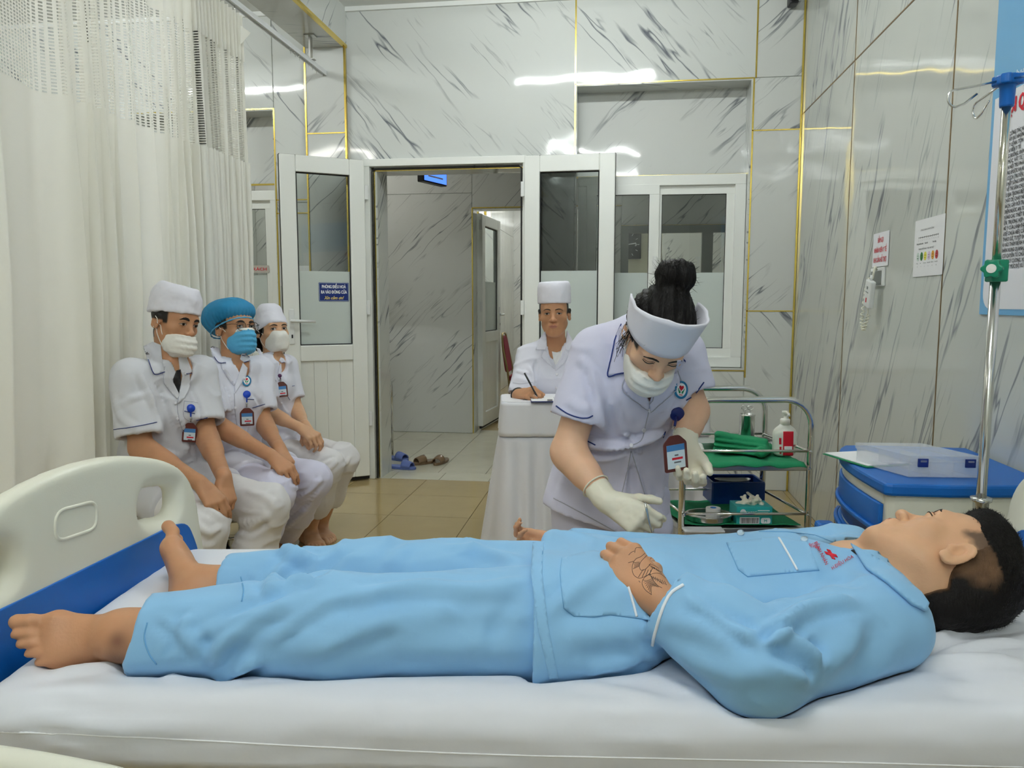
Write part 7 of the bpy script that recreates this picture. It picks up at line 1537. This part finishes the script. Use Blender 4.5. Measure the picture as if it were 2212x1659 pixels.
MB().prism([(.011 * math.cos(a), .011 * math.sin(a)) for a in np.linspace(0, 6.28, 20, endpoint=False)], RV, V(0, 0, 1), -FH * .0005, gfo + RV * .024 + V(0, 0, .048)).build('logo_disc', 'ink_white', t); lettering('carton_print', 'KHANG', .0125, gfo + RV * .034 + V(0, 0, .043), RV, V(0, 0, 1), 'ink_white', t, .0008); lettering('carton_print', 'SAI', .009, gfo + RV * .0165 + V(0, 0, .0448), RV, V(0, 0, 1), 'teal', t, .0012)
for (x0, x1, z0) in ((.08, .125, .052), (.08, .12, .044), (.085, .118, .038)): MB().prism([(x0, z0), (x1, z0), (x1, z0 + .003), (x0, z0 + .003)], RV, V(0, 0, 1), -FH * .0005, gfo).build('carton_line', 'ink_white', t)
g = Fld(gc + V(-.09, -.09, .05), gc + V(.09, .09, .15), .0042); [g.ec(gc + V(*RNG.normal(0, .016, 2), .066), gc + V(*RNG.normal(0, .03, 2), .085 + RNG.random() * .022), .009, .006, .006) for i in range(11)]; v, q = g.mesh(); v += vnormals(v, q) * (.003 * fbm(v * 70, 2))[:, None]; obj('glove_tuft', v, q, 'glove', t, True)
c = onshelf(1520, 1148, S2); 
for i in range(1): pp2 = MB().obox(c + V(0, 0, .004) + FH * .01, RV * .075, FH * .03, V(0, 0, .003)).build('paper_pack', 'paper', None, bevel=.001); tag(pp2, 'flat white paper pack under the edge of the steel tray', 'paper')
# ============================================================ bedside cabinet
CZ = .80; cb = thing('bedside_cabinet', 'blue and cream bedside cabinet against the right wall', 'cabinet', (.95, 2.4, 0))
def cabpoly(g=0):
    x0, x1, y0, y1 = .735 - g, 1.160, 2.145 - g, 2.70 + g; pts = [(x1, y0 + .04), (x0 + .16, y0), (x0 + .012, y0 + .0)]
    for t in np.linspace(0, 1, 14): pts.append((x0 - .022 * math.sin(math.pi * (.1 + .9 * t)) + .05 * t ** 6, y0 + .01 + (y1 - y0 - .01) * t))
    return pts + [(x0 + .18, y1 + .01), (x1, y1)]
E3 = (V(1, 0, 0), V(0, 1, 0))
MB().prism(cabpoly(.014), *E3, V(0, 0, .034), V(0, 0, CZ - .034)).build('top_panel', 'blue_panel', cb, bevel=.008); MB().prism(cabpoly(0), *E3, V(0, 0, CZ - .034 - .09), V(0, 0, .09)).build('body_shell', 'cream', cb, bevel=.006)
fx = lambda t, off: np.array([.735 - off - .022 * math.sin(math.pi * (.1 + .9 * t)) + .05 * t ** 6, 2.155 + .545 * t])
def front(name, z0, z1, mat, off, par, t0=.03, t1=.95, n=12, thick=.012):
    vs = []
    for i in range(n + 1):
        t = t0 + (t1 - t0) * i / n
        for o_, z in ((off, z0), (off, z1), (off - thick, z1), (off - thick, z0)): x, y = fx(t, o_); vs.append((x, y, z))
    qf = [(i * 4 + k, i * 4 + (k + 1) % 4, i * 4 + 4 + (k + 1) % 4, i * 4 + 4 + k) for i in range(n) for k in range(4)] + [(3, 2, 1, 0), (n * 4, n * 4 + 1, n * 4 + 2, n * 4 + 3)]
    return obj(name, vs, [q_[::-1] for q_ in qf], mat, par, True, bevel=.003)
dw = front('drawer', .655, .735, 'blue_panel', .012, cb); front('drawer_lip', .655, .668, 'blue_panel', .022, dw); front('drawer_gap', .735, .765, 'cream', .004, cb)
dr = front('door', .16, .60, 'blue_panel', .012, cb); front('door_handle', .585, .60, 'blue_panel', .024, dr); front('handle_recess', .604, .652, 'navy', .002, cb)
MB().obox(V(.70, 2.64, .50), V(.03, 0, 0), V(0, .03, 0), V(0, 0, .05)).build('side_hook', 'blue_panel', cb, bevel=.012)
for x in (.80, 1.1):
    for y in (2.2, 2.64): MB().lathe([(0, 0), (.03, 0), (.03, .03), (.02, .09), (0, .09)], (x, y, 0), 14, caps=False).build('caster', 'black', cb, smooth=True)
# clear organiser box with navy latches
M['frosty'] = pm('translucent polypropylene', srgb(240, 243, 247), .25, alpha=.24)
a0 = atZ(1962, 1031, CZ + .002); a1 = atZ(2113, 1033, CZ + .002); bx = nrm(a1 - a0); by = V(-bx[1], bx[0], 0); bw = np.linalg.norm(a1 - a0); bd_ = .205; sk = nrm(by - bx * .35)
t = thing('organiser_box', 'translucent plastic box with two navy latches on the cabinet', 'box', a0 + bx * bw / 2)
def shell(z0, z1, g, w_):
    m = MB()
    def quad(p_, q_): m.prism([(0, 0), (np.linalg.norm(q_ - p_), 0), (np.linalg.norm(q_ - p_), z1 - z0), (0, z1 - z0)], nrm(q_ - p_), V(0, 0, 1), w_ * np.cross(nrm(q_ - p_), (0, 0, 1)) * -1, V(p_[0], p_[1], z0))
    c4 = [a0 - bx * g - sk * g, a1 + bx * g - sk * g, a1 + bx * g + sk * (bd_ + g), a0 - bx * g + sk * (bd_ + g)]
    for i in range(4): quad(c4[i], c4[(i + 1) % 4])
    return m, c4
m, c4 = shell(CZ + .003, CZ + .048, 0, .003); m.prism([(0, 0), (1, 0), (1, 1), (0, 1)], a1 - a0, sk * bd_, V(0, 0, .002), V(a0[0], a0[1], CZ + .003)); base_ = m.build('box_base', 'frosty', t)
m, c4 = shell(CZ + .046, CZ + .062, .003, .003); m.prism([(0, 0), (1, 0), (1, 1), (0, 1)], a1 - a0 + bx * .006, sk * (bd_ + .006), V(0, 0, .002), V(c4[0][0], c4[0][1], CZ + .061)); lid_ = m.build('box_lid', 'frosty', t)
for k in (.33, .66): MB().obox(V(*(a0 + bx * bw * k + sk * bd_ * .5)[:2], CZ + .025), bx * .0012, sk * bd_ * .47, V(0, 0, .019)).build('divider', 'frosty', t)
for u in (1990, 2092):
    lp = a0 + bx * bw * ((u - 1962) / 151) - np.cross(bx, (0, 0, 1)) * -0.0; nf = np.cross(bx, (0, 0, 1)); c = V(lp[0], lp[1], CZ + .044) + nf * .006
    la = MB().obox(c, bx * .014, nf * .003, V(0, 0, .012)).build('latch', 'navy', t, bevel=.002); MB().obox(c + nf * .0035 + V(0, 0, .005), bx * .008, nf * .0008, V(0, 0, .0025)).build('latch_slot', 'frosty', la)
c = atZ(1872, 992, CZ + .002); ppr = MB().obox(c + V(0, 0, .004), nrm(bx + by * .3) * .075, nrm(by - bx * .3) * .10, V(0, 0, .0012)).build('record_sheets', 'paper', None); tag(ppr, 'white record sheets on the cabinet beside the clear box', 'paper')
gb = MB().obox(c - V(.004, .006, 0) + V(0, 0, .0012), nrm(bx + by * .3) * .078, nrm(by - bx * .3) * .104, V(0, 0, .001)).build('green_folder', 'green_cloth', None); tag(gb, 'green folder under the record sheets on the cabinet', 'folder')
# ============================================================ drip stand at the head of the bed
Pd = 1.84; pbx = P(2117, 1112, Pd); iv = thing('drip_stand', 'steel drip stand with a blue hook head and a green clamp knob', 'drip stand', (pbx[0], pbx[1], .58))
IV = lambda z: V(pbx[0], pbx[1], z); zat = lambda v_, u: P(u, v_, Pd)[2]
zc = zat(585, 2130); zt_ = zat(190, 2160); M['clamp_green'] = pm('green clamp plastic', srgb(12, 128, 96), .4); M['steel_warm'] = pm('polished steel tube', (.74, .72, .62, 1), .14, 1.0)
MB().tube([IV(.55), IV(zc + .01)], .0115, 16).build('outer_tube', 'chrome', iv, smooth=True); MB().tube([IV(zc), IV(zt_)], .0098, 16).build('inner_tube', 'steel_warm', iv, smooth=True)
MB().lathe([(0, -.03), (.017, -.03), (.018, .0), (.024, .004), (.024, .012), (0, .012)], IV(zat(1085, 2118)), 16, caps=False).build('socket_collar', 'chrome', iv, smooth=True)
cl = MB().obox(IV(zc) + RV * .002, RV * .019, FH * .017, V(0, 0, .026)).build('clamp_block', 'clamp_green', iv, bevel=.004)
kn = [((.021 + .0028 * math.cos(6 * a)) * math.cos(a), (.021 + .0028 * math.cos(6 * a)) * math.sin(a)) for a in np.linspace(0, 6.283, 48, endpoint=False)]; kx = nrm(-FH * .75 - RV * .65); ka = nrm(np.cross((0, 0, 1), kx)); kc = IV(zc + .004) + kx * .018 - RV * .004
MB().prism(kn, ka, V(0, 0, 1), kx * .02, kc).build('clamp_knob', 'clamp_green', cl, bevel=.003); MB().lathe([(0, 0), (.0105, 0), (.0105, .002), (0, .003)], kc + kx * .02, 20, kx, caps=False).build('knob_cap', 'mask_white', cl)
hd = MB().lathe([(0, -.055), (.0145, -.055), (.0155, -.05), (.0165, -.01), (.024, -.004), (0, -.004)], IV(zt_ + .012), 20, caps=False).build('hook_head', 'blue_panel', iv, smooth=True)
st_ = [((.030 + .003 * (1 if int(a / (math.pi / 4) + .5) % 2 else -1)) * math.cos(a), (.030 + .003 * (1 if int(a / (math.pi / 4) + .5) % 2 else -1)) * math.sin(a)) for a in np.linspace(0, 6.283, 48, endpoint=False)]; MB().prism(st_, RV, FH, V(0, 0, .022), IV(zt_ + .006)).build('head_disc', 'blue_panel', hd, bevel=.004)
zh = zt_ + .016
def hook(ang):
    dv = RV * math.cos(ang) + FH * math.sin(ang); pts = [IV(zh) + dv * .02, IV(zh - .006) + dv * .085]
    for a in np.linspace(90, 330, 12): pts.append(IV(zh - .028) + dv * (.085 + .022 * math.cos(math.radians(90 + (a - 90)))) * 1 + V(0, 0, .022 * math.sin(math.radians(a))) if False else IV(zh - .028) + dv * (.088 - .022 * math.cos(math.radians(a))) + V(0, 0, .022 * math.sin(math.radians(a))))
    pts.append(IV(zh - .020) + dv * .052); MB().tube(pts, .0026, 8).build('hook', 'chrome', hd, smooth=True)
def hook2(ang):
    dv = RV * math.cos(ang) + FH * math.sin(ang); pts = [IV(zh) + dv * .02, IV(zh - .01) + dv * .07, IV(zh - .017) + dv * .112]
    for a in np.linspace(80, 275, 12): pts.append(IV(zh - .037) + dv * (.112 - .019 * math.cos(math.radians(a + 90 - 90 + 0)) * -1 if False else .114 + .019 * math.sin(math.radians(a - 80) * .92)) + V(0, 0, .020 * math.cos(math.radians(a - 80) * .92)))
    pts += [IV(zh - .050) + dv * .095, IV(zh - .028) + dv * .068]; MB().tube(pts, .0026, 8).build('hook', 'chrome', hd, smooth=True)
for a in (math.pi * .98, math.pi * 1.48, 0.0, math.pi * .5): hook2(a)
# ============================================================ signs on the right wall
WX, WY = V(0, -1, 0), V(0, 0, 1)
def plate(name, label, p0, w_, h_, mat, cat='sign', th=.002, r=.004):
    t = thing(name, label, cat, p0); MB().prism(rounded(w_, h_, r), WX, WY, V(-th, 0, 0), p0).build('panel_sheet', mat, t); return t
M['poster_blue'] = pm('poster blue', srgb(112, 176, 222), .35); M['poster_white'] = pm('poster white', srgb(238, 238, 244), .3)
p0 = V(XR - .0025, 2.700, 1.244); po = plate('rules_poster', 'blue bordered ward rules poster on the right wall', p0, 1.0, 1.02, 'poster_blue', 'poster', .003)
wf_ = rounded(.955, .655, .05); wf_ = [(0, .655)] + [p_ for p_ in wf_ if not (p_[1] > .4)] + [(.955, .655)]; MB().prism(wf_, WX, WY, V(-.001, 0, 0), p0 + V(-.003, -.020, .018)).build('white_field', 'poster_white', po)
LX = p0[0] - .005; lettering('poster_title', 'NỘI QUY', .062, (LX, 2.622, 1.850), WX, WY, 'ink_red', po, .0006, bold=.0030, sx=.74)
lettering('poster_heading', 'SỞ Y TẾ - BỆNH VIỆN ĐA KHOA', .026, (LX + .001, 2.668, 1.945), WX, WY, 'ink_white', po, .0008, bold=.0006, sx=.85)
rows = ["VÀO CÔNG TÁC KHÁM CHỮA BỆNH", "ỆN ĐẦY ĐỦ NHỮNG QUY ĐỊNH", "ỨNG Y LỆNH, TÔN TRỌNG NHÂN", "NHÂN VIÊN Y TẾ.", "ĐÚNG BUỒNG, ĐÚNG GIƯỜNG, KHÔNG", "MÁY MÓC, VẬT TƯ, TRANG THIẾT", "NHÂN NỘI TRÚ PHẢI MẶC QUẦN ÁO", "KHÔNG ĐƯỢC RA KHỎI VIỆN", "C BỘ DỊCH TRUYỀN, KHÔNG ĐI", "HIỆN NẾP SỐNG VĂN MINH, ĐI LẠI", "BẢO VỆ TÀI SẢN CHUNG CỦA BỆNH", "RƯỢU BIA TRONG BỆNH VIỆN. CẤM", "T - CHẤT DỄ CHÁY NỔ VÀO KHOA", "A PHÁCH, GÂY RỐI TRẬT TỰ AN", "NG ĐIỆN NƯỚC AN TOÀN - TIẾT", "SỬ DỤNG CÁC THIẾT BỊ ĐIỆN CÓ", "H VIỆN. TRƯỜNG HỢP CẦN THIẾT", "ĐỒNG Ý CỦA LÃNH ĐẠO BỆNH VIỆN", "VẤN ĐỀ CHƯA HIỂU CẦN TRAO ĐỔI", "ẦU THÁO GỠ, TUYỆT ĐỐI KHÔNG", "NHÀ VÀO THĂM BỆNH NHÂN PHẢI", "H NHÂN XUNG QUANH, KHÔNG ĐƯỢC", "IỆN CÓ QUYỀN TỪ CHỐI PHỤC VỤ", "THƯỜNG KỶ CƯƠNG, XÚC PHẠM", "I PHẠM TÙY MỨC ĐỘ XỬ LÝ THEO"]
for i, r_ in enumerate(rows): lettering('poster_line', r_, .0165, (LX, 2.602 - .0006 * i, 1.783 - .0166 * i), WX, WY, 'ink_black', po, .0006, bold=.0004, sx=.80)
p0 = V(XR - .0025, 3.804, 1.445); s5 = plate('call_sign', 'white sign with red lettering above the call handset', p0, .207, .152, 'poster_white', 'sign'); 
for i, (tx, ww) in enumerate((("BẤM GỌI", .075), ("NHÂN VIÊN Y TẾ", .165), ("KHI CẦN HỖ TRỢ", .17))): lettering('sign_line', tx, .030, (p0[0] - .003, p0[1] - .104 + ww / 2, p0[2] + .108 - .044 * i), WX, WY, 'ink_red', s5, .0006, bold=.0008, width=ww)
p0 = V(XR - .0025, 3.300, 1.384); s6 = plate('pain_scale_sheet', 'paper pain scale sheet with six coloured circles on the right wall', p0, .284, .220, 'paper', 'poster', .001)
at = lambda y, z: V(p0[0] - .0015, p0[1] - y, p0[2] + z)
lettering('sheet_title', 'CÔNG CỤ ĐÁNH GIÁ MỨC ĐỘ ĐAU', .0085, at(.06, .176), WX, WY, 'ink_black', s6, .0005, width=.13); MB().prism([(0, 0), (.19, 0), (.19, .0012), (0, .0012)], WX, WY, V(-.0004, 0, 0), at(.045, .150)).build('scale_line', 'ink_black', s6)
for i in range(11): MB().prism([(0, 0), (.0008, 0), (.0008, .008), (0, .008)], WX, WY, V(-.0004, 0, 0), at(.045 + .0186 * i, .146)).build('scale_tick', 'ink_black', s6); lettering('scale_number', str(i), .007, at(.043 + .0186 * i, .137), WX, WY, 'ink_black', s6, .0004)
for tx, y in (('Không đau', .028), ('Đau nhẹ', .065), ('Đau vừa', .11), ('Đau nặng', .185)): lettering('scale_label', tx, .008, at(y, .124), WX, WY, 'ink_black', s6, .0004, bold=.0002)
lettering('sheet_title', 'THANG ĐIỂM ĐAU THEO NÉT MẶT', .0085, at(.05, .103), WX, WY, 'ink_black', s6, .0005, width=.15)
for i, c_ in enumerate((srgb(206, 222, 212), srgb(70, 130, 70), srgb(238, 230, 90), srgb(228, 206, 228), srgb(232, 170, 70), srgb(196, 76, 76))):
    cc = at(.047 + .036 * i, .077); M['face%d' % i] = pm('scale colour', c_, .6); MB().prism([(.0135 * math.cos(a), .0165 * math.sin(a)) for a in np.linspace(0, 6.28, 22, endpoint=False)], WX, WY, V(-.0005, 0, 0), cc).build('scale_circle', 'face%d' % i, s6)
    for s in (-1, 1): MB().prism([(.0012 * math.cos(a) + s * .004, .002 * math.sin(a) + .003) for a in np.linspace(0, 6.28, 8, endpoint=False)], WX, WY, V(-.0003, 0, 0), cc + V(-.0006, 0, 0)).build('face_eye', 'ink_black', s6)
    k = (i - 2.5) / 2.5; MB().tube([cc + V(-.0009, -x * .006, -.006 + (-k) * .004 * (x * x - .5) * -1 * -1) for x in np.linspace(-1, 1, 6)], .0006, 5).build('face_mouth', 'ink_black', s6)
for i, tx in enumerate(('Không', 'Hơi', 'Đau hơn', 'Đau nhiều', 'Rất đau', 'Đau nhất')): lettering('scale_label', tx, .0065, at(.034 + .036 * i, .049), WX, WY, 'ink_black', s6, .0004); lettering('scale_number', str(2 * i), .007, at(.044 + .036 * i, .036), WX, WY, 'ink_black', s6, .0004)
# nurse call handset
c = V(XR, 3.71, 1.40); hs_ = thing('call_handset', 'white nurse call handset on a wall plate with coiled cord', 'handset', c); M['screen_grey'] = pm('grey plate', srgb(122, 126, 122), .35)
box('wall_plate', (XR - .012, 3.625, 1.355), (XR, 3.80, 1.44), 'white_metal', hs_, bevel=.004); box('plate_face', (XR - .014, 3.645, 1.362), (XR - .011, 3.785, 1.425), 'screen_grey', hs_)
u1, u2, hx = nrm(V(0, -.22, 1)), nrm(V(0, -1, -.22)), V(-1, 0, 0); hc_ = V(XR - .045, 3.690, 1.322)
hb = MB().obox(hc_, u2 * .038, hx * .012, u1 * .062).build('handset_body', 'white_metal', hs_, bevel=.006); MB().obox(hc_ + hx * .0125 + u1 * .028, u2 * .008, hx * .001, u1 * .006).build('call_button', 'screen_grey', hb); MB().obox(hc_ + hx * .0125 - u1 * .028, u2 * .005, hx * .001, u1 * .010).build('call_button', 'ink_red', hb); MB().obox(hc_ + hx * .0125 + u1 * .008, u2 * .018, hx * .001, u1 * .002).build('button_mark', 'screen_grey', hb)
MB().tube([hc_ + u1 * .06, hc_ + u1 * .085], .006, 8).build('cord_boot', 'white_metal', hb, smooth=True); MB().tube(curve_path([V(XR - .02, 3.69, 1.43), V(XR - .035, 3.665, 1.44), V(XR - .04, 3.675, 1.39), hc_ + u1 * .085]), .005, 8).build('cord', 'cream', hs_, smooth=True)
cl_ = curve_path([V(XR - .012, 3.80, 1.40), V(XR - .02, 3.835, 1.32), V(XR - .025, 3.85, 1.20), V(XR - .03, 3.80, 1.155), V(XR - .04, 3.72, 1.22), hc_ - u1 * .06], 14); cp_ = []
for i, p_ in enumerate(cl_[:-12]): a = i * 2.2; cp_.append(p_ + V(math.cos(a) * .008, 0, 0) + V(0, math.sin(a) * .008, 0))
cp2 = curve_path(cp_, 4); MB().tube(list(cp2) + [p_ for p_ in cl_[-12:]], .0028, 6).build('coiled_cord', 'cream', hs_, smooth=True)
# black camera high in the corner
cmx = atY(1713, 2, YB - .07); cm = thing('security_camera', 'small black security camera high in the right corner', 'camera', cmx); MB().obox(cmx, V(.028, 0, 0), V(0, .045, 0), V(0, 0, .028)).build('housing', 'black', cm, bevel=.008); MB().tube([cmx + V(0, .03, .02), cmx + V(0, .06, .05), V(cmx[0], YB - .001, cmx[2] + .05)], .012, 8).build('bracket_arm', 'black', cm, smooth=True); MB().lathe([(0, 0), (.02, 0), (.02, .012), (0, .014)], cmx - V(0, .045, 0), 16, (0, -1, 0), caps=False).build('lens', 'black', cm, smooth=True)
# ============================================================ door plaque, papers, corridor things
def leafpt(u, v_, off): d = ray(u, v_); o = hL + nL * off; t = np.dot(o - CAM, nL) / np.dot(d, nL); return CAM + d * t
a_, b_, c_ = leafpt(688, 610, .01), leafpt(753, 613, .01), leafpt(688, 651, .01); lx = nrm(b_ - a_); lx[2] = 0; lx = nrm(lx); pw_, ph_ = np.linalg.norm((b_ - a_)[:2]), abs(a_[2] - c_[2])
pl = thing('door_plaque', 'navy plaque with Vietnamese lettering on the left door glass', 'sign', c_); o0 = V(a_[0], a_[1], c_[2]); UPZ = V(0, 0, 1)
MB().prism(rounded(pw_, ph_, .006), lx, UPZ, nL * .003, o0).build('plate', 'navy', pl, bevel=.0008); MB().tube([o0 + nL * .0032 + lx * (x * .96 + pw_ * .02) + UPZ * (y * .94 + ph_ * .03) for x, y in rounded(pw_, ph_, .006)], .0009, 5, closed=True).build('plate_border', 'card', pl)
for i, (tx, ww, mt) in enumerate((('PHÒNG ĐIỀU HOÀ', .80, 'ink_white'), ('RA VÀO ĐÓNG CỬA', .86, 'ink_white'))): lettering('plaque_text', tx, ph_ * .24, o0 + lx * pw_ * (.5 - ww / 2) + UPZ * ph_ * (.70 - .285 * i), lx, UPZ, mt, pl, .0036, bold=.0014, width=pw_ * ww)
lettering('plaque_text', 'Xin cảm ơn!', ph_ * .24, o0 + lx * pw_ * .17 + UPZ * ph_ * .11, lx, UPZ, 'ink_gold', pl, .0036, shear=.35, bold=.0006, width=pw_ * .66)
wsx = V(1, 0, 0); nt = thing('name_notice', 'white paper notice on the wall behind the left door leaf', 'paper', (-2.38, YB, 1.39)); MB().prism([(0, 0), (.30, 0), (.30, .145), (0, .145)], wsx, UPZ, V(0, -.001, 0), V(-2.437, YB - .002, 1.405)).build('notice_sheet', 'paper', nt); lettering('notice_text', 'BÌNH', .036, V(-2.41, YB - .0035, 1.475), wsx, UPZ, 'ink_black', nt, .0006, bold=.0012, width=.075)
ot = thing('office_plate', 'small clear office plate with red lettering in the left window', 'sign', (-2.7, YB + .06, 1.5)); M['plate_clear'] = pm('clear plate', srgb(190, 186, 178), .3); MB().prism(rounded(.26, .055, .008), wsx, UPZ, V(0, -.002, 0), V(-2.83, YB + .095, 1.505)).build('plate', 'plate_clear', ot); lettering('plate_text', 'PHỤ TRÁCH', .030, V(-2.815, YB + .092, 1.522), wsx, UPZ, 'ink_red', ot, .0006, bold=.0005, width=.225)
# shoe rack just outside the door
rk = thing('shoe_rack', 'chrome tube shoe rack standing in the corridor left of the doorway', 'rack', (-2.2, 6.2, 0)); xr_ = -1.868; zr = atY(848, 822, 6.2)[2]
for y in (6.12, 6.20):
    MB().tube([(xr_, y, .0), (xr_, y, zr - .05)] + [(xr_ - .05 + .05 * math.cos(a), y, zr - .05 + .05 * math.sin(a)) for a in np.linspace(0, math.pi / 2, 7)] + [(xr_ - .6, y, zr), (xr_ - .65, y, zr - .05), (xr_ - .65, y, 0)], .010, 10).build('end_frame', 'chrome', rk, smooth=True)
for z in (zr - .13, zr - .40, zr - .62, .12):
    for dz in (0, .03): MB().tube([(xr_ - .64, 6.12, z + dz), (xr_ - .01, 6.12, z + dz)], .006, 8).build('shelf_bar', 'chrome', rk, smooth=True)
    MB().tube([(xr_, 6.12, z), (xr_, 6.20, z)], .006, 8).build('cross_bar', 'chrome', rk, smooth=True)
M['slip_blue'] = pm('blue rubber slipper', srgb(92, 112, 176), .5); M['slip_brown'] = pm('brown clear slipper', srgb(150, 122, 92), .25, trans=.35)
def slipper(c, ang, mat, label, group, toe=True):
    t = thing('slipper', label, 'slipper', (c[0], c[1], 0), group); y = V(math.cos(ang), math.sin(ang), 0); x = V(y[1], -y[0], 0)
    out = [(.045 * math.sin(a) * (1 + .12 * math.cos(a)), .125 * -math.cos(a)) for a in np.linspace(0, 6.283, 24, endpoint=False)]; MB().prism(out, x, y, V(0, 0, .022), V(c[0], c[1], 0)).build('sole', mat, t, bevel=.005)
    vs = []; 
    for j in range(6):
        yy_ = .015 + .075 * j / 5; w_ = .043 - .006 * (j / 5) ** 2
        for i in range(9): a = math.pi * i / 8; vs.append(V(c[0], c[1], 0) + x * w_ * math.cos(a) + y * yy_ + V(0, 0, .018 + (.050 - .018 * (j / 5) ** 1.5) * math.sin(a)))
    o = obj('upper_strap', vs, [(j * 9 + i, j * 9 + i + 1, (j + 1) * 9 + i + 1, (j + 1) * 9 + i) for j in range(5) for i in range(8)], mat, t, True); sm = o.modifiers.new('t', 'SOLIDIFY'); sm.thickness = .005
b0 = atZ(868, 1012, 0); b1 = atZ(862, 996, 0); slipper(b0, -.25, 'slip_blue', 'blue rubber slipper nearer the doorway threshold', 'blue slippers by the doorway'); slipper(b1 + V(-.03, .05, 0), -.5, 'slip_blue', 'blue rubber slipper by the foot of the shoe rack', 'blue slippers by the doorway')
c0, c1 = atZ(917, 1003, 0), atZ(950, 1002, 0); slipper(c0 + V(.0, .04, 0), -2.3, 'slip_brown', 'brown see-through slipper next to the blue slippers', 'brown see-through slippers'); slipper(c1 + V(0, .04, 0), -1.75, 'slip_brown', 'brown see-through slipper farther from the blue slippers', 'brown see-through slippers')
# lit blue exit box hanging in the corridor
ez = atY(934, 384, 6.0); M['exit_blue'] = pm('lit blue face', srgb(40, 90, 220), .3, emis=(.08, .22, 1, 1), es=1.2); xb = thing('exit_box', 'black box with a lit blue face hanging in the corridor', 'sign', ez + V(0, 0, .1)); e1_, e2_ = nrm(V(.93, -.36, 0)), nrm(V(.36, .93, 0))
MB().obox(ez + V(0, 0, .04), e1_ * .03, e2_ * .16, V(0, 0, .09)).build('housing', 'black', xb, bevel=.006); MB().obox(ez + V(0, 0, .04) + e1_ * .031, e1_ * .001, e2_ * .15, V(0, 0, .078)).build('lit_face', 'exit_blue', xb); MB().tube([ez + V(0, 0, .12), V(ez[0], ez[1], 2.95)], .008, 8).build('hanger_rod', 'black', xb, smooth=True)
for i in range(3): MB().obox(ez + V(0, 0, .0 + .04 * i) + e1_ * .0325, e1_ * .0005, e2_ * (.10 - .02 * i), V(0, 0, .006)).build('face_mark', 'ink_white', xb)
# seen through the far opening: a half open leaf, partition panels, chair and framed certificates
fl_ = leaf('door_4', V(OX0 + .03, Y2 + .22, 0), V(.10, 1, 0), nrm(V(1, -.1, 0)), .72, 2.16, 4, handle=True)
ch = thing('banquet_chair', 'red padded chair in the room beyond the corridor', 'chair', (-.93, 8.55, 0)); M['red_pad'] = pm('red chair fabric', srgb(128, 24, 44), .8); M['gold_frame'] = pm('bronze chair frame', (.3, .22, .1, 1), .35, .9)
cxx, cyy = atY(1104, 800, 8.5)[0], 8.5
def chair(cx, cy, ch):
    for s in (-1, 1): MB().tube(curve_path([(cx + .02, cy + s * .19, 0), (cx + .0, cy + s * .19, .45), (cx - .06, cy + s * .19, .78), (cx - .08, cy + s * .12, .93), (cx - .085, cy, .95)], 5), .012, 8).build('back_frame', 'gold_frame', ch, smooth=True); MB().tube([(cx + .40, cy + s * .18, 0), (cx + .38, cy + s * .18, .44), (cx, cy + s * .18, .45)], .012, 8).build('leg', 'gold_frame', ch, smooth=True)
    MB().obox((cx + .2, cy, .46), (.21, 0, 0), (0, .2, 0), (0, 0, .03)).build('seat', 'red_pad', ch, bevel=.02); bk = MB().prism(rounded_poly([(-.17, .52), (.17, .52), (.17, .8), (.1, .92), (-.1, .92), (-.17, .8)], .06), V(0, 1, 0), V(-.14, 0, 1), V(.035, 0, 0), V(cx + .03, cy, 0)).build('backrest', 'red_pad', ch, bevel=.01)
chair(cxx, cyy, ch)
for i, (u, v_) in enumerate(((1036, 478), (1052, 486))):
    y0 = 9.45 + .55 * i; fr_ = thing('framed_certificate', ('framed certificate high on the far room wall, nearer one', 'framed certificate high on the far room wall, farther one')[i], 'picture', (-1.69, y0, 2.27)); box('picture_frame', (-1.70, y0 - .2, 2.27), (-1.675, y0 + .2, 2.62), 'gold', fr_, bevel=.004); box('print', (-1.676, y0 - .16, 2.31), (-1.673, y0 + .16, 2.58), 'paper', fr_)
w3_ = sbox('window_3', (.02, Y2 - .03, 2.0 - .07), (1.6, Y2 + .03, 2.0), 'screen_grey')
for a, b_ in (((.02, Y2 - .03, .9), (.09, Y2 + .03, 1.93)), ((.76, Y2 - .03, .9), (.86, Y2 + .03, 1.93)), ((.02, Y2 - .03, .9), (1.6, Y2 + .03, .97))): box('frame_bar', a, b_, 'screen_grey', w3_)
ck = atY(1354, 529, 9.5); wk = thing('wall_clock', 'square black wall clock seen through the right window', 'clock', ck); CKX = V(1, 0, 0)
sbox('wall_far_screen', (ck[0] - .45, ck[1] + .03, 0), (ck[0] + .42, ck[1] + .06, 2.6), 'tile_hall'); MB().obox(ck, V(.17, 0, 0), V(0, .02, 0), V(0, 0, .17)).build('clock_case', 'black', wk, bevel=.01)
for i in range(12): a = math.radians(30 * i); MB().obox(ck + V(.135 * math.sin(a), -.021, .135 * math.cos(a)), V(math.sin(a), 0, math.cos(a)) * .014, V(0, .001, 0), V(math.cos(a), 0, -math.sin(a)) * .003).build('hour_mark', 'ink_white', wk)
for tx, dx, dz in (('12', -.022, .075), ('3', .095, -.015), ('6', -.01, -.12)): lettering('clock_numeral', tx, .045, ck + V(dx, -.0215, dz), CKX, UPZ, 'ink_white', wk, .0005, bold=.001)
for a, L in ((1.40, .11), (4.65, .09)): MB().obox(ck + V(math.sin(a) * L / 2, -.023, math.cos(a) * L / 2), V(math.sin(a), 0, math.cos(a)) * L / 2, V(0, .001, 0), V(math.cos(a), 0, -math.sin(a)) * .006).build('clock_hand', 'ink_white', wk)
